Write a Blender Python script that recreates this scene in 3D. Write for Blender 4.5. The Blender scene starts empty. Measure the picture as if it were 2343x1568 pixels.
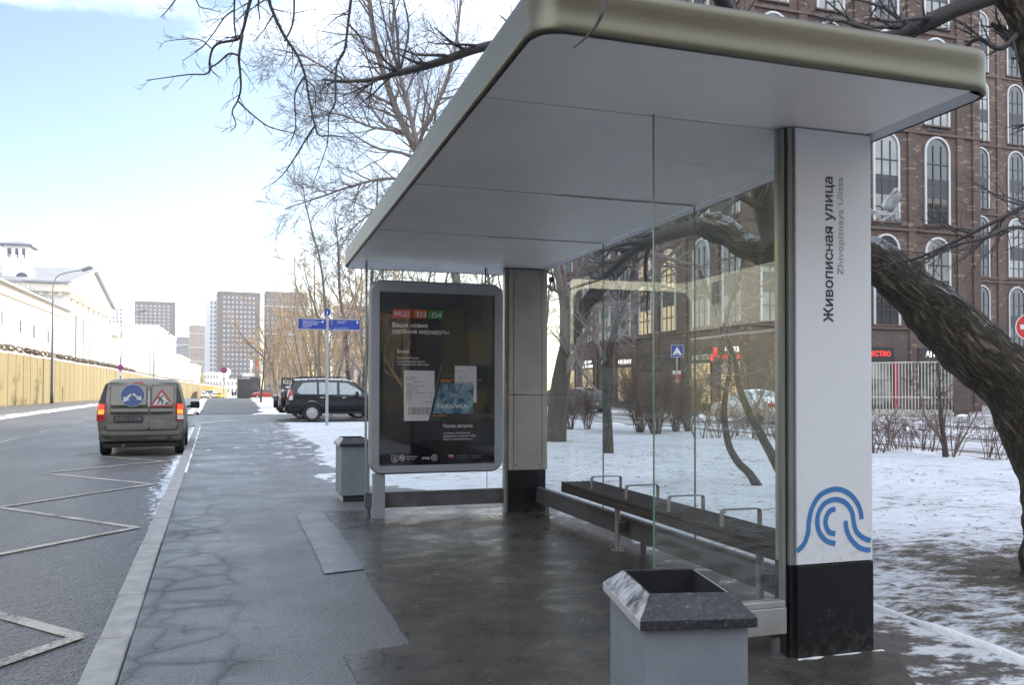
import bpy, bmesh, math, random
import numpy as np
from mathutils import Vector, Matrix, noise

# ------------------------------------------------------------------ camera
SC = bpy.context.scene
COL = SC.collection
FOC, YAW, PIT, ROL, SHY, CAMH = 1903.2, .3072, .0159, .0016, 78.6, 1.36   # pixels of a 2343 px wide picture
_F = Vector((math.sin(YAW)*math.cos(PIT), math.cos(YAW)*math.cos(PIT), math.sin(PIT)))
_R = Vector((math.cos(YAW), -math.sin(YAW), 0))
_U = _R.cross(_F)
_R, _U = (_R*math.cos(ROL) + _U*math.sin(ROL)), (-_R*math.sin(ROL) + _U*math.cos(ROL))
CAM = Vector((0, 0, CAMH))
cd = bpy.data.cameras.new('camera')
cam = bpy.data.objects.new('camera', cd)
COL.objects.link(cam)
cd.sensor_width = 36
cd.lens = FOC/2343*36
cd.shift_y = SHY/2343
cd.clip_start = .05
cd.clip_end = 6000
cam.matrix_world = Matrix((( _R.x, _U.x, -_F.x, CAM.x), (_R.y, _U.y, -_F.y, CAM.y), (_R.z, _U.z, -_F.z, CAM.z), (0, 0, 0, 1)))
SC.camera = cam

# ------------------------------------------------------------------ sky, sun, exposure
SUN_AZ, SUN_EL = 47.0, 21.0            # degrees right of +Y, degrees up
EXPOSURE = 1.74
W = bpy.data.worlds.new('World')
SC.world = W
W.use_nodes = True
wt = W.node_tree
wt.nodes.clear()
wn = lambda t: wt.nodes.new(t)
wout, wbg, sky = wn('ShaderNodeOutputWorld'), wn('ShaderNodeBackground'), wn('ShaderNodeTexSky')
sky.sky_type = 'NISHITA'
sky.sun_disc = False
sky.sun_elevation = math.radians(SUN_EL)
sky.sun_rotation = math.radians(SUN_AZ)
sky.air_density = 1.0
sky.dust_density = .7
sky.ozone_density = 1.0
wbg.inputs['Strength'].default_value = .075
# thin winter clouds, laid on a plane overhead
tc, sep = wn('ShaderNodeTexCoord'), wn('ShaderNodeSeparateXYZ')
wt.links.new(tc.outputs['Generated'], sep.inputs[0])
ad = wn('ShaderNodeMath'); ad.operation = 'ADD'; ad.inputs[1].default_value = .22
wt.links.new(sep.outputs['Z'], ad.inputs[0])
dv = []
for ax in 'XY':
    m = wn('ShaderNodeMath'); m.operation = 'DIVIDE'
    wt.links.new(sep.outputs[ax], m.inputs[0]); wt.links.new(ad.outputs[0], m.inputs[1]); dv.append(m)
cmb = wn('ShaderNodeCombineXYZ')
for i, m in enumerate(dv): wt.links.new(m.outputs[0], cmb.inputs[i])
cno = wn('ShaderNodeTexNoise'); cno.inputs['Scale'].default_value = 1.7; cno.inputs['Detail'].default_value = 6; cno.inputs['Roughness'].default_value = .55
mpn = wn('ShaderNodeMapping'); mpn.inputs['Location'].default_value = (2.6, 1.82, 0)
wt.links.new(cmb.outputs[0], mpn.inputs['Vector']); wt.links.new(mpn.outputs[0], cno.inputs['Vector'])
crp = wn('ShaderNodeValToRGB'); crp.color_ramp.elements[0].position = .47; crp.color_ramp.elements[1].position = .68
bk = wn('ShaderNodeMath'); bk.operation = 'MULTIPLY_ADD'; bk.inputs[1].default_value = -.20; bk.inputs[2].default_value = .09      # extra cloud added behind the camera to brighten the shaded side
wt.links.new(sep.outputs['Y'], bk.inputs[0])
bs0 = wn('ShaderNodeMath'); bs0.operation = 'ADD'
wt.links.new(cno.outputs['Fac'], bs0.inputs[0]); wt.links.new(bk.outputs[0], bs0.inputs[1]); wt.links.new(bs0.outputs[0], crp.inputs[0])
cmx = wn('ShaderNodeMix'); cmx.data_type = 'RGBA'
wt.links.new(crp.outputs[0], cmx.inputs['Factor'])
wt.links.new(sky.outputs[0], cmx.inputs[6])
cmx.inputs[7].default_value = (9.8, 10.6, 11.8, 1)
wt.links.new(cmx.outputs[2], wbg.inputs['Color'])
wt.links.new(wbg.outputs[0], wout.inputs['Surface'])
sl = bpy.data.lights.new('sun', 'SUN')
sl.energy = 3.6
sl.angle = math.radians(.55)
sl.color = (1, .90, .74)
sun = bpy.data.objects.new('sun', sl)
COL.objects.link(sun)
_a, _e = math.radians(SUN_AZ), math.radians(SUN_EL)
sun.rotation_euler = Vector((math.sin(_a)*math.cos(_e), math.cos(_a)*math.cos(_e), math.sin(_e))).to_track_quat('Z', 'Y').to_euler()
sun.location = (30, 30, 60)
SC.view_settings.view_transform = 'Standard'
SC.view_settings.look = 'None'
SC.view_settings.gamma = 1
SC.view_settings.exposure = EXPOSURE
SC.cycles.max_bounces = 8
SC.cycles.transparent_max_bounces = 24
SC.cycles.caustics_reflective = False
SC.cycles.caustics_refractive = False
SC.cycles.sample_clamp_indirect = 6
SC.cycles.use_denoising = True

# ------------------------------------------------------------------ helpers
random.seed(7)
R = random.Random(11)
def at(px, py, d):
    """world point seen at picture position px,py at distance d along the view axis"""
    r = _F + _R*((px - 1171.5)/FOC) - _U*((py - 784 - SHY)/FOC)
    return CAM + r*d
def onY(px, py, y):
    r = _F + _R*((px - 1171.5)/FOC) - _U*((py - 784 - SHY)/FOC)
    return CAM + r*((y - CAM.y)/r.y)
def onX(px, py, x):
    r = _F + _R*((px - 1171.5)/FOC) - _U*((py - 784 - SHY)/FOC)
    return CAM + r*((x - CAM.x)/r.x)
def onZ(px, py, z):
    r = _F + _R*((px - 1171.5)/FOC) - _U*((py - 784 - SHY)/FOC)
    return CAM + r*((z - CAM.z)/r.z)
def zg(y):                       # the street falls gently away in the distance
    return 0.0 if y < 130 else -(min(y, 300) - 130)*.0085

class MB:
    def __init__(s): s.v, s.f, s.m, s.a = [], [], [], {}
    def add(s, vs, fs, mi=0):
        o = len(s.v); s.v.extend([tuple(p) for p in vs])
        s.f.extend([tuple(i + o for i in f) for f in fs]); s.m.extend([mi]*len(fs)); return s
    def box(s, a, b, mi=0):
        x0, y0, z0 = a; x1, y1, z1 = b
        return s.add([(x0,y0,z0),(x1,y0,z0),(x1,y1,z0),(x0,y1,z0),(x0,y0,z1),(x1,y0,z1),(x1,y1,z1),(x0,y1,z1)],
                     [(0,3,2,1),(4,5,6,7),(0,1,5,4),(1,2,6,5),(2,3,7,6),(3,0,4,7)], mi)
    def prism(s, poly, o, u, v, w, mi=0):
        """polygon (a,b) in the frame o + a*u + b*v, extruded along w (from o)"""
        o, u, v, w = Vector(o), Vector(u), Vector(v), Vector(w); n = len(poly)
        A = [o + u*a + v*b for a, b in poly]
        vs = A + [p + w for p in A]
        fs = [tuple(range(n))[::-1], tuple(range(n, 2*n))] + [(i, (i+1) % n, n + (i+1) % n, n + i) for i in range(n)]
        if u.cross(v).dot(w) < 0: fs = [f[::-1] for f in fs]
        return s.add(vs, fs, mi)
    def tube(s, pts, rad, n=8, cap=True, mi=0):
        pts = [Vector(p) for p in pts]
        if not hasattr(rad, '__len__'): rad = [rad]*len(pts)
        vs, fs = [], []; up = None; arc = 0.0
        for i, p in enumerate(pts):
            d = (pts[min(i+1, len(pts)-1)] - pts[max(i-1, 0)])
            d = d.normalized() if d.length > 1e-9 else Vector((0, 0, 1))
            if up is None: up = Vector((1, 0, 0)) if abs(d.x) < .8 else Vector((0, 1, 0))
            a = (up - d*up.dot(d)); a = a.normalized() if a.length > 1e-6 else d.orthogonal().normalized()
            up = a; b = d.cross(a)
            for k in range(n):
                t = 2*math.pi*k/n
                vs.append(p + (a*math.cos(t) + b*math.sin(t))*rad[i])
                if n > 5: s.a[len(s.v)+len(vs)-1] = (math.cos(t)*rad[i], math.sin(t)*rad[i], arc)
            if i+1 < len(pts): arc += (pts[i+1]-p).length
        for i in range(len(pts)-1):
            for k in range(n):
                fs.append((i*n+k, i*n+(k+1) % n, (i+1)*n+(k+1) % n, (i+1)*n+k))
        if cap:
            fs.append(tuple(range(n))[::-1]); fs.append(tuple(range((len(pts)-1)*n, len(pts)*n)))
        return s.add(vs, fs, mi)
    def lathe(s, prof, c, n=20, axis='z', mi=0, cap=True):
        c = Vector(c); vs, fs = [], []
        for r, h in prof:
            for k in range(n):
                t = 2*math.pi*k/n; x, y = r*math.cos(t), r*math.sin(t)
                vs.append(c + (Vector((x, y, h)) if axis == 'z' else Vector((h, x, y)) if axis == 'x' else Vector((y, h, x))))
        for i in range(len(prof)-1):
            for k in range(n): fs.append((i*n+k, i*n+(k+1) % n, (i+1)*n+(k+1) % n, (i+1)*n+k))
        if cap: fs.append(tuple(range(n))[::-1]); fs.append(tuple(range((len(prof)-1)*n, len(prof)*n)))
        return s.add(vs, fs, mi)
    def build(s, name, mat, parent=None, smooth=False, bevel=0, seg=2, fix=False):
        me = bpy.data.meshes.new(name)
        me.from_pydata(s.v, [], s.f)
        for m in (mat if isinstance(mat, (list, tuple)) else [mat]): me.materials.append(m)
        if any(s.m): me.polygons.foreach_set('material_index', s.m)
        if smooth: me.polygons.foreach_set('use_smooth', [True]*len(me.polygons))
        if fix:
            bm = bmesh.new(); bm.from_mesh(me); bmesh.ops.remove_doubles(bm, verts=bm.verts, dist=1e-5)
            bmesh.ops.recalc_face_normals(bm, faces=bm.faces); bm.to_mesh(me); bm.free()
        if s.a and not fix:              # coordinates that run along the limbs, for the bark
            at_ = me.attributes.new('bark', 'FLOAT_VECTOR', 'POINT'); at_.data.foreach_set('vector', [c for i in range(len(s.v)) for c in s.a.get(i, s.v[i])])
        me.update()
        o = bpy.data.objects.new(name, me); COL.objects.link(o)
        if parent is not None: o.parent = parent
        if bevel:
            b = o.modifiers.new('bevel', 'BEVEL'); b.width = bevel; b.segments = seg; b.limit_method = 'ANGLE'; b.angle_limit = math.radians(40)
            b.harden_normals = False
        return o
def tag(o, label=None, cat=None, group=None, kind=None):
    if label: o['label'] = label
    if cat: o['category'] = cat
    if group: o['group'] = group
    if kind: o['kind'] = kind
    return o
def empty(name, loc=(0, 0, 0), rz=0, **k):
    o = bpy.data.objects.new(name, None); COL.objects.link(o)
    o.location = loc; o.rotation_euler = (0, 0, rz); o.empty_display_size = .2
    return tag(o, **k)
def copy_tree(o, parent=None):
    c = o.copy(); COL.objects.link(c)
    if parent is not None: c.parent = parent
    for ch in list(o.children): copy_tree(ch, c)
    return c

def smooth_path(pts, k=6):
    P = [Vector(p) for p in pts]; P = [P[0]*2 - P[1]] + P + [P[-1]*2 - P[-2]]; out = []
    for i in range(1, len(P)-2):
        a, b, c, d = P[i-1:i+3]
        for j in range(k):
            t = j/k
            out.append(.5*((2*b) + (c-a)*t + (2*a-5*b+4*c-d)*t*t + (-a+3*b-3*c+d)*t**3))
    out.append(P[-2]); return out

def text(name, s, mat, parent, o, u, v, size, depth=.001, bold=0.0, width=None, align='LEFT', shear=0):
    """flat lettering: origin o, writing direction u, letter-up v; size is the cap height in metres"""
    cu = bpy.data.curves.new(name, 'FONT'); cu.body = s.replace('н', 'h') if any('а' <= c_ <= 'я' for c_ in s) else s; cu.size = size/.73; cu.extrude = depth; cu.offset = 0
    cu.align_x = align; cu.resolution_u = 3; cu.shear = shear; cu.space_line = 1.0
    cu.small_caps_scale = .745                 # the font's own 'н' tessellates badly: a small capital H is the same letter
    for i_, c_ in enumerate(s):
        if c_ == 'н' and cu.body[i_] == 'h': cu.body_format[i_].use_small_caps = True
    tmp = bpy.data.objects.new(name, cu); COL.objects.link(tmp)
    dg = bpy.context.evaluated_depsgraph_get()
    me = bpy.data.meshes.new_from_object(tmp.evaluated_get(dg)); bpy.data.objects.remove(tmp)
    if bold:                      # heavier strokes: the same outline laid again, a hair to each side
        b_ = bmesh.new(); b_.from_mesh(me)
        for i, (dx, dy) in enumerate(((-1, 0), (1, 0), (0, -.7), (0, .7), (-.7, .5), (.7, -.5))):
            t_ = me.copy(); t_.transform(Matrix.Translation((dx*bold*size, dy*bold*size, -depth*.12*(i+1)))); b_.from_mesh(t_); bpy.data.meshes.remove(t_)
        b_.to_mesh(me); b_.free()
    u, v = Vector(u).normalized(), Vector(v).normalized(); w = u.cross(v)
    k = 1
    if width and len(me.vertices):
        xs = [p.co.x for p in me.vertices]; k = width/max(1e-6, max(xs) - min(xs))
    M = Matrix(((u.x*k, v.x, w.x, o[0]), (u.y*k, v.y, w.y, o[1]), (u.z*k, v.z, w.z, o[2]), (0, 0, 0, 1)))
    me.transform(M); me.materials.clear(); me.materials.append(mat)
    ob = bpy.data.objects.new(name, me); COL.objects.link(ob)
    if parent is not None: ob.parent = parent
    return ob
# ------------------------------------------------------------------ materials
def new_mat(name):
    m = bpy.data.materials.new(name); m.use_nodes = True
    nt = m.node_tree; return m, nt, nt.nodes['Principled BSDF']
class N:
    """tiny node helper"""
    def __init__(s, nt): s.nt = nt
    def n(s, t, **k):
        x = s.nt.nodes.new(t)
        for a, b in k.items(): setattr(x, a, b)
        return x
    def l(s, a, b): s.nt.links.new(a, b)
    def noise(s, vec, scale, detail=4, rough=.55, dist=0):
        x = s.n('ShaderNodeTexNoise'); x.inputs['Scale'].default_value = scale; x.inputs['Detail'].default_value = detail
        x.inputs['Roughness'].default_value = rough; x.inputs['Distortion'].default_value = dist
        if vec is not None: s.l(vec, x.inputs['Vector'])
        return x.outputs['Fac']
    def ramp(s, fac, *stops):
        x = s.n('ShaderNodeValToRGB'); e = x.color_ramp.elements
        while len(e) < len(stops): e.new(.5)
        for el, (p, c) in zip(e, stops):
            el.position = p; el.color = (c, c, c, 1) if not hasattr(c, '__len__') else (*c, 1)
        s.l(fac, x.inputs[0]); return x.outputs[0]
    def mix(s, fac, a, b, mode='MIX'):
        x = s.n('ShaderNodeMix', data_type='RGBA', blend_type=mode)
        for v, i in ((fac, 0), (a, 6), (b, 7)):
            if hasattr(v, 'node'): s.l(v, x.inputs[i])
            elif i == 0: x.inputs[0].default_value = v
            else: x.inputs[i].default_value = (*v, 1) if hasattr(v, '__len__') else (v, v, v, 1)
        return x.outputs[2]
    def math(s, op, a, b=0.0, c=None):
        x = s.n('ShaderNodeMath', operation=op)
        for i, v in enumerate((a, b) + (() if c is None else (c,))):
            if hasattr(v, 'node'): s.l(v, x.inputs[i])
            else: x.inputs[i].default_value = v
        return x.outputs[0]
    def mapping(s, vec, scale=(1, 1, 1), rot=(0, 0, 0), loc=(0, 0, 0)):
        x = s.n('ShaderNodeMapping'); x.inputs['Scale'].default_value = scale; x.inputs['Rotation'].default_value = rot; x.inputs['Location'].default_value = loc
        s.l(vec, x.inputs['Vector']); return x.outputs[0]
    def bump(s, h, strength=.3, dist=.02, normal=None):
        x = s.n('ShaderNodeBump'); x.inputs['Strength'].default_value = strength; x.inputs['Distance'].default_value = dist
        s.l(h, x.inputs['Height'])
        if normal is not None: s.l(normal, x.inputs['Normal'])
        return x.outputs[0]
    def pos(s): return s.n('ShaderNodeNewGeometry').outputs['Position']
    def obj(s): return s.n('ShaderNodeTexCoord').outputs['Object']
    def xyz(s, v):
        x = s.n('ShaderNodeSeparateXYZ'); s.l(v, x.inputs[0]); return x.outputs
def simple(name, col, rough=.5, metal=0, var=.15, scale=8, bump=0, bscale=60, spec=None, emit=None, es=1, world=False, snow=0):
    m, nt, b = new_mat(name); k = N(nt); v = k.pos() if world else k.obj()
    f = k.noise(v, scale, 5)
    c = k.mix(k.ramp(f, (.3, 0.0), (.7, 1.0)), tuple(x*(1-var) for x in col), tuple(min(1, x*(1+var)) for x in col))
    b.inputs['Roughness'].default_value = rough; b.inputs['Metallic'].default_value = metal
    if var > 0: k.l(k.ramp(f, (.3, max(0, rough-.08)), (.7, min(1, rough+.08))), b.inputs['Roughness'])
    if spec is not None: b.inputs['Specular IOR Level'].default_value = spec
    if bump: k.l(k.bump(k.noise(v, bscale, 3), bump, .01), b.inputs['Normal'])
    if snow:   # snow lying on upward faces
        nz = k.xyz(k.n('ShaderNodeNewGeometry').outputs['Normal'])[2]
        fz = k.math('ADD', nz, k.math('MULTIPLY', k.math('SUBTRACT', k.noise(v, 9, 5), .5), .9))
        sf = k.ramp(fz, (1-snow, 0.0), (min(1, 1-snow+.12), 1.0))
        c = k.mix(sf, c, (.80, .82, .85)); k.l(k.mix(sf, rough, .8), b.inputs['Roughness']); k.l(k.math('MULTIPLY', k.math('SUBTRACT', 1, sf), metal), b.inputs['Metallic'])
    k.l(c, b.inputs['Base Color'])
    if emit:
        b.inputs['Emission Color'].default_value = (*emit, 1); b.inputs['Emission Strength'].default_value = es
    return m
M = {}
def P(name, *a, **k): M[name] = simple(name, *a, **k); return M[name]
P('leaf_litter', (.075, .055, .038), .9, var=.4, scale=3)
P('white_panel', (.72, .74, .78), .38, var=.05, scale=2.2)
P('edge_steel', (.24, .25, .24), .45, .35, var=.1, scale=3)
P('black_base', (.0055, .006, .008), .55, var=.3, scale=14, bump=.1, spec=.3)
P('steel', (.42, .42, .41), .4, .5, var=.12, scale=5)
P('steel_dull', (.105, .107, .112), .55, .1, var=.25, scale=9)
P('alu_stone', (.40, .38, .355), .42, .35, var=.1, scale=4)
P('soffit', (.88, .845, .79), .45, 0, var=.05, scale=2)
P('soffit_rim', (.52, .52, .55), .45, .2, var=.05, scale=2)
P('dark_gap', (.015, .015, .017), .7, var=0)
P('frame_grey', (.36, .38, .43), .4, .3, var=.04)
P('letter_dark', (.045, .045, .06), .5, var=0)
P('letter_grey', (.36, .38, .42), .5, var=0)
P('logo_blue', (.055, .19, .46), .4, var=.03)
P('bench_wood', (.020, .015, .014), .5, var=.35, scale=20, bump=.15, bscale=40)
P('bench_metal', (.34, .33, .33), .42, .7, var=.1)
P('black_plastic', (.012, .012, .013), .45, var=.2)
P('rubber', (.018, .018, .019), .8, var=.3, scale=20, bump=.2)
P('concrete_kerb', (.30, .295, .29), .8, var=.22, scale=6, bump=.35, bscale=40, world=True)
P('white_paint_old', (.50, .48, .43), .7, var=.25, scale=5, bump=.3, bscale=90, world=True)
P('cream_wall', (.72, .68, .58), .85, var=.08, scale=.6, world=True)
P('white_wall', (.76, .75, .72), .85, var=.05, scale=.6, world=True)
P('olive_wall', (.075, .066, .042), .85, var=.12, scale=.3, world=True)
P('yellow_wall', (.70, .58, .32), .85, var=.08, scale=.5, world=True)
P('grey_roof', (.30, .31, .33), .7, var=.15, scale=.5, world=True, snow=.0)
P('dark_window', (.035, .045, .06), .08, var=.2, scale=2, spec=.8)
P('lamp_metal', (.17, .18, .20), .5, .5, var=.1)
P('van_white', (.40, .40, .385), .6, var=.15)
P('van_red', (.30, .04, .04), .6, var=.2)
P('van_blue', (.035, .062, .17), .6, var=.2)
P('sign_blue', (.025, .055, .30), .4, var=.05)
P('sign_red', (.55, .035, .04), .4, var=.05)
P('sign_white', (.75, .75, .75), .45, var=.04)
P('poster_white', (.62, .60, .62), .5, var=.05)
P('poster_text', (.72, .71, .74), .5, var=0)
P('poster_dim', (.30, .30, .32), .5, var=0)
P('poster_ink', (.12, .12, .13), .5, var=0)
P('poster_red', (.52, .045, .045), .5, var=0)
P('poster_orange', (.52, .12, .035), .5, var=0)
P('poster_green', (.04, .22, .07), .5, var=0)
P('crimson', (.45, .02, .03), .5, var=0)
P('van_dark', (.016, .016, .016), .55, var=.25)
P('car_black', (.016, .018, .022), .22, var=.2, snow=.14)
P('car_dark', (.03, .032, .038), .3, var=.2, snow=.14)
P('car_snowy', (.14, .15, .17), .35, var=.2, snow=.42)
P('car_white', (.55, .55, .56), .35, var=.1, snow=.3)
P('car_red', (.42, .05, .045), .3, var=.1, snow=.12)
P('car_beige', (.42, .37, .30), .35, var=.1, snow=.2)
P('car_glass', (.05, .06, .065), .08, var=.1, spec=.8)
P('car_glass_frost', (.30, .35, .36), .3, var=.4, scale=24)
P('chrome', (.62, .62, .63), .18, 1, var=.05)
P('rim_alloy', (.55, .55, .56), .3, .8, var=.08)
P('light_red', (.35, .01, .012), .15, var=.1, spec=.7)
P('light_clear', (.55, .56, .58), .15, var=.1, spec=.7)
P('taxi_yellow', (.70, .45, .03), .4, var=.1)
P('brown_tower', (.098, .086, .086), .8, var=.08, scale=.1, world=True)
P('grey_tower', (.10, .105, .13), .8, var=.08, scale=.1, world=True)
P('rear_brick', (.10, .08, .062), .85, var=.12, scale=.3, world=True)
P('tan_tower', (.26, .21, .18), .8, var=.08, scale=.1, world=True)
P('white_tower', (.55, .56, .60), .8, var=.04, scale=.1, world=True)
P('pane_far', (.16, .18, .21), .25, var=.15, scale=.3, world=True, spec=.6)
P('pane_far_light', (.27, .29, .32), .3, var=.15, scale=.3, world=True)
P('kiosk_black', (.028, .030, .036), .5, var=.1)
P('cloth_dark', (.03, .03, .036), .8, var=.2)
P('skin', (.45, .27, .19), .6, var=.05)
P('flag_red', (.5, .06, .05), .7, var=.05)
P('bag_plastic', (.55, .57, .60), .4, var=.12)
P('metal_fence', (.52, .50, .47), .45, .3, var=.08)
P('stone_grey', (.36, .36, .37), .8, var=.15, bump=.2, snow=.3)
P('window_white', (.52, .52, .53), .6, var=.05)
P('mullion_dark', (.03, .034, .04), .4, var=.1)
P('shop_black', (.02, .02, .023), .5, var=.1)
P('shutter_dark', (.028, .026, .026), .6, var=.15)
P('barb', (.085, .060, .042), .8, var=.3, scale=4)
def emitter(name, col, s):
    m, nt, b = new_mat(name); b.inputs['Base Color'].default_value = (*[c*.5 for c in col], 1)
    b.inputs['Emission Color'].default_value = (*col, 1); b.inputs['Emission Strength'].default_value = s
    M[name] = m
emitter('glow_red', (1, .05, .04), .5)
emitter('glow_white', (1, .98, .95), .5)
emitter('lit_red', (1, .06, .03), .42)
emitter('lit_amber', (1, .33, .05), .42)
# lit shop interior: shelves and posters behind the pane
m, nt, b = new_mat('shop_lit'); k = N(nt); v = k.obj()
br = k.n('ShaderNodeTexBrick'); br.inputs['Scale'].default_value = 1.4; br.inputs['Color1'].default_value = (.95, .70, .34, 1); br.inputs['Color2'].default_value = (.55, .36, .16, 1); br.inputs['Mortar'].default_value = (.25, .17, .09, 1); br.inputs['Mortar Size'].default_value = .03
mp = k.n('ShaderNodeCombineXYZ'); q = k.xyz(v); k.l(k.math('ADD', q[0], q[1]), mp.inputs[0]); k.l(q[2], mp.inputs[1]); k.l(mp.outputs[0], br.inputs['Vector'])
c = k.mix(k.ramp(k.noise(v, 1.6, 4), (.35, 0.0), (.65, 1.0)), br.outputs[0], (.30, .24, .17))
k.l(c, b.inputs['Base Color']); k.l(c, b.inputs['Emission Color']); b.inputs['Emission Strength'].default_value = .17; b.inputs['Roughness'].default_value = .12
M['shop_lit'] = m
# lit flat windows
emitter('flat_lit', (1, .76, .42), .13)
# building window glass: dark, mirror-like, with curtains
m, nt, b = new_mat('facade_glass'); k = N(nt); v = k.pos()
f = k.ramp(k.noise(v, .45, 2), (.45, 0.0), (.55, 1.0))
q = k.xyz(v); cv = k.n('ShaderNodeCombineXYZ'); k.l(k.math('MULTIPLY', k.math('ADD', q[0], q[1]), 3.2), cv.inputs[0]); k.l(k.math('MULTIPLY', q[2], .12), cv.inputs[1])
cur = k.ramp(k.noise(cv.outputs[0], 1.6, 4, .7), (.40, 0.0), (.60, 1.0))
k.l(k.mix(f, (.035, .045, .05), k.mix(cur, (.10, .115, .115), (.34, .35, .33))), b.inputs['Base Color']); b.inputs['Roughness'].default_value = .04; b.inputs['IOR'].default_value = 1.9
k.l(k.bump(k.noise(v, .8, 2), .08, .05), b.inputs['Normal']); M['facade_glass'] = m
# shelter glass: clear pane, mirror reflection by angle, a film of road dust
def glass(name, dust=.05, tint=(.93, .955, .94)):
    m, nt, b = new_mat(name); nt.nodes.remove(b); k = N(nt)
    out = [x for x in nt.nodes if x.type == 'OUTPUT_MATERIAL'][0]
    tr, gl, df = k.n('ShaderNodeBsdfTransparent'), k.n('ShaderNodeBsdfGlossy'), k.n('ShaderNodeBsdfDiffuse')
    tr.inputs[0].default_value = (*tint, 1); gl.inputs['Roughness'].default_value = .0; gl.inputs['Color'].default_value = (.9, .95, .93, 1); df.inputs[0].default_value = (.5, .5, .47, 1)
    ge = k.n('ShaderNodeNewGeometry'); dt = k.n('ShaderNodeVectorMath', operation='DOT_PRODUCT'); k.l(ge.outputs['Normal'], dt.inputs[0]); k.l(ge.outputs['Incoming'], dt.inputs[1])
    sch = k.math('ADD', .034, k.math('MULTIPLY', .94, k.math('POWER', k.math('SUBTRACT', 1, k.math('ABSOLUTE', dt.outputs['Value'])), 5)))
    m1, m2 = k.n('ShaderNodeMixShader'), k.n('ShaderNodeMixShader')
    v = k.obj(); s = k.ramp(k.noise(k.mapping(v, (1.5, 1.5, .6)), 3, 5, .65), (.35, dust*.3), (.75, dust))
    k.l(s, m1.inputs[0]); k.l(tr.outputs[0], m1.inputs[1]); k.l(df.outputs[0], m1.inputs[2])
    k.l(sch, m2.inputs[0]); k.l(m1.outputs[0], m2.inputs[1]); k.l(gl.outputs[0], m2.inputs[2])
    k.l(m2.outputs[0], out.inputs['Surface']); M[name] = m
glass('clear_glass', .035, (.965, .98, .972))
glass('poster_glass', .0, (1, 1, 1))
P('glass_edge', (.10, .22, .18), .25, var=.1, spec=.8)
# brick of the big apartment block
def brick(name, a, b_, mortar, spots=True):
    m, nt, b = new_mat(name); k = N(nt); q = k.xyz(k.pos())
    cb = k.n('ShaderNodeCombineXYZ'); k.l(k.math('ADD', q[0], q[1]), cb.inputs[0]); k.l(q[2], cb.inputs[1])
    br = k.n('ShaderNodeTexBrick'); br.inputs['Scale'].default_value = 1; br.inputs['Brick Width'].default_value = .38; br.inputs['Row Height'].default_value = .11
    br.inputs['Mortar Size'].default_value = .008; br.inputs['Color1'].default_value = (*a, 1); br.inputs['Color2'].default_value = (*b_, 1); br.inputs['Mortar'].default_value = (*mortar, 1); br.inputs['Bias'].default_value = -.2
    k.l(cb.outputs[0], br.inputs['Vector'])
    c = k.mix(k.ramp(k.noise(cb.outputs[0], .5, 4), (.3, .75), (.7, 1.15)), br.outputs[0], br.outputs[0], 'MIX')
    big = k.ramp(k.noise(cb.outputs[0], .35, 5), (.3, .72), (.7, 1.2))
    c = k.mix(1.0, br.outputs[0], big, 'MULTIPLY')
    if spots:   # single pale bricks scattered through the courses
        b2 = k.n('ShaderNodeTexBrick'); b2.inputs['Scale'].default_value = 1; b2.inputs['Brick Width'].default_value = .38; b2.inputs['Row Height'].default_value = .11; b2.inputs['Mortar Size'].default_value = 0
        b2.inputs['Color1'].default_value = (0, 0, 0, 1); b2.inputs['Color2'].default_value = (1, 1, 1, 1); b2.inputs['Mortar'].default_value = (0, 0, 0, 1)
        k.l(cb.outputs[0], b2.inputs['Vector'])
        zf = k.ramp(q[2], (0.0, 0.0), (1.0, 1.0))
        hi = k.n('ShaderNodeMapRange'); hi.inputs[1].default_value = 10; hi.inputs[2].default_value = 20; hi.inputs[3].default_value = .95; hi.inputs[4].default_value = .86
        k.l(q[2], hi.inputs[0])
        c = k.mix(k.math('GREATER_THAN', b2.outputs[0], hi.outputs[0]), c, (.21, .165, .12))
    k.l(c, b.inputs['Base Color']); b.inputs['Roughness'].default_value = .85
    k.l(k.bump(br.outputs['Fac'], -.3, .02), b.inputs['Normal']); M[name] = m
brick('brick_dark', (.092, .062, .052), (.142, .096, .078), (.105, .084, .073))
brick('brick_base', (.10, .075, .067), (.14, .10, .088), (.10, .083, .075), False)
P('brick_trim', (.12, .08, .066), .8, var=.12, scale=1, world=True)
# aluminium roof edge, brushed along its length
m, nt, b = new_mat('roof_edge'); k = N(nt); v = k.obj()
f = k.noise(k.mapping(v, (2, 2, 60)), 3, 4)
k.l(k.mix(f, (.14, .133, .102), (.17, .162, .126)), b.inputs['Base Color']); b.inputs['Metallic'].default_value = .9
k.l(k.ramp(f, (.3, .38), (.7, .45)), b.inputs['Roughness']); M['roof_edge'] = m
# poster backing: dark print behind glass
P('poster_dark', (.022, .019, .024), .06, var=.3, scale=1.5, spec=.9)
m, nt, b = new_mat('card_blue'); k = N(nt); v = k.obj()
f = k.noise(v, 9, 5, .6, 1.2)
k.l(k.mix(k.ramp(f, (.35, 0.0), (.66, 1.0)), (.015, .06, .14), (.26, .42, .50)), b.inputs['Base Color']); b.inputs['Roughness'].default_value = .2; M['card_blue'] = m
# dusty van paint: beige-grey with road grime towards the bottom and in blotches
m, nt, b = new_mat('van_paint'); k = N(nt); v = k.obj(); q = k.xyz(v)
f = k.noise(v, 5, 6, .6)
g = k.math('ADD', k.math('MULTIPLY', k.math('SUBTRACT', f, .5), .5), k.math('SUBTRACT', 1.15, q[2]))
c = k.mix(k.ramp(g, (.0, 0.0), (.75, 1.0)), (.215, .20, .17), (.052, .048, .040))
k.l(c, b.inputs['Base Color']); b.inputs['Roughness'].default_value = .55; k.l(k.bump(k.noise(v, 90, 3), .1, .004), b.inputs['Normal']); M['van_paint'] = m
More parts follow.
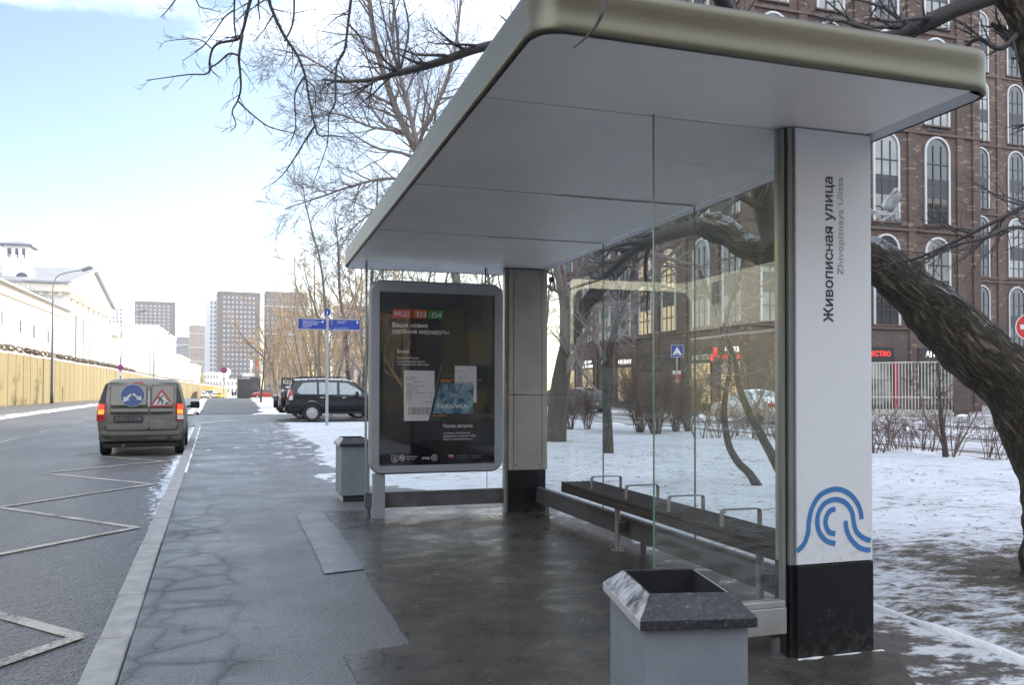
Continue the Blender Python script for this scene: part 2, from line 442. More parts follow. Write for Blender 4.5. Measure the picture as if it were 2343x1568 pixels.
# bin: cast stone lid with frost, painted sheet body with scuffs
m, nt, b = new_mat('bin_lid'); k = N(nt); v = k.obj()
nrm = k.n('ShaderNodeNewGeometry').outputs['Normal']; nq = k.xyz(nrm)
f = k.noise(v, 16, 6, .65); f2 = k.noise(v, 70, 4, .6)
left = k.math('MULTIPLY', k.math('MAXIMUM', k.math('MULTIPLY', nq[0], -1), 0), 1.0)
fr = k.ramp(k.math('ADD', k.math('MULTIPLY', f, .75), k.math('MULTIPLY', left, .42)), (.58, 0.0), (.74, 1.0))
c = k.mix(k.ramp(f2, (.42, 0.0), (.72, 1.0)), (.012, .013, .017), (.05, .05, .062)); c = k.mix(k.ramp(k.noise(v, 48, 5, .7), (.64, 0.0), (.70, 1.0)), c, (.22, .22, .235))
c = k.mix(k.ramp(k.noise(v, 34, 4), (.66, 0.0), (.74, 1.0)), c, (.13, .075, .05))
k.l(k.mix(fr, c, (.44, .44, .46)), b.inputs['Base Color']); k.l(k.ramp(f, (.3, .32), (.7, .6)), b.inputs['Roughness'])
k.l(k.bump(k.math('ADD', f, k.math('MULTIPLY', f2, .5)), .6, .012), b.inputs['Normal']); M['bin_lid'] = m
m, nt, b = new_mat('bin_body'); k = N(nt); v = k.obj()
f = k.noise(v, 4, 6, .65); s = k.ramp(k.noise(k.mapping(v, (9, 9, 1.6)), 6, 5, .7), (.66, 0.0), (.74, 1.0))
c = k.mix(k.ramp(f, (.3, 0.0), (.7, 1.0)), (.17, .195, .23), (.225, .25, .285))
k.l(k.mix(s, c, (.12, .12, .125)), b.inputs['Base Color']); b.inputs['Roughness'].default_value = .5; k.l(k.bump(k.noise(v, 50, 3), .06, .004), b.inputs['Normal']); M['bin_body'] = m
P('bin_inside', (.008, .008, .009), .9, var=.4, scale=30)
# bark
def bark(name, a, b_, sc=1, snow=0.0, deep=.7, flow=(1, 1, .2)):
    """furrowed bark: ridges drawn out along the trunk (flow), broken by finer noise"""
    m, nt, b = new_mat(name); k = N(nt); w0 = k.obj(); av = k.n('ShaderNodeAttribute'); av.attribute_name = 'bark'; v = av.outputs['Vector']
    f = k.noise(k.mapping(v, tuple(x*9*sc for x in flow)), 2.6, 7, .68, .6); f2 = k.noise(k.mapping(v, tuple(x*26*sc for x in flow)), 2.0, 5, .6, .8); big = k.noise(v, 2.2*sc, 4)
    rid = k.ramp(k.math('ABSOLUTE', k.math('SUBTRACT', f, .5)), (.0, 0.0), (.13, 1.0))
    h = k.math('ADD', k.math('MULTIPLY', rid, .75), k.math('MULTIPLY', f2, .55))
    c = k.mix(k.ramp(h, (.25, 0.0), (1.05, 1.0)), a, b_); c = k.mix(k.ramp(big, (.35, .0), (.7, .6)), c, k.mix(1.0, c, (.75, .80, .62), 'MULTIPLY'))
    if snow:
        nz = k.xyz(k.n('ShaderNodeNewGeometry').outputs['Normal'])[2]
        sf = k.ramp(k.math('ADD', nz, k.math('ADD', k.math('MULTIPLY', k.math('SUBTRACT', k.noise(w0, 26, 6, .7), .5), 1.5), k.math('MULTIPLY', k.math('SUBTRACT', h, .7), .35))), (1-snow, 0.0), (1-snow+.1, 1.0))
        c = k.mix(sf, c, (.50, .53, .58))
    k.l(c, b.inputs['Base Color']); b.inputs['Roughness'].default_value = .9
    k.l(k.bump(h, deep, .035), b.inputs['Normal']); M[name] = m
bark('bark_dark', (.036, .030, .024), (.25, .208, .168), 1.0, .30, 1.0)
bark('bark_grey', (.045, .038, .034), (.135, .115, .10), .8, 0, .6)
bark('bark_pale', (.12, .10, .085), (.36, .31, .27), .8, 0, .5)
P('twig_dark', (.075, .068, .072), .8, var=.2)
P('twig_brown', (.24, .20, .185), .8, var=.2)
P('twig_tan', (.40, .30, .19), .8, var=.25, scale=1)
P('shrub_twig', (.15, .105, .088), .8, var=.25)

# the white board: road grime and fine scuffs towards its foot
m, nt, b = new_mat('white_panel'); k = N(nt); v = k.pos(); q = k.xyz(v)
lo = k.n('ShaderNodeMapRange'); lo.inputs[1].default_value = .47; lo.inputs[2].default_value = 1.5; lo.inputs[3].default_value = .16; lo.inputs[4].default_value = 0; k.l(q[2], lo.inputs[0])
sp = k.ramp(k.math('ADD', k.noise(v, 26, 7, .75), lo.outputs[0]), (.66, 0.0), (.80, 1.0)); st = k.ramp(k.noise(k.mapping(v, (14, 14, .5)), 2, 4, .6), (.55, 0.0), (.8, .10))
c = k.mix(k.math('MULTIPLY', sp, .45), (.72, .74, .78), (.42, .40, .38)); c = k.mix(st, c, (.50, .50, .50))
k.l(c, b.inputs['Base Color']); b.inputs['Roughness'].default_value = .36; M['white_panel'] = m
m, nt, b = new_mat('black_base'); k = N(nt); v = k.pos(); q = k.xyz(v)
lo = k.n('ShaderNodeMapRange'); lo.inputs[1].default_value = .0; lo.inputs[2].default_value = .4; lo.inputs[3].default_value = .22; lo.inputs[4].default_value = -.02; k.l(q[2], lo.inputs[0])
sp = k.ramp(k.math('ADD', k.noise(v, 20, 7, .72), lo.outputs[0]), (.62, 0.0), (.90, 1.0))
k.l(k.mix(sp, (.006, .0065, .0085), (.055, .052, .048)), b.inputs['Base Color']); b.inputs['Roughness'].default_value = .5; b.inputs['Specular IOR Level'].default_value = .35; M['black_base'] = m
P('pane_dark', (.03, .038, .042), .05, var=.3, scale=.6, world=True, spec=.9)
P('pane_blind', (.24, .25, .24), .12, var=.25, scale=.8, world=True, spec=.8)
# ------------------------------------------------------------------ ground materials
def kx(y): return -.57 - .039*y          # road-side face of the near kerb
def lx(y): return -9.95 - .042*y         # far edge of the road
# wet asphalt of the road
m, nt, b = new_mat('road_asphalt'); k = N(nt); v = k.pos(); q = k.xyz(v)
big, mid, fine = k.noise(k.mapping(v, (1, .25, 1)), .9, 5), k.noise(v, 14, 5, .6), k.noise(v, 52, 4, .75)
vo = k.n('ShaderNodeTexVoronoi'); vo.inputs['Scale'].default_value = 40; k.l(v, vo.inputs['Vector'])
st = k.ramp(vo.outputs['Distance'], (.0, 1.0), (.55, 0.0))
c = k.mix(k.ramp(fine, (.3, 0.0), (.72, 1.0)), (.022, .022, .023), (.145, .144, .147))
c = k.mix(k.ramp(big, (.35, 0.0), (.65, 1.0)), c, k.mix(1.0, c, (1.5, 1.47, 1.45), 'MULTIPLY'))
ice = k.math('SUBTRACT', k.math('SUBTRACT', -.57, k.math('MULTIPLY', q[1], .039)), q[0])      # distance from the kerb face
im = k.n('ShaderNodeMapRange'); im.inputs[1].default_value = .0; im.inputs[2].default_value = .42; im.inputs[3].default_value = .20; im.inputs[4].default_value = -.10; k.l(ice, im.inputs[0])
iy = k.n('ShaderNodeMapRange'); iy.inputs[1].default_value = 7.5; iy.inputs[2].default_value = 13; iy.inputs[3].default_value = -.2; iy.inputs[4].default_value = .06; k.l(q[1], iy.inputs[0])
ic = k.ramp(k.math('ADD', k.noise(k.mapping(v, (1, .5, 1)), 9, 8, .72), k.math('ADD', im.outputs[0], iy.outputs[0])), (.60, 0.0), (.66, 1.0))
c = k.mix(ic, c, (.58, .62, .68))
k.l(c, b.inputs['Base Color'])
k.l(k.ramp(k.math('ADD', k.math('MULTIPLY', big, .7), k.math('MULTIPLY', mid, .3)), (.36, .36), (.64, .56)), b.inputs['Roughness'])
far = k.n('ShaderNodeMapRange'); far.inputs[1].default_value = 5; far.inputs[2].default_value = 30; far.inputs[3].default_value = 1.0; far.inputs[4].default_value = .12
k.l(q[1], far.inputs[0])
bp_ = k.n('ShaderNodeBump'); bp_.inputs['Distance'].default_value = .022; k.l(far.outputs[0], bp_.inputs['Strength'])
k.l(k.math('ADD', k.math('MULTIPLY', st, .7), k.math('MULTIPLY', mid, .8)), bp_.inputs['Height']); k.l(bp_.outputs[0], b.inputs['Normal'])
M['road_asphalt'] = m
# footway asphalt: damp, patched, cracked along the kerb
m, nt, b = new_mat('footway_asphalt'); k = N(nt); v = k.pos(); q = k.xyz(v)
big, mid, fine = k.noise(v, 1.1, 6, .6), k.noise(v, 9, 5, .6), k.noise(v, 62, 4, .75)
c = k.mix(k.ramp(fine, (.3, 0.0), (.72, 1.0)), (.036, .0355, .037), (.215, .212, .214))
c = k.mix(k.ramp(big, (.3, 0.0), (.7, 1.0)), k.mix(1.0, c, (.86, .86, .88), 'MULTIPLY'), c)
# crazing: a band of polygonal cracks beside the kerb
vo = k.n('ShaderNodeTexVoronoi', feature='DISTANCE_TO_EDGE'); vo.inputs['Scale'].default_value = 3.4
wv = k.mix(.17, v, k.n('ShaderNodeTexNoise').outputs['Color']); tn = [x for x in nt.nodes if x.type == 'TEX_NOISE'][-1]; tn.inputs['Scale'].default_value = 3; k.l(v, tn.inputs['Vector'])
k.l(k.mapping(wv, (1, .8, 1)), vo.inputs['Vector']); vo.inputs['Randomness'].default_value = .8
crack = k.ramp(vo.outputs['Distance'], (.0, 1.0), (.16, 0.0))
core = k.ramp(vo.outputs['Distance'], (.0, 1.0), (.020, 0.0))
side = k.math('ADD', q[0], k.math('MULTIPLY', q[1], .03))       # 0 near +X, grows from the kerb
mr = k.n('ShaderNodeMapRange'); mr.inputs[1].default_value = .02; mr.inputs[2].default_value = .22; mr.inputs[3].default_value = 1; mr.inputs[4].default_value = 0
k.l(k.math('ADD', side, k.math('MULTIPLY', k.math('SUBTRACT', k.noise(v, 1.3, 2), .5), .7)), mr.inputs[0])
yb = k.n('ShaderNodeMapRange'); yb.inputs[1].default_value = 9.5; yb.inputs[2].default_value = 13; yb.inputs[3].default_value = 1; yb.inputs[4].default_value = 0
k.l(q[1], yb.inputs[0])
bandf = k.math('MULTIPLY', mr.outputs[0], yb.outputs[0])
c = k.mix(k.math('MULTIPLY', k.math('MULTIPLY', crack, bandf), .78), c, (.020, .019, .019))
c = k.mix(k.math('MULTIPLY', core, bandf), c, (.010, .010, .010))
# earth and slush trodden in round the shelter's back posts
mu = k.n('ShaderNodeMapRange'); mu.inputs[1].default_value = 2.7; mu.inputs[2].default_value = 3.3; k.l(k.math('ADD', q[0], k.math('MULTIPLY', mid, .5)), mu.inputs[0])
c = k.mix(k.math('MULTIPLY', mu.outputs[0], .7), c, (.050, .038, .030))
# a little dry salt and snow left on the surface further along
sy = k.n('ShaderNodeMapRange'); sy.inputs[1].default_value = 9; sy.inputs[2].default_value = 19; k.l(q[1], sy.inputs[0])
sx = k.n('ShaderNodeMapRange'); sx.inputs[1].default_value = -.9; sx.inputs[2].default_value = 1.6; sx.inputs[3].default_value = .0; sx.inputs[4].default_value = .09; k.l(q[0], sx.inputs[0])
sn = k.noise(k.mapping(v, (1.6, .9, 1)), 1.7, 8, .7)
snow = k.ramp(k.math('ADD', sn, k.math('MULTIPLY', sy.outputs[0], sx.outputs[0])), (.615, 0.0), (.655, 1.0))
snow = k.math('MULTIPLY', snow, sy.outputs[0])
ex = k.n('ShaderNodeMapRange'); ex.inputs[1].default_value = 2.7; ex.inputs[2].default_value = 3.6; ex.inputs[3].default_value = -.12; ex.inputs[4].default_value = .06; k.l(k.math('ADD', q[0], k.math('MULTIPLY', k.math('MAXIMUM', k.math('SUBTRACT', 3.7, q[1]), 0), .45)), ex.inputs[0])
icy = k.ramp(k.math('ADD', k.noise(k.mapping(v, (1, 1.5, 1)), 2.6, 9, .72), ex.outputs[0]), (.53, 0.0), (.60, 1.0))
snow = k.math('MAXIMUM', snow, k.math('MULTIPLY', icy, .8))
c = k.mix(snow, c, (.66, .67, .70))
k.l(c, b.inputs['Base Color'])
wet = k.ramp(k.math('ADD', k.math('MULTIPLY', big, .75), k.math('MULTIPLY', mid, .25)), (.38, .30), (.62, .52))
k.l(k.mix(snow, wet, .85), b.inputs['Roughness'])
h = k.math('ADD', k.math('MULTIPLY', fine, .35), k.math('MULTIPLY', k.noise(v, 38, 4), .7))
h = k.math('SUBTRACT', h, k.math('MULTIPLY', k.math('MULTIPLY', crack, bandf), .6))
k.l(k.bump(h, .75, .010), b.inputs['Normal']); M['footway_asphalt'] = m
# smooth patch beside the shelter (ice film)
m, nt, b = new_mat('patch_asphalt'); k = N(nt); v = k.pos(); f = k.noise(v, 2.2, 6, .6)
k.l(k.mix(k.ramp(k.noise(v, 100, 3), (.3, 0.0), (.7, 1.0)), (.075, .075, .081), (.135, .135, .144)), b.inputs['Base Color'])
k.l(k.ramp(f, (.35, .26), (.65, .42)), b.inputs['Roughness']); k.l(k.bump(k.noise(v, 60, 4), .22, .006), b.inputs['Normal']); M['patch_asphalt'] = m
m, nt, b = new_mat('shelter_floor'); k = N(nt); v = k.pos(); f = k.noise(k.mapping(v, (1, 1.3, 1)), 2.6, 7, .68)
c = k.mix(k.ramp(k.noise(v, 95, 3), (.3, 0.0), (.7, 1.0)), (.020, .0185, .0175), (.072, .067, .061))
c = k.mix(k.ramp(k.noise(v, 2.6, 6, .7), (.45, 0.0), (.7, 1.0)), c, (.085, .076, .064))
k.l(c, b.inputs['Base Color']); k.l(k.ramp(f, (.38, .20), (.62, .46)), b.inputs['Roughness']); k.l(k.bump(k.noise(v, 42, 5), .30, .006), b.inputs['Normal']); M['shelter_floor'] = m
# snow with dead grass, earth and trodden dirt showing through
def snow_mat(name, dirt=.5, mud=True, white=(.66, .69, .75)):
    m, nt, b = new_mat(name); k = N(nt); v = k.pos(); q = k.xyz(v)
    st = k.mapping(v, (.8, 1.5, 1)); f = k.noise(st, 4.2, 9, .72); g = k.noise(st, 19, 6, .65); h = k.noise(v, .7, 4)
    lvl = k.math('ADD', k.math('MULTIPLY', f, .62), k.math('ADD', k.math('MULTIPLY', g, .30), k.math('MULTIPLY', h, .30)))
    if mud:   # worn lawn close to the footway and round the leaning tree's foot
        dx, dy = k.math('MULTIPLY', k.math('SUBTRACT', q[0], 5.75), 1.3), k.math('SUBTRACT', q[1], 4.9)
        dd = k.math('SQRT', k.math('ADD', k.math('MULTIPLY', dx, dx), k.math('MULTIPLY', k.math('MULTIPLY', dy, dy), 2.2)))
        w1 = k.n('ShaderNodeMapRange'); w1.inputs[1].default_value = .3; w1.inputs[2].default_value = 1.7; w1.inputs[3].default_value = .12; w1.inputs[4].default_value = 0; k.l(dd, w1.inputs[0])
        w2 = k.n('ShaderNodeMapRange'); w2.inputs[1].default_value = 4.0; w2.inputs[2].default_value = 7.2; w2.inputs[3].default_value = .115; w2.inputs[4].default_value = 0; k.l(q[1], w2.inputs[0])
        w3 = k.n('ShaderNodeMapRange'); w3.inputs[1].default_value = 2.6; w3.inputs[2].default_value = 4.0; w3.inputs[3].default_value = 0; w3.inputs[4].default_value = 1; k.l(q[0], w3.inputs[0])
        lvl = k.math('ADD', lvl, k.math('ADD', w1.outputs[0], k.math('MULTIPLY', w2.outputs[0], w3.outputs[0])))
    s0 = .80 - .1*dirt
    bare = k.ramp(lvl, (s0-.05, 0.0), (s0+.05, 1.0)); thin = k.ramp(lvl, (s0-.22, 0.0), (s0, .55))
    earth = k.mix(k.ramp(g, (.35, 0.0), (.65, 1.0)), (.030, .024, .018), (.105, .085, .062))
    c = k.mix(thin, white, (.36, .35, .36)); c = k.mix(bare, c, earth)
    k.l(c, b.inputs['Base Color']); k.l(k.mix(bare, .62, .9), b.inputs['Roughness'])
    k.l(k.bump(k.math('ADD', k.math('MULTIPLY', k.noise(v, 20, 5), .6), k.math('SUBTRACT', k.math('MULTIPLY', g, .6), k.math('MULTIPLY', bare, .5))), .55, .03), b.inputs['Normal']); M[name] = m
snow_mat('snow_lawn', .85); snow_mat('snow_far', .3, False); snow_mat('snow_bank', .15, False, (.82, .83, .85))
# slushy side street: pale and brown bands along its length
m, nt, b = new_mat('slush'); k = N(nt); v = k.pos()
f = k.noise(k.mapping(v, (1, .05, 1)), 1.35, 5, .6); g = k.noise(v, 5, 6, .65)
t = k.math('ADD', k.math('MULTIPLY', f, .8), k.math('MULTIPLY', g, .22))
k.l(k.mix(k.ramp(t, (.46, 0.0), (.54, 1.0)), k.mix(g, (.10, .082, .068), (.17, .145, .125)), (.62, .62, .65)), b.inputs['Base Color']); b.inputs['Roughness'].default_value = .55
k.l(k.bump(g, .4, .03), b.inputs['Normal']); M['slush'] = m
m, nt, b = new_mat('lot_asphalt'); k = N(nt); v = k.pos(); f = k.noise(k.mapping(v, (.25, 1, 1)), 1.2, 6, .65)
s = k.ramp(f, (.60, 0.0), (.66, 1.0))
k.l(k.mix(s, k.mix(k.noise(v, 30, 4), (.05, .05, .053), (.10, .10, .104)), (.62, .63, .66)), b.inputs['Base Color']); k.l(k.mix(s, k.ramp(f, (.35, .24), (.6, .5)), .8), b.inputs['Roughness']); M['lot_asphalt'] = m

P('lot_asphalt_dark', (.055, .054, .056), .5, var=.25, scale=1.5, world=True, bump=.3, bscale=30)
# ------------------------------------------------------------------ ground meshes
def strip(name, xa, xb, ys, z, mat, nx=1, crown=0):
    g = MB(); n = nx + 1
    for y in ys:
        for i in range(n):
            t = i/nx; x = xa(y)*(1-t) + xb(y)*t
            g.v.append((x, y, zg(y) + z + crown*4*t*(1-t)))
    for j in range(len(ys)-1):
        for i in range(nx): g.f.append((j*n+i, j*n+i+1, (j+1)*n+i+1, (j+1)*n+i)); g.m.append(0)
    return tag(g.build(name, mat), kind='structure')
YS = [-25, -10, 0, 10, 20, 30, 40, 55, 70, 90, 110, 130, 160, 200, 250, 300, 420]
g = MB(); ys = [-300, 0, 130, 300, 3000]
for y in ys: g.v += [(-900, y, zg(y)-.24), (1200, y, zg(y)-.24)]
for j in range(4): g.f.append((2*j, 2*j+1, 2*j+3, 2*j+2)); g.m.append(0)
tag(g.build('ground', M['snow_far']), kind='structure')
strip('road', lambda y: lx(y), lambda y: kx(y)+.02, YS, -.13, M['road_asphalt'], 6, .03)
strip('far_pavement', lambda y: -19.2, lambda y: lx(y)-.18, YS[:-2], .0, M['footway_asphalt'], 2)
# near footway: kerb to the lawn edge, wider under the shelter
g = MB()
def edge(y): return 3.68 if y < 9.5 else (3.68 - (y-9.5)*.45 if y < 14 else 1.66)
yy = [-25, -8, -2, 0, 2, 4, 6, 8, 9.5, 11, 12.5, 14, 18, 24, 30, 35.6]
for y in yy: g.v += [(kx(y)+.17, y, 0), (edge(y), y, 0)]
for j in range(len(yy)-1): g.f.append((2*j, 2*j+1, 2*j+3, 2*j+2)); g.m.append(0)
tag(g.build('footway', M['footway_asphalt']), kind='structure')
ff = strip('far_footway', lambda y: kx(y)-.25, lambda y: .95 + (y-52)*-.004, [50.5, 52.5, 70, 90, 110, 130, 160, 200, 250], .0, M['lot_asphalt_dark'], 2)
for v_ in ff.data.vertices:
    if v_.co.y < 51: v_.co.z = -.11
g = MB()
for y in (35.6, 51): g.v += [(kx(y)-.3, y, -.10), (16, y, -.06)]
g.f.append((0, 1, 3, 2)); g.m.append(0)
tag(g.build('parking_lot', M['lot_asphalt']), kind='structure')
def flat(name, pts, z, mat):
    out = []                      # edges wander a little, as cut and rolled asphalt does
    for a, c in zip(pts, pts[1:] + pts[:1]):
        L = math.hypot(c[0]-a[0], c[1]-a[1]); K = max(1, int(L/.07))
        for i in range(K):
            t = i/K; x, y = a[0]+(c[0]-a[0])*t, a[1]+(c[1]-a[1])*t; out.append((x + .012*noise.noise(Vector((x*9, y*9, 1))) + .016*noise.noise(Vector((x*2, y*2, 4))), y + .012*noise.noise(Vector((x*9, y*9, 8)))))
    pts = out
    g = MB(); g.v = [(p[0], p[1], z) for p in pts]; g.f = [tuple(range(len(pts)))]; g.m = [0]
    return tag(g.build(name, mat), kind='structure')
# the paving laid round the shelter, with its straight seams
flat('shelter_floor', [(.83, 4.42), (.83, 6.33), (.83, 9.45), (3.12, 9.45), (3.15, 3.45), (2.7, 2.75), (1.85, 2.45), (.62, 2.3), (.46, 4.33)], .005, M['shelter_floor'])
flat('pavement_patch', [(.54, 6.26), (.84, 6.33), (.84, 8.3), (.78, 9.4), (.50, 9.3), (.53, 7.86)], .009, M['patch_asphalt'])
# kerb stones
g = MB(); g.v = [(3.66, -34, .07), (66, -34, .07), (66, -4.2, .07), (3.66, -4.2, .07)]; g.f = [(0, 1, 2, 3)]; g.m = [0]; tag(g.build('unseen_dark_ground', M['lot_asphalt_dark']), kind='structure')  # dark sheet added out of view so the roof edge mirrors less bright snow
def kerb(name, x_of, w, y0, y1, z0, z1, step=1.0, flip=1):
    g = MB(); y = y0
    while y < y1:
        e = min(y + step - .012, y1); a, c = x_of(y), x_of(e); j = R.uniform(-.006, .006); zz = R.uniform(-.004, .004)
        za, zc = zg(y), zg(e)
        vs = [(a+j, y, z0+za), (a+w+j, y, z0+za), (c+w+j, e, z0+zc), (c+j, e, z0+zc), (a+j, y, z1+za+zz), (a+w+j, y, z1+za+zz), (c+w+j, e, z1+zc+zz), (c+j, e, z1+zc+zz)]
        g.add(vs, [(0,3,2,1),(4,5,6,7),(0,1,5,4),(1,2,6,5),(2,3,7,6),(3,0,4,7)]); y += step
    return tag(g.build(name, M['concrete_kerb'], bevel=.014), kind='structure')
kerb('kerb', kx, .165, -6, 33.0, -.3, .012)
# the kerb swings round into the car park entrance
g = MB(); pth = [(kx(33), 33), (kx(33)+.02, 34), (kx(34)+.25, 34.9), (-.9, 35.5), (.3, 35.75), (1.8, 35.8)]
sp = smooth_path([(a, b_, 0) for a, b_ in pth], 5)
for i in range(len(sp)-1):
    a, c = sp[i], sp[i+1]; d = (c-a).normalized(); n_ = Vector((d.y, -d.x, 0))*.165
    g.add([a+Vector((0,0,-.3)), a+n_+Vector((0,0,-.3)), c+n_+Vector((0,0,-.3)), c+Vector((0,0,-.3)), a+Vector((0,0,.012)), a+n_+Vector((0,0,.012)), c+n_+Vector((0,0,.012)), c+Vector((0,0,.012))],
          [(0,3,2,1),(4,5,6,7),(0,1,5,4),(1,2,6,5),(2,3,7,6),(3,0,4,7)])
tag(g.build('kerb_bend', M['concrete_kerb']), kind='structure')
kerb('far_kerb', lambda y: lx(y)-.18, .18, 10, 200, -.3, .02, 3.0)
kerb('entrance_kerb', lambda y: kx(y)-.42, .17, 51, 150, -.3, .02, 2.0)
# road paint
m, nt, b = new_mat('worn_paint'); k = N(nt); v = k.pos()
f = k.math('ADD', k.math('MULTIPLY', k.noise(v, 34, 6, .7), .7), k.math('MULTIPLY', k.noise(v, 2.2, 4), .45))
w_ = k.ramp(f, (.54, 0.0), (.70, 1.0))
k.l(k.mix(w_, (.44, .405, .35), (.085, .083, .082)), b.inputs['Base Color']); b.inputs['Roughness'].default_value = .65; k.l(k.bump(k.noise(v, 70, 4), .4, .006), b.inputs['Normal']); M['white_paint_old'] = m
def ribbon(g, a, c, w, z):
    a, c = Vector((a[0], a[1], 0)), Vector((c[0], c[1], 0)); d = (c-a).normalized(); n_ = Vector((-d.y, d.x, 0))*w/2
    K = max(1, int((c-a).length/1.0)); vs = []; 
    for i in range(K+1):
        p = a + (c-a)*(i/K); t = (p.x - lx(p.y))/(kx(p.y)+.02 - lx(p.y)); zz = zg(p.y) - .13 + .03*4*t*(1-t) + z
        vs += [(p.x+n_.x, p.y+n_.y, zz), (p.x-n_.x, p.y-n_.y, zz)]
    g.add(vs, [(2*i, 2*i+1, 2*i+3, 2*i+2) for i in range(K)])
g = MB()
rt = [(-.80, 1.2), (-.95, 5.55), (-1.12, 9.73), (-1.40, 14.1), (-1.62, 18.5), (-1.80, 22.8)]; lf = [(-2.55, 3.3), (-2.75, 7.6), (-2.92, 11.75), (-3.38, 16.3), (-3.60, 20.7)]
for i in range(len(lf)):
    ribbon(g, rt[i], lf[i], .10, .006); ribbon(g, lf[i], rt[i+1], .10, .010)
tag(g.build('zigzag_marking', M['white_paint_old']), kind='structure')
g = MB()
for y in [11.5, 18.2, 24.9, 31.6, 38.4, 45.2, 52, 59, 66, 73, 80, 88, 96, 104]:
    ribbon(g, (-5.36-.0425*y, y), (-5.36-.0425*(y+3.7), y+3.7), .13, .006)
tag(g.build('lane_marking', M['white_paint_old']), kind='structure')
# frozen slush lying along the kerb, the far kerb and the entrance
def slush_line(name, x_of, y0, y1, w, z, h, mat, step=.3, seed=1):
    g = MB(); ys = np.arange(y0, y1, step); n = 5
    for y in ys:
        e = .5 + .9*noise.noise(Vector((seed, y*.9, 0))) + .5*noise.noise(Vector((seed, y*3.1, 5)))
        e = max(.0, min(1.5, e)); x0 = x_of(y)
        for i in range(n):
            t = i/(n-1); g.v.append((x0 + (t-.5)*w*(.25+e), y, zg(y) + z - .02 + (h*e+.02)*math.sin(math.pi*t)**.7))
    for j in range(len(ys)-1):
        for i in range(n-1): g.f.append((j*n+i, j*n+i+1, (j+1)*n+i+1, (j+1)*n+i)); g.m.append(0)
    return tag(g.build(name, mat, smooth=True), kind='stuff')
slush_line('kerb_slush', lambda y: kx(y)-.10, 15.5, 34, .22, -.13, .012, M['snow_bank'], .22, 1)
slush_line('kerb_top_snow', lambda y: kx(y)+.17, 14.5, 33, .08, .004, .012, M['snow_bank'], .22, 4)
slush_line('far_kerb_snow', lambda y: lx(y)+.05, 25, 200, .8, -.13, .15, M['snow_bank'], .8, 7)
slush_line('entrance_snow', lambda y: kx(y)-.62, 51, 150, .9, -.13, .14, M['snow_bank'], .6, 9)
slush_line('entrance_snow_ridge', lambda y: kx(y)-.22, 51, 130, .35, .0, .10, M['snow_bank'], .6, 13)
g = MB()
for i in range(46):
    x = 2.64 + i*.0115; e = max(.1, .6 + 1.2*noise.noise(Vector((x*9, 3, 1)))); g.add([(x, 3.575-.03*e, .003), (x+.0115, 3.575-.03*e, .003), (x+.0115, 3.583, .004), (x, 3.583, .004), (x, 3.580-.012*e, .012*e), (x+.0115, 3.580-.012*e, .012*e)], [(0, 1, 5, 4), (4, 5, 2, 3)])
tag(g.build('pillar_foot_snow', M['snow_bank'], smooth=True), kind='stuff')
slush_line('lawn_edge_snow', lambda y: 3.66+.02*y, -2, 5.4, .09, .01, .035, M['snow_bank'], .07, 19)
# lawn: thin snow whose edge breaks up over the footway
def fbm(x, y, s, o=4): return noise.fractal(Vector((x*s, y*s, 3.3)), 1.0, 2.0, o)
def snow_sheet(name, x0, x1, y0, y1, dx, dy, edge_fn, mat, base=.03, amp=.02):
    xs, ysn = np.arange(x0, x1+1e-6, dx), np.arange(y0, y1+1e-6, dy); g = MB(); n = len(xs)
    for y in ysn:
        for x in xs:
            e = edge_fn(x, y); h = base*min(1, max(-1.5, e)) + amp*fbm(x, y, .9) + (.010*fbm(x, y, 4.2, 3) if dx < .2 else 0)
            g.v.append((x, y, zg(y) + h))
    for j in range(len(ysn)-1):
        for i in range(n-1): g.f.append((j*n+i, j*n+i+1, (j+1)*n+i+1, (j+1)*n+i)); g.m.append(0)
    return tag(g.build(name, mat, smooth=True), kind='structure')
def e_near(x, y):
    a = 1.45 if y > 12.5 else (3.72 if y < 9.4 else 3.72 - (y-9.4)*.73)
    return min((x - a)/.55 + .9*fbm(x, y, .8, 5), (35.4 - y)/.8) if y > 8.6 else (x - 3.80)/.12 + .4
snow_sheet('snow_lawn', 1.0, 5.2, 9.0, 36.0, .075, .12, e_near, M['snow_lawn'], .03, .012)
snow_sheet('snow_lawn_near', 3.66, 7.2, -1.5, 9.2, .05, .05, lambda x, y: (x-3.68-.02*y)/.12+.2, M['snow_lawn'], .03, .012)
snow_sheet('snow_lawn_middle', 5.0, 13.6, 8.6, 36.0, .2, .2, lambda x, y: .93, M['snow_lawn'], .03, .012)
snow_sheet('snow_lawn_side', 7.0, 13.6, -8, 9.0, .2, .2, lambda x, y: .86, M['snow_lawn'], .03, .012)
snow_sheet('snow_verge', .2, 13.6, 50.4, 200, .4, .8, lambda x, y: min((x - .9 + .004*(y-52))/.5 + .8*fbm(x, y, .5, 4), (y-50.8)/.6), M['snow_far'], .10, .06)
strip('side_street', lambda y: 13.5, lambda y: 22.0, [-40, 0, 20, 40, 70, 120, 200], -.05, M['slush'], 3)
strip('side_pavement', lambda y: 22.0, lambda y: 70, [-40, 0, 20, 40, 58, 62], .04, M['slush'], 3)
slush_line('side_street_snow', lambda y: 21.8, -5, 75, 1.0, -.02, .20, M['snow_bank'], .5, 23)
slush_line('side_street_snow_near', lambda y: 14.0, -5, 75, 1.0, -.06, .16, M['snow_bank'], .5, 27)
# ------------------------------------------------------------------ bus shelter
Z0 = 2.722
sh = empty('bus_shelter', (2.0, 6.2, 0), label='bus shelter with flat aluminium roof, glass walls and a tall white name pillar', cat='bus shelter')
def loc(o): o.location = (-2.0, -6.2, 0); return o          # parts are modelled in world space
def bs(g, name, mat, parent=sh, **k):
    o = g.build(name, mat, parent, **k)
    if parent is sh: loc(o)
    return o
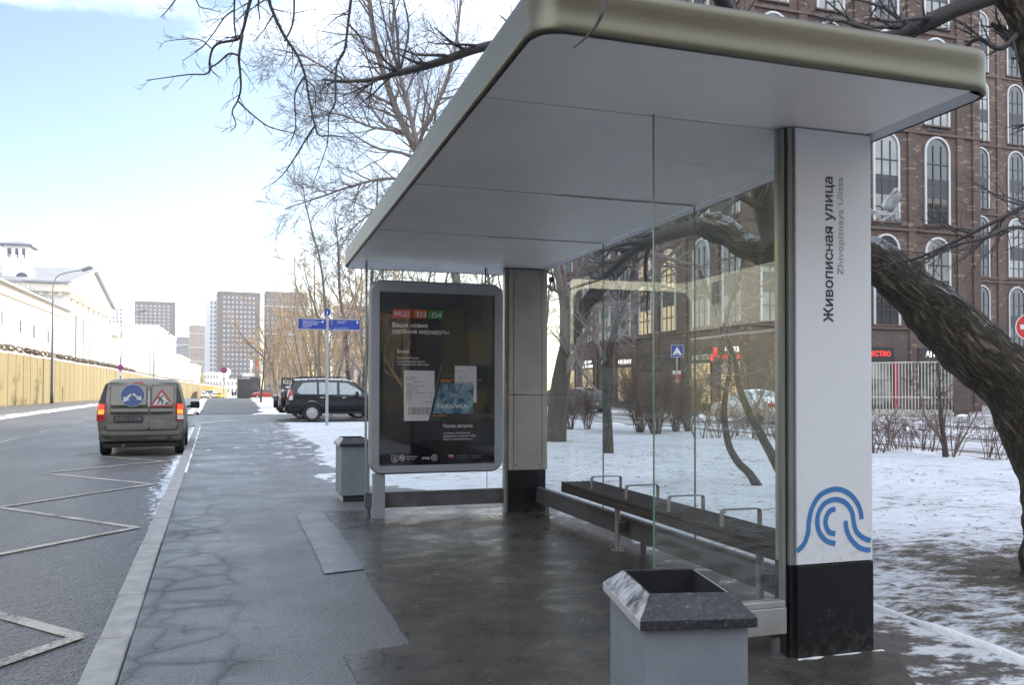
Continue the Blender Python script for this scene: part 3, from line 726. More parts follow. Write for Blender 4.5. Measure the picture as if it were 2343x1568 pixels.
# roof: rounded rectangle swept with a drooping edge profile
RX0, RX1, RY0, RY1 = 1.0, 3.21, 2.88, 9.29
def rrect(off, r=.13, n=6):
    x0, x1, y0, y1 = RX0-off, RX1+off, RY0-off, RY1+off; r = max(.01, r+off); out = []
    for cx, cy, a0 in ((x1-r, y1-r, 0), (x0+r, y1-r, 90), (x0+r, y0+r, 180), (x1-r, y0+r, 270)):
        for i in range(n+1):
            t = math.radians(a0 + 90*i/n); out.append((cx + r*math.cos(t), cy + r*math.sin(t)))
    return out
prof = [(-.010, 2.700), (-.002, 2.7015), (.004, 2.706), (.006, 2.716), (.005, 2.732), (.002, 2.752), (-.001, 2.776), (-.001, 2.802), (.001, 2.828), (.002, 2.852), (.001, 2.874), (-.005, 2.888), (-.018, 2.897), (-.07, 2.900)]
g = MB(); n = len(rrect(0))
for off, z in prof:
    for x, y in rrect(off): g.v.append((x, y, z))
for i in range(len(prof)-1):
    for j in range(n): g.f.append((i*n+j, i*n+(j+1) % n, (i+1)*n+(j+1) % n, (i+1)*n+j)); g.m.append(0)
g.f.append(tuple(range((len(prof)-1)*n, len(prof)*n))); g.m.append(0)
roof = bs(g, 'roof', M['roof_edge'], smooth=True)
# shadow gap and soffit panels
g = MB(); a, b_ = rrect(-.012), rrect(-.02)
for x, y in a: g.v.append((x, y, 2.7005))
for x, y in b_: g.v.append((x, y, 2.7005))
for x, y in b_: g.v.append((x, y, 2.74))
for j in range(n):
    j2 = (j+1) % n
    g.f += [(j, j2, n+j2, n+j), (n+j, n+j2, 2*n+j2, 2*n+j)]; g.m += [0, 0]
g.f.append(tuple(range(2*n, 3*n))[::-1]); g.m.append(0)
bs(g, 'soffit_backing', M['dark_gap'], roof).location = (0, 0, 0)
seams = [2.92, 3.68, 5.37, 7.01, 8.69]
GX = 3.10
for i in range(4):       # four flat panels
    g = MB(); y0, y1 = seams[i]+.009, seams[i+1]-.009
    x0 = 1.03
    if i == 0: poly = [(x0+.10, y0), (GX-.004, y0), (GX-.004, y1), (x0, y1), (x0, y0+.10), (x0+.03, y0+.03)]
    else: poly = [(x0, y0), (GX-.004, y0), (GX-.004, y1), (x0, y1)]
    g.prism(poly, (0, 0, 2.712 if i == 0 else Z0-.006 - .002*i), (1, 0, 0), (0, 1, 0), (0, 0, .012))
    bs(g, 'soffit_panel', M['soffit'], roof)
g = MB()
g.add([(1.03, 8.70, 2.716), (GX-.004, 8.70, 2.716), (GX-.004, 9.24, 2.702), (1.03, 9.24, 2.702)], [(0, 3, 2, 1)])
g.add([(GX+.004, 2.95, 2.716), (GX+.004, 9.24, 2.716), (3.19, 9.24, 2.702), (3.19, 2.95, 2.702)], [(0, 1, 2, 3)])
bs(g, 'soffit_rim', M['soffit_rim'], roof)
for y in (5.37, 7.01):       # thin white strips in the seams
    g = MB(); g.box((2.02, y-.004, 2.7035), (3.085, y+.0085, 2.709)); bs(g, 'seam_strip', M['sign_white'], roof)
# pillars
def pillar(xa, xb, y, face, label):
    e = empty('pillar', (0, 0, 0), label=label); e.parent = sh; e.location = (-2.0, -6.2, 0)
    zt = 2.708
    g = MB(); g.box((xa-.001, y+.004, .47), (xb, y+.17, zt)); g.build('core', M['steel'], e)
    g = MB(); g.box((xa, y-.012, .474), (xb, y+.003, zt-.004)); fp = g.build('name_board' if face == 'white_panel' else 'cladding', M[face], e, bevel=.003)
    g = MB(); g.box((xa-.003, y-.016, .001), (xb+.002, y+.175, .469)); g.build('plinth', M['black_base'], e, bevel=.004)
    return e, fp
pe, board = pillar(2.655, 3.118, 3.60, 'white_panel', 'near pillar with a white name board above a black plinth')
pf, clad = pillar(2.745, 3.175, 8.78, 'alu_stone', 'far pillar clad in grey metal above a black plinth')
# steel edge strips on the street side of the pillars, where the glass clamps in
g = MB(); g.box((2.622, 3.606, .47), (2.653, 3.66, 2.706)); g.box((2.590, 3.622, .25), (2.612, 3.655, 2.706)); g.build('edge_strip', M['edge_steel'], pe, bevel=.003)
g = MB(); g.box((2.6125, 3.625, .0), (2.6215, 3.655, 2.706)); g.build('rubber_seal', M['black_plastic'], pe)
g = MB(); g.box((2.622, 3.605, .0), (2.652, 3.66, .468)); g.build('plinth_strip', M['black_base'], pe)
g = MB(); g.box((2.705, 8.80, .0), (2.742, 8.88, 2.706)); g.box((3.178, 8.79, .47), (3.205, 8.9, 2.706)); g.build('edge_strip', M['steel'], pf, bevel=.003)
g = MB()
for z in (1.305,): g.box((2.752, 8.764, z), (3.168, 8.7675, z+.006))
g.box((2.80, 8.764, .48), (2.803, 8.7675, 2.70)); g.box((3.13, 8.764, .48), (3.133, 8.7675, 2.70)); g.build('cladding_joint', M['dark_gap'], pf)
for x in (2.83, 3.10):
    for z in (.53, 2.64): g = MB(); g.lathe([(.008, 0), (.008, -.004)], (x, 8.768, z), 8, 'y'); g.build('rivet', M['dark_gap'], pf)
g = MB(); g.tube(smooth_path([(3.22, 8.70, 2.70), (3.235, 8.70, 2.60), (3.20, 8.69, 2.53), (3.22, 8.70, 2.47), (3.26, 8.70, 2.50), (3.25, 8.70, 2.58), (3.22, 8.7, 2.62)], 5), .008, 6); g.box((3.195, 8.68, 2.57), (3.25, 8.72, 2.62)); g.build('cable_loop', M['black_plastic'], pf)
g = MB(); g.lathe([(.03, .055), (.036, .03), (.03, 0)], (3.145, 3.66, 2.645), 14); g.build('lamp', M['black_plastic'], pe)
# lettering on the white board
u_, v_ = (0, 0, 1), (-1, 0, 0)
p1, p2 = onY(1906.5, 738, 3.586), onY(1906.5, 405, 3.586)
text('street_name', 'Живописная улица', M['letter_dark'], board, p1, u_, v_, .058, .0006, .022, (p2-p1).length)
p1, p2 = onY(1930, 630, 3.586), onY(1930, 406, 3.586)
text('street_name_latin', 'Zhivopisnaya Ulitsa', M['letter_grey'], board, p1, u_, v_, .038, .0006, 0, (p2-p1).length)
# wave emblem
def band(g, pts, w, y, px):
    P_ = smooth_path([onY(*px(a, b), y) for a, b in pts], 6); L = []
    for i, p in enumerate(P_):
        d = (P_[min(i+1, len(P_)-1)] - P_[max(0, i-1)]).normalized(); n_ = Vector((d.z, 0, -d.x))*w/2
        L += [p + n_, p - n_]
    g.add(L, [(2*i, 2*i+1, 2*i+3, 2*i+2) for i in range(len(P_)-1)])
z5 = lambda x, y: ((1650 + x/2.246)/1.306, (1350 + y/2.246)/1.306)
g = MB()
band(g, [(1642, 672), (1690, 622), (1718, 545), (1724, 470), (1745, 380), (1800, 293), (1900, 253), (1990, 280), (2050, 350), (2072, 410), (2077, 455)], .0265, 3.586, z5)
band(g, [(2138, 600), (2085, 578), (2042, 535), (2024, 470), (2012, 405), (1970, 345), (1900, 322), (1832, 348), (1790, 410), (1780, 475), (1795, 545), (1840, 600), (1901, 620)], .0265, 3.586, z5)
band(g, [(1901, 386), (1862, 402), (1838, 450), (1838, 500), (1862, 542), (1901, 553)], .0265, 3.586, z5)
band(g, [(1970, 466), (1976, 520), (2000, 580), (2045, 632), (2090, 657), (2138, 663)], .0265, 3.586, z5)
g.build('emblem', M['logo_blue'], board)
# glass walls
def pane(a, b, name='glass_panel'):
    g = MB(); g.box(a, b); o = bs(g, name, M['clear_glass'])
    return o
pane((1.875, 3.63, .27), (2.60, 3.642, 2.706))                 # short wall beside the near pillar
for y0, y1 in ((3.80, 5.366), (5.374, 7.006), (7.014, 8.76)): pane((GX-.005, y0, .25), (GX+.005, y1, 2.706))
pane((1.18, 8.86, .25), (2.52, 8.87, 2.706)); pane((2.527, 8.86, .25), (2.70, 8.87, 2.706))
for a, b_ in [((1.873, 3.629, .27), (1.8755, 3.643, 2.706)), ((1.178, 8.859, .25), (1.1805, 8.871, 2.706)), ((2.521, 8.859, .25), (2.526, 8.871, 2.706))] + [((GX-.0055, y, .25), (GX+.0055, y+.006, 2.706)) for y in (5.367, 7.007)]:
    g = MB(); g.box(a, b_); bs(g, 'glass_edge', M['glass_edge'])
def rail(a, b, name='bottom_rail', mat='steel_dull'):
    g = MB(); g.box(a, b); (x0, y0, z0), (x1, y1, z1) = a, b
    if x1-x0 > y1-y0: g.box((x0+.002, y0+.006, z1+.001), (x1-.002, y1-.006, z1+.034))
    else: g.box((x0+.006, y0+.002, z1+.001), (x1-.006, y1-.002, z1+.034))
    bs(g, name, M[mat], bevel=.004)
rail((1.87, 3.60, .13), (2.60, 3.67, .262), mat='steel'); rail((GX-.035, 3.80, .11), (GX+.035, 8.77, .245)); rail((1.18, 8.83, .105), (2.70, 8.90, .235))
for x, y in ((1.22, 8.865), (1.92, 3.635), (2.56, 3.64), (3.10, 3.9), (3.10, 6.2), (3.10, 8.5)):
    g = MB(); g.lathe([(.024, .0), (.024, .12)], (x, y, -.01), 14); g.lathe([(.05, .0), (.05, .012)], (x, y, .001), 14); bs(g, 'foot', M['steel_dull'])
g = MB(); g.box((1.181, 8.852, .235), (1.20, 8.858, 2.71)); bs(g, 'glass_clip', M['steel'])

# ------------------------------------------------------------------ bench
be = empty('bench', (2.92, 5.4, 0), label='dark slatted bench with four metal armrest hoops under the shelter', cat='bench')
def bb(g, name, mat, **k):
    o = g.build(name, mat, be, **k); o.location = (-2.92, -5.4, 0); return o
BY0, BY1 = 3.72, 7.18
ns, w = 7, .032
g = MB()
for i in range(ns):
    x = 2.755 + i*(.325-w)/(ns-1); g.box((x, BY0, .487), (x+w, BY1, .516))
bb(g, 'seat', M['bench_wood'], bevel=.004)
g = MB(); g.box((2.752, BY0+.003, .425), (2.78, BY1-.003, .485)); bb(g, 'front_board', M['bench_wood'], bevel=.004)
g = MB(); g.box((2.79, BY0+.02, .44), (3.07, BY1-.02, .470)); bb(g, 'seat_frame', M['black_plastic'])
for y in (6.45, 4.40):
    g = MB(); g.lathe([(.055, .0), (.055, .012), (.024, .014), (.024, .44)], (2.985, y, .0), 18); bb(g, 'leg', M['bench_metal'])
    g = MB(); g.box((2.985, y-.03, .16), (3.062, y+.03, .24)); bb(g, 'bracket', M['steel_dull'], bevel=.003)
for y in (6.55, 5.87, 5.19, 4.51):
    P_ = []; x0, x1, z0, z1, r = 2.79, 3.06, .49, .622, .022
    for cx, cz, a0, a1 in ((x0+r, z1-r, 180, 90), (x1-r, z1-r, 90, 0)):
        for i in range(5):
            t = math.radians(a0 + (a1-a0)*i/4); P_.append((cx + r*math.cos(t), cz + r*math.sin(t)))
    P_ = [(x0, z0)] + P_ + [(x1, z0)]
    g = MB(); n_ = len(P_); hw, th = .022, .006
    for i, (x, z) in enumerate(P_):
        a, c = P_[max(0, i-1)], P_[min(n_-1, i+1)]; d = Vector((c[0]-a[0], 0, c[1]-a[1])).normalized(); q_ = Vector((-d.z, 0, d.x))*th/2
        for sy, sn in ((-hw, -1), (hw, -1), (hw, 1), (-hw, 1)): g.v.append((x+q_.x*sn, y+sy, z+q_.z*sn))
    for i in range(n_-1):
        for j in range(4): g.f.append((i*4+j, i*4+(j+1) % 4, i*4+4+(j+1) % 4, i*4+4+j)); g.m.append(0)
    bb(g, 'armrest', M['bench_metal'], fix=True)

# ------------------------------------------------------------------ poster display
pd_ = empty('poster_display', (1.93, 8.72, 0), label='grey framed poster display with rounded corners and a dark transport poster', cat='poster display')
def pp(g, name, mat, parent=pd_, **k):
    o = g.build(name, mat, parent, **k)
    if parent is pd_: o.location = (-1.93, -8.72, 0)
    return o
AX0, AX1, AZ0, AZ1, AY = 1.215, 2.665, .475, 2.515, 8.72
def rr(x0, x1, z0, z1, r, n=7):
    o = []
    for cx, cz, a0 in ((x1-r, z1-r, 0), (x0+r, z1-r, 90), (x0+r, z0+r, 180), (x1-r, z0+r, 270)):
        for i in range(n+1):
            t = math.radians(a0 + 90*i/n); o.append((cx + r*math.cos(t), cz + r*math.sin(t)))
    return o
OX0, OX1, OZ0, OZ1 = 1.31, 2.57, .56, 2.395
g = MB(); outer = rr(AX0, AX1, AZ0, AZ1, .13); inner = rr(OX0, OX1, OZ0, OZ1, .004); n = len(outer)
outer2 = rr(AX0+.012, AX1-.012, AZ0+.012, AZ1-.012, .12)
for ring, y in ((outer, AY+.12), (outer, AY+.012), (outer2, AY), (inner, AY), (inner, AY+.02)):
    for x, z in ring: g.v.append((x, y, z))
for i in range(4):
    for j in range(n): g.f.append((i*n+j, (i+1)*n+j, (i+1)*n+(j+1) % n, i*n+(j+1) % n)); g.m.append(0)
g.f.append(tuple(range(n))); g.m.append(0)
pp(g, 'frame', M['frame_grey'], fix=True)
g = MB(); sd = rr(AX0-.006, AX1+.006, AZ0-.006, AZ1+.006, .135)
for y in (AY+.03, AY+.095):
    for x, z in sd: g.v.append((x, y, z))
for j in range(n): g.f.append((j, n+j, n+(j+1) % n, (j+1) % n)); g.m.append(0)
g.f += [tuple(range(n)), tuple(range(n, 2*n))[::-1]]; g.m += [0, 0]
pp(g, 'side_band', M['steel'])
g = MB(); g.box((OX0, AY+.016, OZ0), (OX1, AY+.019, OZ1)); poster = pp(g, 'poster', M['poster_dark'])
g = MB(); g.box((1.25, AY+.03, .0), (1.38, AY+.10, .478)); pp(g, 'post', M['frame_grey'], bevel=.006)
g = MB(); g.box((2.47, AY+.05, 2.51), (2.485, AY+.065, 2.706)); pp(g, 'hanger', M['black_plastic'])
# printing: positions in the poster's own plane (zoomed photograph pixels of the poster -> plane y)
PYF = AY+.0145
z3 = lambda x, y: ((1000 + x/1.913)/1.306, (780 + y/1.913)/1.306)
def pt(x, y, dy=0): return onY(*z3(x, y), PYF - dy)
def ptext(name, s, x, y, x2, h, mat, bold=0.0, shear=0):
    a, b_ = pt(x, y), pt(x2, y); a2 = pt(x, y-h); return text(name, s, M[mat], poster, a, (1, 0, 0), (0, 0, 1), (a2-a).length, .0004, bold, (b_-a).length, shear=shear)
def ppoly(name, pts, mat, dy=0):
    g = MB(); q_ = [pt(x, y, dy) for x, y in pts]; g.add(q_, [tuple(range(len(q_)))]); return g.build(name, M[mat], poster, fix=False)
ppoly('route_tag', [(338, 274), (446, 277), (434, 328), (321, 326)], 'poster_red'); ppoly('route_tag', [(452, 277), (535, 280), (524, 330), (441, 328)], 'poster_orange'); ppoly('route_tag', [(543, 281), (626, 284), (615, 333), (532, 330)], 'poster_green')
ptext('tag_text', 'МЦД', 340, 312, 424, 25, 'poster_text', .01); ptext('tag_text', 'D3', 468, 318, 521, 28, 'poster_text', .01); ptext('tag_text', 'D4', 556, 323, 607, 28, 'poster_text', .01)
ptext('headline', 'Ваши новые', 328, 378, 529, 27, 'poster_text', .018); ptext('headline', 'удобные маршруты', 328, 413, 651, 27, 'poster_text', .018)
ptext('subhead', 'Было', 357, 526, 423, 20, 'poster_text', .015); ptext('subhead', 'После запуска', 619, 954, 786, 19, 'poster_text', .015)
for s, y, x2 in (('Бумажный билет', 560, 480), ('с платной пересадкой', 580, 514), ('на Московский транспорт', 597, 541)): ptext('small_print', s, 357, y, x2, 12, 'poster_text')
for s, y, x2 in (('«Тройка» с бесплатной', 991, 772), ('пересадкой на метро, МЦК,', 1008, 808), ('МЦД в течение 90 минут', 1026, 790)): ptext('small_print', s, 619, y, x2, 12, 'poster_text')
ppoly('receipt', [(687, 600), (811, 602), (811, 810), (687, 808)], 'poster_white'); ppoly('receipt', [(396, 626), (571, 629), (571, 760), (536, 914), (396, 916)], 'poster_white', .0006)
g = MB()
for x, y, L in [(410, 664, 55), (410, 675, 52), (450, 690, 66), (410, 702, 32), (410, 714, 110), (410, 727, 56), (410, 740, 70), (410, 752, 150), (410, 765, 34), (410, 778, 42), (540, 778, 22), (410, 791, 30), (538, 791, 24), (410, 806, 20), (515, 806, 46)]:
    a, c = pt(x, y, .0012), pt(x+L, y+5, .0012); nn = max(3, int(L/7)); 
    for i in range(nn):
        if R.random() < .82:
            t0, t1 = i/nn, (i+R.uniform(.55, .9))/nn; g.box((a.x+(c.x-a.x)*t0, a.y, c.z), (a.x+(c.x-a.x)*t1, a.y+.0003, a.z))
for x, y, L in [(697, 627, 36), (697, 636, 36), (727, 648, 44), (697, 655, 22), (697, 664, 78), (697, 673, 38), (697, 682, 46), (697, 692, 110), (794, 717, 14), (794, 727, 14)]:
    a, c = pt(x, y, .0006), pt(x+L, y+4, .0006); nn = max(3, int(L/7))
    for i in range(nn):
        if R.random() < .82: t0, t1 = i/nn, (i+R.uniform(.55, .9))/nn; g.box((a.x+(c.x-a.x)*t0, a.y, c.z), (a.x+(c.x-a.x)*t1, a.y+.0003, a.z))
g.build('receipt_lines', M['poster_ink'], poster)
g = MB(); x = 422
while x < 548:
    wd = R.choice([1.5, 1.5, 3, 4.5]); lim = 880 if x < 540 else 850
    a, c = pt(x, 838, .0012), pt(x+wd, lim, .0012); g.box((a.x, a.y, c.z), (c.x, a.y+.0003, a.z)); x += wd + R.choice([1.5, 2.5, 4])
g.build('barcode', M['poster_ink'], poster); ptext('barcode_digits', '234567 890128', 432, 891, 538, 10, 'poster_ink')
card = ppoly('travel_card', [(604, 700), (784, 699), (791, 702), (794, 708), (792, 864), (788, 871), (780, 874), (560, 874), (566, 850)], 'card_blue', .0012)
a = pt(577, 843, .0022); text('card_name', 'ТРОЙКА', M['sign_white'], poster, a, (1, 0, 0), (0, 0, 1), .040, .0003, .01, (pt(760, 843, .0022)-a).length)
ppoly('stripe', [(606, 681), (664, 682), (664, 694), (606, 693)], 'poster_orange'); ppoly('stripe', [(606, 678), (686, 680), (686, 684), (606, 682)], 'poster_orange'); ppoly('stripe', [(811, 681), (842, 682), (842, 686), (811, 685)], 'poster_orange')
ppoly('stripe', [(555, 884), (640, 884), (640, 889), (553, 889)], 'poster_orange'); ppoly('stripe', [(612, 655), (686, 656), (686, 658), (612, 657)], 'poster_dim'); ppoly('stripe', [(614, 580), (616, 580), (540, 908), (538, 908)], 'poster_dim')
for i in range(6): ppoly('stripe', [(556+i*9, 896), (559+i*9, 896), (554+i*9, 915), (551+i*9, 915)], 'poster_green')
# footer emblems
def ring(cx, cy, r, w, name, a0=0, a1=360, mat='poster_text'):
    g = MB(); c = pt(cx, cy); k_ = (pt(cx+r, cy)-c).length; ww = (pt(cx+w, cy)-c).length; n_ = 28
    for i in range(n_+1):
        t = math.radians(a0 + (a1-a0)*i/n_); g.v += [(c.x+k_*math.cos(t), c.y, c.z+k_*math.sin(t)), (c.x+(k_-ww)*math.cos(t), c.y, c.z+(k_-ww)*math.sin(t))]
    for i in range(n_): g.f.append((2*i, 2*i+1, 2*i+3, 2*i+2)); g.m.append(0)
    g.build(name, M[mat], poster)
ring(384, 1127, 17, 3, 'footer_emblem', -60, 250); ring(384, 1127, 10, 3, 'footer_emblem', -60, 250); ring(384, 1127, 4, 4, 'footer_emblem'); ppoly('footer_emblem', [(398, 1128), (402, 1130), (386, 1150), (382, 1147)], 'poster_text')
ring(570, 1126, 18, 2.5, 'footer_emblem'); ppoly('footer_emblem', [(562, 1117), (580, 1117), (578, 1120), (562, 1120)], 'poster_text'); ppoly('footer_emblem', [(558, 1124), (578, 1124), (576, 1127), (558, 1127)], 'poster_text'); ppoly('footer_emblem', [(562, 1131), (580, 1131), (578, 1134), (562, 1134)], 'poster_text')
g = MB(); sh_ = [(326, 1112), (359, 1112), (359, 1143), (355, 1150), (343, 1153), (330, 1150), (326, 1143)]; q_ = [pt(*p) for p in sh_]; g.tube(q_ + [q_[0]], .0022, 4); g.build('footer_shield', M['poster_text'], poster)
g = MB(); g.tube(smooth_path([pt(*p) for p in [(334, 1146), (341, 1140), (350, 1144), (348, 1134), (336, 1131), (343, 1122), (351, 1118)]], 4), .0036, 5); g.build('footer_crest', M['poster_text'], poster)
ptext('footer_text', 'Московский', 407, 1125, 470, 10, 'poster_text'); ptext('footer_text', 'транспорт', 407, 1138, 460, 9, 'poster_text'); ptext('footer_text', 'ржд', 500, 1134, 541, 14, 'poster_text', .03)
ppoly('flag_stripe', [(652, 1111), (679, 1111), (679, 1117), (652, 1117)], 'sign_white'); ppoly('flag_stripe', [(652, 1117), (679, 1117), (679, 1123), (652, 1123)], 'sign_blue'); ppoly('flag_stripe', [(652, 1123), (679, 1123), (679, 1130), (652, 1130)], 'poster_red')
for s, x, y, x2 in (('+7 495 539-54-54', 692, 1118, 765), ('3210 с мобильного', 692, 1130, 768), ('transport.mos.ru', 778, 1117, 842), ('mostrans', 778, 1128, 836)): ptext('footer_text', s, x, y, x2, 7, 'poster_dim')
g = MB(); g.box((OX0+.001, AY+.006, OZ0+.001), (OX1-.001, AY+.009, OZ1-.001)); pp(g, 'poster_glass', M['poster_glass'])

# ------------------------------------------------------------------ waste bins
def bin_(loc_, rz, label, name='waste_bin'):
    e = empty(name, loc_, rz, label=label, cat='waste bin', group='grey waste bins at the bus stop')
    hw, hd, zt = .172, .245, .643
    g = MB(); g.box((-hw+.008, -hd+.008, .07), (hw-.008, hd-.008, zt-.006)); g.build('body', M['bin_body'], e, bevel=.006)
    g = MB(); g.box((-hw+.03, -hd+.03, .0), (hw-.03, hd-.03, .069)); g.build('base', M['bin_lid'], e, bevel=.006)
    g = MB(); a, c, i, j_ = hw+.014, hd+.014, .130, .176; z0, z1, z2 = zt-.012, zt+.018, .722
    rings = [(a-.022, c-.022, z0), (a, c, z0), (a, c, z1), (i, j_, z2), (i-.006, j_-.006, z2), (i-.006, j_-.006, z0-.3)]
    for hx, hy, z in rings: g.v += [(-hx, -hy, z), (hx, -hy, z), (hx, hy, z), (-hx, hy, z)]
    for r_ in range(len(rings)-1):
        for j in range(4): g.f.append((r_*4+j, r_*4+(j+1) % 4, r_*4+4+(j+1) % 4, r_*4+4+j)); g.m.append(0)
    g.build('lid', M['bin_lid'], e, bevel=.005)
    g = MB(); ii, jj = i-.0075, j_-.0075
    g.add([(-ii, -jj, z2-.004), (ii, -jj, z2-.004), (ii, jj, z2-.004), (-ii, jj, z2-.004), (-ii, -jj, .30), (ii, -jj, .30), (ii, jj, .30), (-ii, jj, .30)], [(0, 1, 5, 4), (1, 2, 6, 5), (2, 3, 7, 6), (3, 0, 4, 7), (4, 5, 6, 7)])
    g.build('liner', M['bin_inside'], e)
    return e
bin_((1.365, 2.505, 0), math.radians(-11.5), 'grey waste bin with a frosted stone lid beside the white name pillar')
bin_((1.24, 10.45, 0), math.radians(2), 'grey waste bin with a black lid standing behind the poster display').scale = (1.05, 1.05, 1.07)
# ------------------------------------------------------------------ brick apartment block on the right
XB, YB = 26.8, 40.8
block = empty('apartment_block', (XB, YB, 0), label='dark brown brick apartment block with white framed arched windows and shops below', cat='building')
def ab(g, name, mat, parent=block, **k):
    o = g.build(name, mat, parent, **k)
    if parent is block: o.location = (-XB, -YB, 0)
    return o
HT = 42.0
XE, YW, XW = 43.75, 58.0, 95.0
g = MB()                                   # main volumes
g.box((XB, YB, 5.05), (XE, 70.0, HT)); ab(g, 'wall', M['brick_dark'])
g = MB(); g.box((XB-.02, YB-.02, 0), (XE+.02, 70.02, 5.05)); ab(g, 'base_wall', M['brick_base'])
g = MB(); g.box((XE+.03, YW, 5.05), (XW, 72, HT)); ab(g, 'wing_wall', M['brick_dark'])
g = MB(); g.box((XE+.05, YW-.02, 0), (XW+.02, 72.02, 5.05)); ab(g, 'wing_base', M['brick_base'])
for z, h, pr in ((5.05, .16, .14), (11.05, .14, .16), (11.35, .30, .07), (17.1, .14, .16), (23.3, .14, .16), (29.6, .14, .16), (HT-.5, .5, .3)):
    g = MB()
    g.box((XB-pr, YB-pr, z), (XE+pr, YB+.01-.02, z+h)); g.box((XB-pr, YB-.01, z), (XB-.021, 70+pr, z+h)); g.box((XE+pr+.002, YW-pr, z+.01), (XW, YW-.021, z+h+.01))
    ab(g, 'cornice', M['brick_trim'])
# arched windows: one prototype, white surround, dark mullions, mirror panes
def arch(w, h, n=10):
    r = w/2; o = [(-r, 0)]
    for i in range(n+1):
        t = math.pi*(1 - i/n); o.append((r*math.cos(t), h - r + r*math.sin(t)))
    o.append((r, 0)); return o
def make_window(w, h):
    e = bpy.data.objects.new('window', None); COL.objects.link(e)
    A, B = arch(w, h), arch(w-.24, h-.12); n = len(A)
    g = MB()                               # outward is -y
    for poly, y in ((A, .0), (A, -.10), (B, -.10), (B, .03)):
        for x, z in poly: g.v.append((x, y, z))
    for i in range(3):
        for j in range(n-1): g.f.append((i*n+j, i*n+j+1, (i+1)*n+j+1, (i+1)*n+j)); g.m.append(0)
    g.build('frame', M['window_white'], e, fix=True)
    g = MB(); C_ = arch(w-.245, h-.125); g.add([(x, -.006, z) for x, z in C_], [tuple(range(len(C_)))[::-1]]); g.build('pane', M['facade_glass'], e)
    g = MB(); iw = w/2-.125
    for x in (-iw*.36, iw*.36): g.box((x-.035, -.05, .02), (x+.035, -.0065, h-.24))
    g.box((-iw, -.052, h*.52), (iw, -.0066, h*.52+.07)); g.box((-iw, -.052, h*.74), (iw, -.0066, h*.74+.07)); g.box((-iw, -.052, h*.22), (iw, -.0066, h*.22+.07)); g.box((-iw, -.054, .02), (iw, -.0067, .10))
    g.build('mullions', M['mullion_dark'], e)
    g = MB(); g.box((-iw, -.03, h*.30), (iw, -.0068, h*.515)); g.build('spandrel', M['mullion_dark'], e)
    g = MB(); g.box((-w/2-.1, -.16, -.09), (w/2+.1, .0, -.002)); g.build('sill', M['brick_trim'], e)
    return e
wproto = make_window(1.95, 5.5)
RW = random.Random(9); PANES = []
for nm in ('pane_dark', 'pane_blind'):
    d_ = [c for c in wproto.children if c.name.startswith('pane')][0].data.copy(); d_.materials[0] = M[nm]; PANES.append(d_)
first = True
def put_window(x, y, z, rz):
    global first
    o = wproto if first else copy_tree(wproto); first = False
    o.parent = block; o.location = (x - XB, y - YB, z); o.rotation_euler = (0, 0, rz)
    t = RW.random()               # dark rooms, drawn blinds and plain reflections by turns
    if t < .55:
        for ch in o.children:
            if ch.name.startswith('pane'): ch.data = PANES[0 if t < .3 else 1]
            if ch.name.startswith('mullions') and t > .42: ch.location.z = -.35
    return o
rows = [5.32, 11.55, 17.7, 23.8, 30.0]
sx = [28.7, 32.6, 36.55, 40.4]             # along the short face
sy = [42.1, 45.5, 49.7, 53.1, 56.5, 60.1, 63.6, 67.9]
lit = {(0, 2), (0, 3)}
for r_, z in enumerate(rows):
    for i, y in enumerate(sy):
        o = put_window(XB-.021, y, z, -math.pi/2)
        if (r_, i) in lit:
            for ch in o.children:
                if ch.name.startswith('pane'): ch.data = ch.data.copy(); ch.data.materials[0] = M['flat_lit']
    for i, x in enumerate(sx): put_window(x, YB-.021, z, 0)
    for i in range(6): put_window(45.9 + i*4.1, YW-.021, z, 0)
# pilasters
for y in [40.9, 43.8, 47.6, 51.4, 54.8, 58.3, 61.85, 65.8, 69.7]:
    g = MB(); g.box((XB-.12, y-.28, .0), (XB-.022, y+.28, HT-.6)); ab(g, 'pilaster', M['brick_dark'])
for x in [27.1, 30.65, 34.55, 38.45, 42.2, 43.45]:
    g = MB(); g.box((x-.28, YB-.11, .0), (x+.28, YB-.022, HT-.6)); ab(g, 'pilaster', M['brick_dark'])
for i in range(6):
    x = 43.9 + i*4.1; g = MB(); g.box((x-.2, YW-.10, .0), (x+.3, YW-.022, HT-.6)); ab(g, 'pilaster', M['brick_dark'])
# shops at street level (street side): black fascia, lit window, lettering
def shop(o, u, w_, kind, sign, cols, h=3.05):
    o, u = Vector(o), Vector(u).normalized(); up = Vector((0, 0, 1)); out = u.cross(up)   # out of the wall
    e = empty('shopfront', (0, 0, 0)); e.parent = block; e.location = (-XB, -YB, 0)
    g = MB(); g.prism([(-w_/2, 0), (w_/2, 0), (w_/2, 3.95), (-w_/2, 3.95)], o + out*.001, u, up, out*.05); g.build('surround', M['shop_black'], e)
    if kind != 'dark':
        g = MB(); a = w_/2-.12; q_ = [o + out*.056 + u*s + up*z for s, z in ((-a, .55), (a, .55), (a, h), (-a, h))]; g.add(q_, [(0, 1, 2, 3)]); g.build('window', M['shop_lit'] if kind == 'lit' else M['facade_glass'], e)
        g = MB(); g.prism([(-a, 1.95), (a, 1.95), (a, 2.02), (-a, 2.02)], o + out*.057, u, up, out*.02); g.prism([(-.03, .55), (.03, .55), (.03, 1.94), (-.03, 1.94)], o + out*.057, u, up, out*.02); g.build('mullions', M['mullion_dark'], e)
    for (s, z, hh, wd, c) in sign: text('lettering', s, M[c], e, o + out*.062 + u*(-wd/2) + up*z, u, up, hh, .01, .02, wd)
    return e
um = (0, -1, 0); ux = (1, 0, 0)
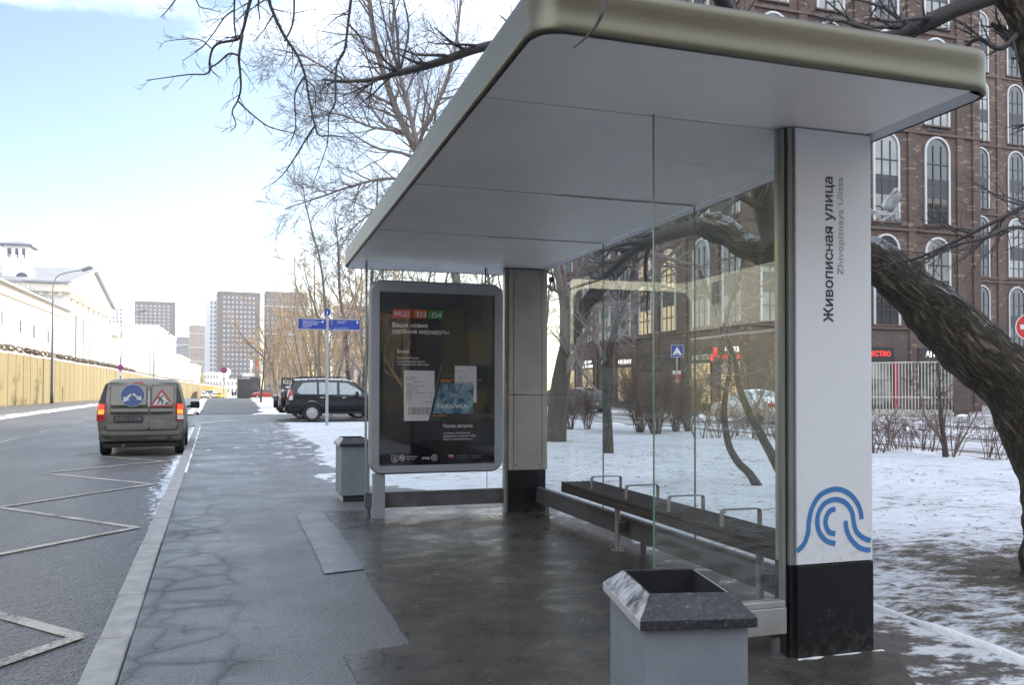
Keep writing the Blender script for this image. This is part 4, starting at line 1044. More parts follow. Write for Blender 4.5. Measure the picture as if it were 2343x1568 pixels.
shop((XB-.02, 42.1, 0), um, 2.5, 'lit', [('АПТЕКА', 3.55, .34, 1.55, 'glow_white'), ('ОТЕЧЕСТВО', 3.18, .26, 2.1, 'glow_red')], 0)
shop((XB-.02, 45.6, 0), um, 2.5, 'lit', [('ПРОДУКТЫ', 3.25, .3, 2.0, 'sign_white')], 0)
shop((XB-.02, 49.6, 0), um, 2.6, 'dark', [], 0)
shop((XB-.02, 53.0, 0), um, 2.6, 'dark', [], 0)
shop((XB-.02, 56.5, 0), um, 2.5, 'lit', [('8 495 150-40-10', 3.3, .36, 2.2, 'glow_white')], 0)
shop((XB-.02, 60.1, 0), um, 2.3, 'dark', [('ПИЦЦА', 3.4, .26, 1.4, 'sign_white')], 0)
shop((XB-.02, 63.6, 0), um, 2.4, 'lit', [('ЦЕНТР', 3.55, .24, 1.6, 'glow_white'), ('СТОМАТОЛОГИИ', 3.2, .22, 2.1, 'glow_white')], 0)
shop((XB-.02, 67.6, 0), um, 2.4, 'lit', [('БАРБЕР', 3.5, .24, 1.7, 'glow_white'), ('ШОП', 3.15, .22, 1.0, 'glow_white')], 0)
shop((35.5, YB-.02, 0), ux, 3.1, 'glass', [('ОТЕЧЕСТВО', 3.42, .30, 2.5, 'glow_red')], 0)
shop((40.4, YB-.02, 0), ux, 3.1, 'glass', [('АПТЕКА', 3.42, .36, 2.0, 'glow_white')], 0)
for x in (37.1, 41.95):
    g = MB(); g.box((x-.10, YB-.14, .2), (x+.10, YB-.078, 3.1)); ab(g, 'red_strip', M['crimson'])
# glowing red drops of the pharmacy sign
g = MB()
for y, z, r in ((44.05, 3.35, .24), (43.75, 3.75, .20), (43.62, 3.38, .28)):
    g.lathe([(r, -.03), (r, .03)], (XB-.16, y, z), 18, 'x')
ab(g, 'glowing_emblem', M['glow_red'])
# red notice beside the entrance
nb = empty('notice_board', (XB-.4, 48.0, 1.2), label='small red notice board with white lettering in front of the brick block', cat='notice board')
g = MB(); g.box((-.04, -.62, .0), (.0, .62, 1.45)); g.build('panel', M['sign_red'], nb); g = MB(); g.box((-.045, -.6, 1.2), (-.041, .6, 1.42)); g.build('header', M['sign_white'], nb)
g = MB(); g.box((.001, -.04, -1.2), (.06, .04, .3)); g.build('post', M['lamp_metal'], nb)
text('lettering', 'ПИЦЦА', M['sign_white'], nb, (-.046, .42, .65), (0, -1, 0), (0, 0, 1), .20, .002, .02, .85); text('lettering', '0+ 14 XL', M['sign_white'], nb, (-.046, .38, .38), (0, -1, 0), (0, 0, 1), .13, .002, .01, .7)

# ------------------------------------------------------------------ metal fence of the forecourt, brick gate pier
FA, FB = Vector((28.2, 39.2, .04)), Vector((33.75, 33.2, .04))
fe = empty('metal_fence', FA, math.atan2((FB-FA).y, (FB-FA).x), label='pale steel bar fence between the shop forecourt and the brick gate pier', cat='fence')
def bars(e, L, h=2.75):
    n = int(L/.15); g = MB()
    for i in range(n+1):
        x = i*L/n; g.box((x-.02, -.02, .0), (x+.02, .02, h))
    g.build('bars', M['metal_fence'], e)
    for z in (h, .95):
        g = MB(); g.box((-.02, -.035, z), (L+.02, .035, z+.06)); g.build('rail', M['metal_fence'], e)
    g = MB(); g.box((0, .025, .02), (L, .06, .35)); g.build('kick_plate', M['metal_fence'], e)
bars(fe, (FB-FA).length)
dF = (FB-FA).normalized()
g = MB(); g.box((-.33, -.33, 0), (.33, .33, 2.4)); pier = g.build('gate_pier', M['brick_base']); pier.location = FB + dF*.42; pier.rotation_euler = (0, 0, math.atan2(dF.y, dF.x)); tag(pier, 'square brown brick gate pier between the two steel bar fences', 'pier')
f2 = empty('metal_fence', FB + dF*1.9, math.atan2(dF.y, dF.x), label='pale steel bar fence beyond the brick gate pier, nearer the leaning tree', cat='fence'); bars(f2, 5.0)
bo = MB(); bo.lathe([(.34, 0), (.34, .10), (.31, .22), (.24, .31), (.13, .36), (.01, .375)], (0, 0, 0), 20); b1 = bo.build('bollard', M['stone_grey'], smooth=True); b1.location = (27.7, 26.7, .03); tag(b1, 'round grey stone half-sphere bollard on the side street pavement', 'bollard')

# ------------------------------------------------------------------ boundary wall of the works on the left
XF = -18.9
bw = empty('boundary_wall', (XF, 60, 0), label='long yellowish concrete panel wall with coiled barbed wire on top along the street', cat='wall')
def wl(g, name, mat, **k):
    o = g.build(name, mat, bw, **k); o.location = (-XF, -60, 0); return o
m, nt, b = new_mat('panel_concrete'); k = N(nt); v = k.pos(); q = k.xyz(v)
f = k.noise(k.mapping(v, (1, .4, 2.2)), .9, 5, .6); cell = k.n('ShaderNodeTexWhiteNoise', noise_dimensions='1D'); k.l(k.math('FLOOR', k.math('DIVIDE', q[1], 2.5)), cell.inputs['W'])
c = k.mix(cell.outputs['Value'], (.165, .132, .056), (.215, .176, .080)); c = k.mix(k.ramp(f, (.35, .55), (.7, 0.0)), c, (.21, .175, .09))
k.l(c, b.inputs['Base Color']); b.inputs['Roughness'].default_value = .9; M['panel_concrete'] = m
def wpath(i):                              # the wall runs straight, then follows the street's bend to the right
    y = -47 + i*2.5
    return Vector((XF if y < 205 else XF + (y-205)*.16, y, 0))
NP = 132
g = MB(); gc = MB(); gs = MB()
for i in range(NP):
    a, c = wpath(i), wpath(i+1); d = (c-a).normalized(); nn = Vector((d.y, -d.x, 0)); z0, z1 = zg(a.y)-.3, zg(a.y)+4.35 + R.uniform(-.03, .03)
    if i > 102: z1 -= (i-102)*.04
    g.prism([(.06, z0), (2.44, z0), (2.44, z1), (.06, z1)], a, d, (0, 0, 1), nn*-.16)
    g.prism([(-.10, z0), (.10, z0), (.10, z1-.02), (-.10, z1-.02)], a - nn*.06, d, (0, 0, 1), nn*-.08, 1)
    gs.prism([(0, z1), (2.5, z1), (2.5, z1+.12), (0, z1+.12)], a + nn*.02, d, (0, 0, 1), nn*-.2)
    gc.prism([(-.03, z1), (.03, z1), (.03, z1+.75), (-.03, z1+.75)], a - nn*.1, d, (0, 0, 1), nn*-.05)
    if 38 < i < 82:
        for q_ in range(5):
            t0 = R.uniform(0, 2.2); pts = []
            for s in range(9): th = s/8*4*math.pi; pts.append(a + d*(t0 + s*.09) - nn*(.1+.28*math.cos(th)) + Vector((0, 0, z1+.45+.28*math.sin(th))))
            gc.tube(pts, .032, 3, False)
        for zz in (.25, .45, .65): gc.tube([a - nn*.12 + Vector((0, 0, z1+zz)), c - nn*.12 + Vector((0, 0, z1+zz))], .012, 3, False)
    else:
        gc.prism([(0, z1+.12), (2.5, z1+.12), (2.5, z1+.55), (0, z1+.55)], a - nn*.02, d, (0, 0, 1), nn*-.15)
wl(g, 'panels', [M['panel_concrete'], M['barb']]); tag(wl(gc, 'barbed_wire', M['barb']), kind=None); wl(gs, 'snow_cap', M['snow_bank'])
# ------------------------------------------------------------------ works buildings behind the wall
def bld(name, loc_, label, cat='building', group=None): return empty(name, loc_, label=label, cat=cat, group=group)
def small_windows(e, items, mat='dark_window', frame='cream_wall'):
    for (o, u, w_, h_) in items:
        o, u = Vector(o), Vector(u); out = u.cross(Vector((0, 0, 1)))
        g = MB(); g.prism([(-w_/2-.12, -.12), (w_/2+.12, -.12), (w_/2+.12, h_+.12), (-w_/2-.12, h_+.12)], o + out*.001, u, (0, 0, 1), out*.06); f = g.build('window', M[frame], e)
        g = MB(); q_ = [o + out*.066 + u*s + Vector((0, 0, z)) for s, z in ((-w_/2, 0), (w_/2, 0), (w_/2, h_), (-w_/2, h_))]; g.add(q_, [(0, 1, 2, 3)]); g.build('pane', M[mat], f)
XL = -28.0
wk = bld('workshop', (XL, 100, 0), 'long pale workshop with small windows and pitched roof behind the yellow wall')
def lw(g, name, mat, e, o, **k): q_ = g.build(name, mat, e, **k); q_.location = (-o[0], -o[1], 0); return q_
O = (XL, 100)
g = MB(); g.box((XL-16, -50, -1), (XL, 151, 14.0)); lw(g, 'wall', M['cream_wall'], wk, O)
g = MB(); g.prism([(.7, 14.0), (.7, 14.25), (-8, 18.0), (-16.7, 14.25), (-16.7, 14.0)], (XL, -50.4, 0), (1, 0, 0), (0, 0, 1), (0, 201.9, 0)); lw(g, 'roof', M['grey_roof'], wk, O)
g = MB(); g.box((XL+.002, -50, 12.7), (XL+.35, 151, 13.1)); lw(g, 'cornice', M['cream_wall'], wk, O)
g = MB()
for i in range(60): g.box((XL+.5, 6+i*2.4, 14.2), (XL+.54, 6.05+i*2.4, 15.0))
for z in (14.6, 14.95): g.box((XL+.505, 5, z), (XL+.535, 150, z+.04))
lw(g, 'roof_railing', M['lamp_metal'], wk, O)
small_windows(wk, [(Vector((-0, y-100, z)), (0, 1, 0), 1.1, 1.7) for y, z in [(20, 8), (32, 8), (44, 8), (56, 8), (68, 8), (80, 8), (92, 7.6), (104, 9.3), (112.5, 9.0), (121, 8.6), (128, 8.4), (136.5, 8.2)]], 'dark_window', 'white_wall')
# temple-fronted hall
HX, HY0, HY1 = -29.0, 153.2, 199.0
hl = bld('temple_hall', (HX, 175, 0), 'white hall with a pediment gable facing the street, behind the yellow wall'); O = (HX, 175)
g = MB(); g.box((HX-34, HY0, -2), (HX, HY1, 17.4)); lw(g, 'wall', M['white_wall'], hl, O)
ym = (HY0+HY1)/2
g = MB(); g.prism([(HY0-1.2, 18.7), (ym, 23.9), (HY1+1.2, 18.7)], (HX+.6, 0, 0), (0, 1, 0), (0, 0, 1), (-1.0, 0, 0)); lw(g, 'pediment', M['white_wall'], hl, O)
g = MB(); g.prism([(HY0-1.5, 18.75), (ym, 24.1), (HY1+1.5, 18.75), (HY1+1.5, 19.1), (ym, 24.5), (HY0-1.5, 19.1)], (HX+1.3, 0, 0), (0, 1, 0), (0, 0, 1), (-36, 0, 0)); lw(g, 'roof', M['grey_roof'], hl, O)
g = MB(); g.box((HX-34.6, HY0-1.1, 17.4), (HX+1.0, HY1+1.1, 18.7)); 
for i in range(24): g.box((HX-33+i*1.4, HY0-.75, 16.8), (HX-32.5+i*1.4, HY0-.002, 17.39))
for i in range(32): g.box((HX+.002, HY0+.4+i*1.4, 16.8), (HX+.75, HY0+.9+i*1.4, 17.39))
lw(g, 'cornice', M['cream_wall'], hl, O)
g = MB(); g.box((HX-34.1, HY0-.25, 14.4), (HX+.25, HY1+.25, 15.0)); lw(g, 'string_course', M['cream_wall'], hl, O)
for i in range(7):
    y = HY0+3+i*6.6; g = MB(); g.box((HX+.26, y-.9, -2), (HX+.9, y+.9, 14.39)); lw(g, 'pilaster', M['white_wall'], hl, O)
small_windows(hl, [(Vector((.0, y-175, 16.0)), (0, 1, 0), 1.2, .9) for y in (HY0+5+i*5.4 for i in range(8))], 'dark_window', 'cream_wall')
# belfry tower on the hall roof
TX, TY = -36.9, 158.3
bf = bld('belfry', (TX, TY, 19.7), 'square white belfry with three arched openings and an overhanging grey roof')
g = MB(); g.box((-3.6, -3.6, 0), (3.6, 3.6, 4.2)); g.build('base', M['white_wall'], bf)
g = MB(); g.box((-3.3, -3.3, 4.2), (3.3, 3.3, 7.6)); g.box((-3.5, -3.5, 7.6), (3.5, 3.5, 7.9))
for sx_ in (-3.3, -1.25, .55, 2.35):
    w_ = .95
    for sy_ in (-3.3, 2.95): g.box((sx_, sy_, 7.9), (sx_+w_, sy_+.35, 11.4))
for sy_ in (-1.25, .55):
    for sx_ in (-3.3, 2.95): g.box((sx_, sy_, 7.9), (sx_+.35, sy_+.95, 11.4))
g.box((-3.3, -3.3, 11.4), (3.3, 3.3, 12.9)); g.build('bell_stage', M['white_wall'], bf)
g = MB(); g.box((-2.94, -2.94, 10.2), (2.94, 2.94, 11.39)); g.tube([(0, 0, 7.95), (0, 0, 10.2)], .55, 8); g.build('bell_and_shade_box', M['lamp_metal'], bf)  # dark box stands for the shade in the openings' tops; tube is the bell
g = MB(); g.add([(-4.5, -4.5, 12.95), (4.5, -4.5, 12.95), (4.5, 4.5, 12.95), (-4.5, 4.5, 12.95), (0, 0, 15.0)], [(0, 3, 2, 1), (0, 1, 4), (1, 2, 4), (2, 3, 4), (3, 0, 4)]); g.build('roof', M['grey_roof'], bf); g = MB(); g.box((-4.5, -4.5, 12.4), (4.5, 4.5, 12.94)); g.build('eaves_shade', M['lamp_metal'], bf)  # dark slab below the roof puts the eaves' shade into the colour
g = MB(); g.prism(arch(3.0, 2.2), (1.6, -3.62, .3), (1, 0, 0), (0, 0, 1), (0, .02, 0)); g.build('arched_window', M['dark_window'], bf)
bf.scale = (.56, .56, .45)
# further works buildings: plain pale blocks stepping down the street
def block_row(y0, y1, x, h, mat, label, cap=True, roof=None):
    e = bld('works_building', (x, y0, zg(y0)), label)
    g = MB(); g.box((-14, 0, -1), (0, y1-y0, h)); g.build('wall', M[mat], e)
    if cap: g = MB(); g.box((-14.3, -.3, h), (.3, y1-y0+.3, h+.35)); g.build('cornice', M['cream_wall'], e)
    if roof: g = MB(); g.prism([(.5, h+.36), (-7, h+roof), (-14.5, h+.36)], (0, -.5, 0), (1, 0, 0), (0, 0, 1), (0, y1-y0+1, 0)); g.build('roof', M['grey_roof'], e)
    n_ = max(2, int((y1-y0)/7)); small_windows(e, [(Vector((0, 3+i*(y1-y0-4)/n_, h*.55)), (0, 1, 0), 1.2, 1.8) for i in range(n_)], 'pane_far_light', 'cream_wall')
    return e
block_row(201, 262, -27.5, 13.2, 'white_wall', 'low white works building beside the temple-fronted hall', True, 2.2)
block_row(263, 330, -25.5, 21.0, 'white_wall', 'tall plain white works block beyond the low works building')
block_row(331, 390, -24.5, 15.5, 'white_wall', 'white works building with a flat roof, before the cream one')
block_row(392, 450, -23, 14.0, 'cream_wall', 'cream works building farther down the street')
block_row(452, 520, -21, 10.5, 'yellow_wall', 'low yellow building at the far end of the works')
# ------------------------------------------------------------------ distant towers
def tower(px0, px1, ptop, d, depth, mat, label, cols, fl, wmat='pane_far', gap=(.55, .5), side=None, bands=None, yaw=0.0, skip=1):
    a, c = at(px0, 892, d), at(px1, 892, d*1.0); top = at((px0+px1)/2, ptop, d).z; base = zg(400)-2
    ctr = (a+c)/2; w_ = (c-a).length; rz = math.atan2((c-a).y, (c-a).x) + yaw
    e = empty('tower_block', (ctr.x, ctr.y, base), rz, label=label, cat='tower block'); H = top - base
    g = MB(); g.box((-w_/2, 0, 0), (w_/2, depth, H-1.2)); g.box((-w_/2-.15, -.15, H-1.2), (w_/2+.15, depth+.15, H))
    if bands:
        z = 2.2 + fl*.95
        while z < H-2: g.box((-w_/2-.2, -.22, z-.5), (w_/2+.2, depth+.2, z), 1); z += fl*bands
    g.build('wall', [M[mat], M['white_tower']], e)
    g = MB(); g.box((-w_*.2, depth*.5, H), (w_*.15, depth*.7, H+1.2)); g.build('roof_plant', M[mat], e)
    nf = int((H-3)/fl); cw = w_/cols; ww, wh = cw*gap[0], fl*gap[1]
    proto = MB(); proto.box((-ww/2, -.06, 0), (ww/2, -.002, wh)); pm = None; rest = MB(); cnt = 0
    for f in range(nf-1, -1, -1):
        for i in range(cols):
            if side and i in side: continue
            x, z = -w_/2 + (i+.5)*cw, 2.2 + f*fl
            if cnt < 100:
                if pm is None: o = proto.build('window', M[wmat], e); pm = o
                else: o = pm.copy(); COL.objects.link(o)
                o.location = (x, -.02, z); cnt += 1
            else: rest.box((x-ww/2, -.08, z), (x+ww/2, -.022, z+wh))
    if rest.v: tag(rest.build('window', M[wmat], e), kind='stuff')
    g = MB()      # the flank that shows
    for f in range(nf):
        for sx_ in (-1, 1):
            for j in (0.25, .6):
                x = sx_*w_/2; g.box((min(x, x+sx_*.05), depth*j-1.2, 2.2+f*fl), (max(x, x+sx_*.05), depth*j+1.2, 2.2+f*fl+wh))
    tag(g.build('window', M['pane_far_light'], e), kind='stuff')
    return e
tower(311, 396, 690, 700, 24, 'brown_tower', 'dark brown tower block with pale windows, left of the gap', 9, 3.0, 'pane_far_light', (.5, .5), {8}, None, .37)
tower(239, 278, 700, 640, 24, 'white_tower', 'white tower block with grey windows behind the white works', 5, 3.0, 'pane_far', (.5, .6), None, None, .12)
tower(401, 433, 772, 900, 20, 'grey_tower', 'low grey tower block between the brown and the tan ones', 6, 3.2, 'pane_far', (.5, .5), None, 5, .3)
tower(436, 468, 745, 760, 26, 'tan_tower', 'tan tower block banded with white lines', 5, 3.2, 'pane_far', (.5, .5), {0, 1, 2}, 4, .42)
tower(471, 494, 683, 560, 20, 'white_tower', 'slim white tower block beside the tall brown one', 3, 3.0, 'pane_far', (.6, .72), {0}, 4, .38)
tower(500, 592, 668, 525, 24, 'brown_tower', 'tall brown tower block partly veiled by bare branches', 10, 3.0, 'pane_far_light', (.5, .5), {0, 9}, None, .38)
tower(608, 700, 668, 540, 24, 'brown_tower', 'brown tower block with white lines behind the bare trees', 9, 3.0, 'pane_far', (.5, .5), None, 6, .32)
tower(760, 860, 700, 600, 24, 'tan_tower', 'tan tower block almost hidden by the thicket beside the shelter', 9, 3.0, 'pane_far', (.5, .5), None, 6)
# low pale buildings closing the street
def endb(px0, px1, ptop, d, mat, label):
    a, c = at(px0, 892, d), at(px1, 892, d); top = at(px0, ptop, d).z; ctr = (a+c)/2; w_ = (c-a).length; z0 = zg(300)-1
    e = empty('street_end_building', (ctr.x, ctr.y, z0), math.atan2((c-a).y, (c-a).x), label=label, cat='building'); H = top-z0
    g = MB(); g.box((-w_/2, 0, 0), (w_/2, 14, H)); g.build('wall', M[mat], e)
    small_windows(e, [(Vector((-w_/2+(i+.5)*w_/5, 0, z)), (1, 0, 0), w_/5*.5, 1.7) for i in range(5) for z in np.arange(2.5, H-2.2, 3.4)], 'pane_far', 'white_wall')
endb(466, 500, 852, 420, 'white_tower', 'pale office building at the end of the street')
endb(500, 545, 868, 400, 'cream_wall', 'low cream building at the end of the street, behind the kiosk')
g = MB(); pc = at(521, 852, 410); g.lathe([(.2, -1.9), (.9, -1.6), (1.4, -.8), (1.5, 0), (1.4, .8), (.9, 1.6), (.2, 1.9)], (0, 0, 0), 20); g.lathe([(.5, -11), (.5, -1.8)], (0, 0, 0), 12)
o = g.build('water_tank', M['white_wall'], smooth=True); o.location = pc; tag(o, 'round white tank on a stem above the street end', 'tank')
# ------------------------------------------------------------------ kiosk with flags
ko = empty('kiosk', (.2, 157, zg(157)), math.radians(3), label='black box kiosk with white lettering along its top edge', cat='kiosk')
g = MB(); g.box((-1.95, 0, .0), (1.95, 4.2, 3.9)); g.build('body', M['kiosk_black'], ko, bevel=.02)
g = MB(); g.box((-1.1, .8, 3.9), (1.0, 3.2, 4.55)); g.build('roof_unit', M['white_wall'], ko)
text('lettering', 'St MICHAEL', M['sign_white'], ko, (-1.75, -.006, 3.5), (1, 0, 0), (0, 0, 1), .26, .003, .02, 1.9)
for i, (px, mat) in enumerate(((571, 'sign_white'), (584, 'flag_red'), (596, 'sign_white'))):
    p = at(px, 892, 158); fl = empty('flag', (p.x, p.y, zg(157)), label=('white banner flag left of the red one', 'red banner flag between two white ones', 'white banner flag right of the red one')[i] + ' above the black kiosk', cat='flag', group='flags above the black kiosk')
    g = MB(); g.tube([(0, 0, 0), (0, 0, 7.4)], .05, 6); g.build('pole', M['lamp_metal'], fl)
    g = MB(); n_ = 10
    for s in range(n_+1):
        z = 7.3-2.5*s/n_; ww = .62*math.sin(math.pi*min(1, .15+s/n_*.8))**.6
        for yy in (-.012, .012): g.v += [(.03, yy, z), (.03+ww, yy+.08*math.sin(s), z)]
    for s in range(n_): 
        a = s*4; g.f += [(a, a+1, a+5, a+4), (a+2, a+6, a+7, a+3)]; g.m += [0, 0]
    g.build('banner', M[mat], fl)
# black hoarding with white lettering behind the parked cars
hb = at(667, 892, 62); ho = empty('hoarding', (hb.x, hb.y, 0), math.radians(-6), label='black hoarding with three rows of white lettering behind the parked black car', cat='hoarding')
g = MB(); g.box((-.75, 0, .0), (2.6, .12, 2.25)); g.build('panel', M['kiosk_black'], ho)
for s, z, wd in (('КВАРТАЛ', 1.78, 1.75), ('СЕРЕБРЯНЫЙ', 1.22, 2.4), ('БОР', .72, .85)): text('lettering', s, M['sign_white'], ho, (-.62, -.006, z), (1, 0, 0), (0, 0, 1), .34, .003, .03, wd)

# ------------------------------------------------------------------ houses behind the photographer, seen only in the glass and the metal
def rear_house(x0, x1, y, h, mat, label, cols, nf):
    e = bld('house', ((x0+x1)/2, y, 0), label, 'house'); w_ = x1-x0
    g = MB(); g.box((-w_/2, -14, -.3), (w_/2, 0, h)); g.build('wall', M[mat], e)
    g = MB(); g.box((-w_/2-.3, -14.3, h), (w_/2+.3, .4, h+.5)); g.build('cornice', M['cream_wall'], e)
    small_windows(e, [(Vector((w_/2-(i+.5)*w_/cols, 0, 1.3+f*h/nf)), (-1, 0, 0), 1.5, 1.7) for i in range(cols) for f in range(nf)], 'dark_window', 'grey_tower')
rear_house(-16, 66, -34, 31, 'olive_wall', 'long olive plastered house standing behind the bus stop, mirrored in its glass', 15, 8)
rear_house(70, 100, -6, 26, 'rear_brick', 'brown brick house behind the bus stop to the right, mirrored in its glass', 10, 7)
# ------------------------------------------------------------------ vehicles
def chaikin(p, n=2):
    for _ in range(n):
        q_ = [p[0]]
        for a, c in zip(p[:-1], p[1:]): q_ += [(a[0]*.75+c[0]*.25, a[1]*.75+c[1]*.25), (a[0]*.25+c[0]*.75, a[1]*.25+c[1]*.75)]
        p = q_ + [p[-1]]
    return p
class Car:
    """local frame: +y forward from the rear bumper, x right, z up"""
    def __init__(s, st, yr=lambda z: 0, ny=64, front=lambda z: 0, tuck=.06):
        st = np.array(st, float); s.L = st[-1, 0]; s.yr = yr; s.st = st
        ys = np.unique(np.concatenate([np.linspace(0, s.L, ny), [.02, .05, .09]])); D = np.stack([np.interp(ys, st[:, 0], st[:, k]) for k in range(1, 7)], 1)
        K = np.array([.25, .5, .25]); E = D.copy()
        for _ in range(2):
            for k in range(6): E[1:-1, k] = np.convolve(E[:, k], K, 'valid')
        s.ys, s.D, s.tuck = ys, E, tuck
    def ring(s, y):
        zb, zm, zt, wb, wm, wt = [np.interp(y, s.ys, s.D[:, k]) for k in range(6)]
        e = min(y, s.L-y); inset = s.tuck*max(0, 1-e/.09)**2
        h = [(0, zb), (wb*.93, zb), (wb, zb+.07), (wm*.995, zb+(zm-zb)*.45), (wm, zb+(zm-zb)*.8), (wm-.012, zm), (wt+(wm-wt)*.35, zm+(zt-zm)*.55), (wt, zt-.085), (wt-.10, zt-.022), (wt*.4, zt), (0, zt+.006)]
        h = chaikin(h, 2)
        return [(max(0, x-inset), z + (inset*.7 if z < zb+.2 else -inset*.7 if z > zt-.15 else 0)) for x, z in h]
    def warp(s, x, y, z):
        k_ = max(0, 1-y/.9); return y + (s.yr(z) + .05*x*x)*k_ - .06*x*x*max(0, 1-(s.L-y)/.6)
    def body(s, name, mat, parent):
        g = MB(); rings = [s.ring(y) for y in s.ys]; n = len(rings[0])
        for y, r_ in zip(s.ys, rings):
            for x, z in r_: g.v.append((x, s.warp(x, y, z), z))
            for x, z in r_: g.v.append((-x, s.warp(x, y, z), z))
        m_ = 2*n
        for i in range(len(rings)-1):
            for j in range(n-1):
                a = i*m_; c = a + m_
                g.f += [(a+j, a+j+1, c+j+1, c+j), (a+n+j, c+n+j, c+n+j+1, a+n+j+1)]; g.m += [0, 0]
        for e, fl in ((0, 1), ((len(rings)-1)*m_, 0)):
            for j in range(n-1):
                f = (e+j, e+n+j, e+n+j+1, e+j+1); g.f.append(f if fl else f[::-1]); g.m.append(0)
        return g.build(name, mat, parent, smooth=True, fix=True)
    def x_at(s, y, z):
        r_ = s.ring(y); best = 0
        for (x0, z0), (x1, z1) in zip(r_[:-1], r_[1:]):
            if (z0-z)*(z1-z) <= 0 and z1 != z0: best = max(best, x0 + (x1-x0)*(z-z0)/(z1-z0))
        return best
    def side(s, name, pts_lo, pts_hi, mat, parent, off=.006, sides=(1, -1), n=14, m_=5, thick=0):
        lo, hi = np.array(pts_lo), np.array(pts_hi); out = []
        for sg in sides:
            g = MB(); y0, y1 = max(lo[0, 0], hi[0, 0]), min(lo[-1, 0], hi[-1, 0])
            for i in range(n+1):
                y = y0 + (y1-y0)*i/n; a, c = np.interp(y, lo[:, 0], lo[:, 1]), np.interp(y, hi[:, 0], hi[:, 1])
                for j in range(m_+1):
                    z = a + (c-a)*j/m_; g.v.append((sg*(s.x_at(y, z)+off), s.warp(s.x_at(y, z), y, z), z))
            for i in range(n):
                for j in range(m_):
                    k_ = i*(m_+1)+j; f = (k_, k_+m_+1, k_+m_+2, k_+1); g.f.append(f if sg > 0 else f[::-1]); g.m.append(0)
            out.append(g.build(name, mat, parent, smooth=True))
        return out
    def rear(s, name, poly, mat, parent, off=.006, thick=.0):
        """patch on the tail, polygon in (x,z)"""
        g = MB(); n = len(poly); fr = [(x, s.yr(z)+.05*x*x - off, z) for x, z in poly]
        if thick:
            bk = [(x, y+thick, z) for x, y, z in fr]; g.add(fr + bk, [tuple(range(n))] + [(i, n+i, n+(i+1) % n, (i+1) % n) for i in range(n)])
        else: g.add(fr, [tuple(range(n))])
        return g.build(name, mat, parent, fix=False)
def wheel(parent, x, y, r, w, side, spokes=6, rim='rim_alloy', detailed=True):
    e = bpy.data.objects.new('wheel', None); COL.objects.link(e); e.parent = parent; e.location = (x, y, r)
    g = MB(); h = w/2; g.lathe([(r*.60, -h*.9), (r*.93, -h), (r*.985, -h*.75), (r, -h*.3), (r, h*.3), (r*.985, h*.75), (r*.93, h), (r*.60, h*.9)], (0, 0, 0), 28, 'x', cap=False); g.build('tyre', M['rubber'], e, smooth=False)
    g = MB(); o_ = side*h; g.lathe([(r*.63, 0), (r*.63, side*.01), (r*.58, -side*.015), (r*.56, -side*.05)], (o_*.9, 0, 0), 28, 'x')
    if detailed:
        g.lathe([(r*.17, -side*.03), (r*.17, side*.0), (r*.10, side*.008)], (o_*.9, 0, 0), 14, 'x')
        for i in range(spokes):
            t = 2*math.pi*i/spokes + .3; a, b_ = Vector((0, math.cos(t), math.sin(t))), Vector((0, -math.sin(t), math.cos(t)))
            g.prism([(r*.12, -r*.085), (r*.6, -r*.13), (r*.6, r*.13), (r*.12, r*.085)], Vector((o_*.9-side*.035, 0, 0)), a, b_, Vector((side*.03, 0, 0)))
        g.build('rim', M[rim], e, fix=True)
        g = MB(); g.lathe([(r*.57, 0), (r*.57, -side*.01)], (o_*.9-side*.06, 0, 0), 20, 'x'); g.build('brake_disc', M['black_plastic'], e)
    else: g.build('rim', M[rim], e, fix=True)
    return e
def well(car, parent, y, r, sides=(1, -1), flare=None):
    for sg in sides:
        g = MB(); x = car.x_at(y, r*1.15)
        arc = [(y + (r*1.17)*math.cos(t), r + (r*1.17)*math.sin(t)) for t in np.linspace(-.35, math.pi+.35, 22)]
        arc = [(a, max(.19, c)) for a, c in arc]
        g.prism(arc, (sg*(x-.16), 0, 0), (0, 1, 0), (0, 0, 1), (sg*.166, 0, 0)); g.build('wheel_well', M['black_plastic'], parent, fix=True)
        if flare:
            g = MB(); P_ = [(sg*(car.x_at(y + r*1.22*math.cos(t), max(.35, r + r*1.22*math.sin(t)))+.012), y + r*1.22*math.cos(t), r + r*1.22*math.sin(t)) for t in np.linspace(-.1, math.pi+.1, 18)]
            g.tube(P_, .042, 6); g.build('wheel_arch', M[flare], parent, smooth=True)
# --- dirty delivery van, seen from behind
vx, vy = -2.245, 19.95; tilt = math.atan(.039)
van = empty('delivery_van', (vx, vy, -.118), tilt, label='dirty beige delivery van with blue arrow and roadworks signs on its rear doors', cat='van')
def vyr(z): return np.interp(z, [0, .30, .36, .50, .56, .95, 1.15, 1.45, 1.62, 1.75], [.06, .02, -.05, -.05, .02, .02, .05, .15, .22, .32])
vc = Car([(0, .33, 1.02, 1.64, .80, .875, .70), (.12, .31, 1.02, 1.69, .82, .885, .72), (.6, .28, 1.02, 1.725, .82, .885, .73), (2.2, .26, 1.0, 1.74, .82, .88, .72), (2.75, .26, .98, 1.69, .82, .88, .68), (3.45, .26, .97, 1.10, .82, .87, .66), (4.2, .28, .80, .92, .80, .84, .62), (4.45, .34, .62, .74, .70, .76, .52)], vyr)
vc.body('body', M['van_paint'], van)
for y, x in ((.74, .74), (3.62, .74)):
    for sg in (1, -1): wheel(van, sg*(x+.03), y, .315, .20, sg, 5, 'steel_dull')
well(vc, van, .74, .315); well(vc, van, 3.62, .315)
def rrp(x0, x1, z0, z1, r, n=5): return rr(x0, x1, z0, z1, r, n)
def vdoor(x0, x1):
    d = vc.rear('rear_door', rrp(x0, x1, .585, 1.60, .06), M['van_paint'], van, .012, .03); return d
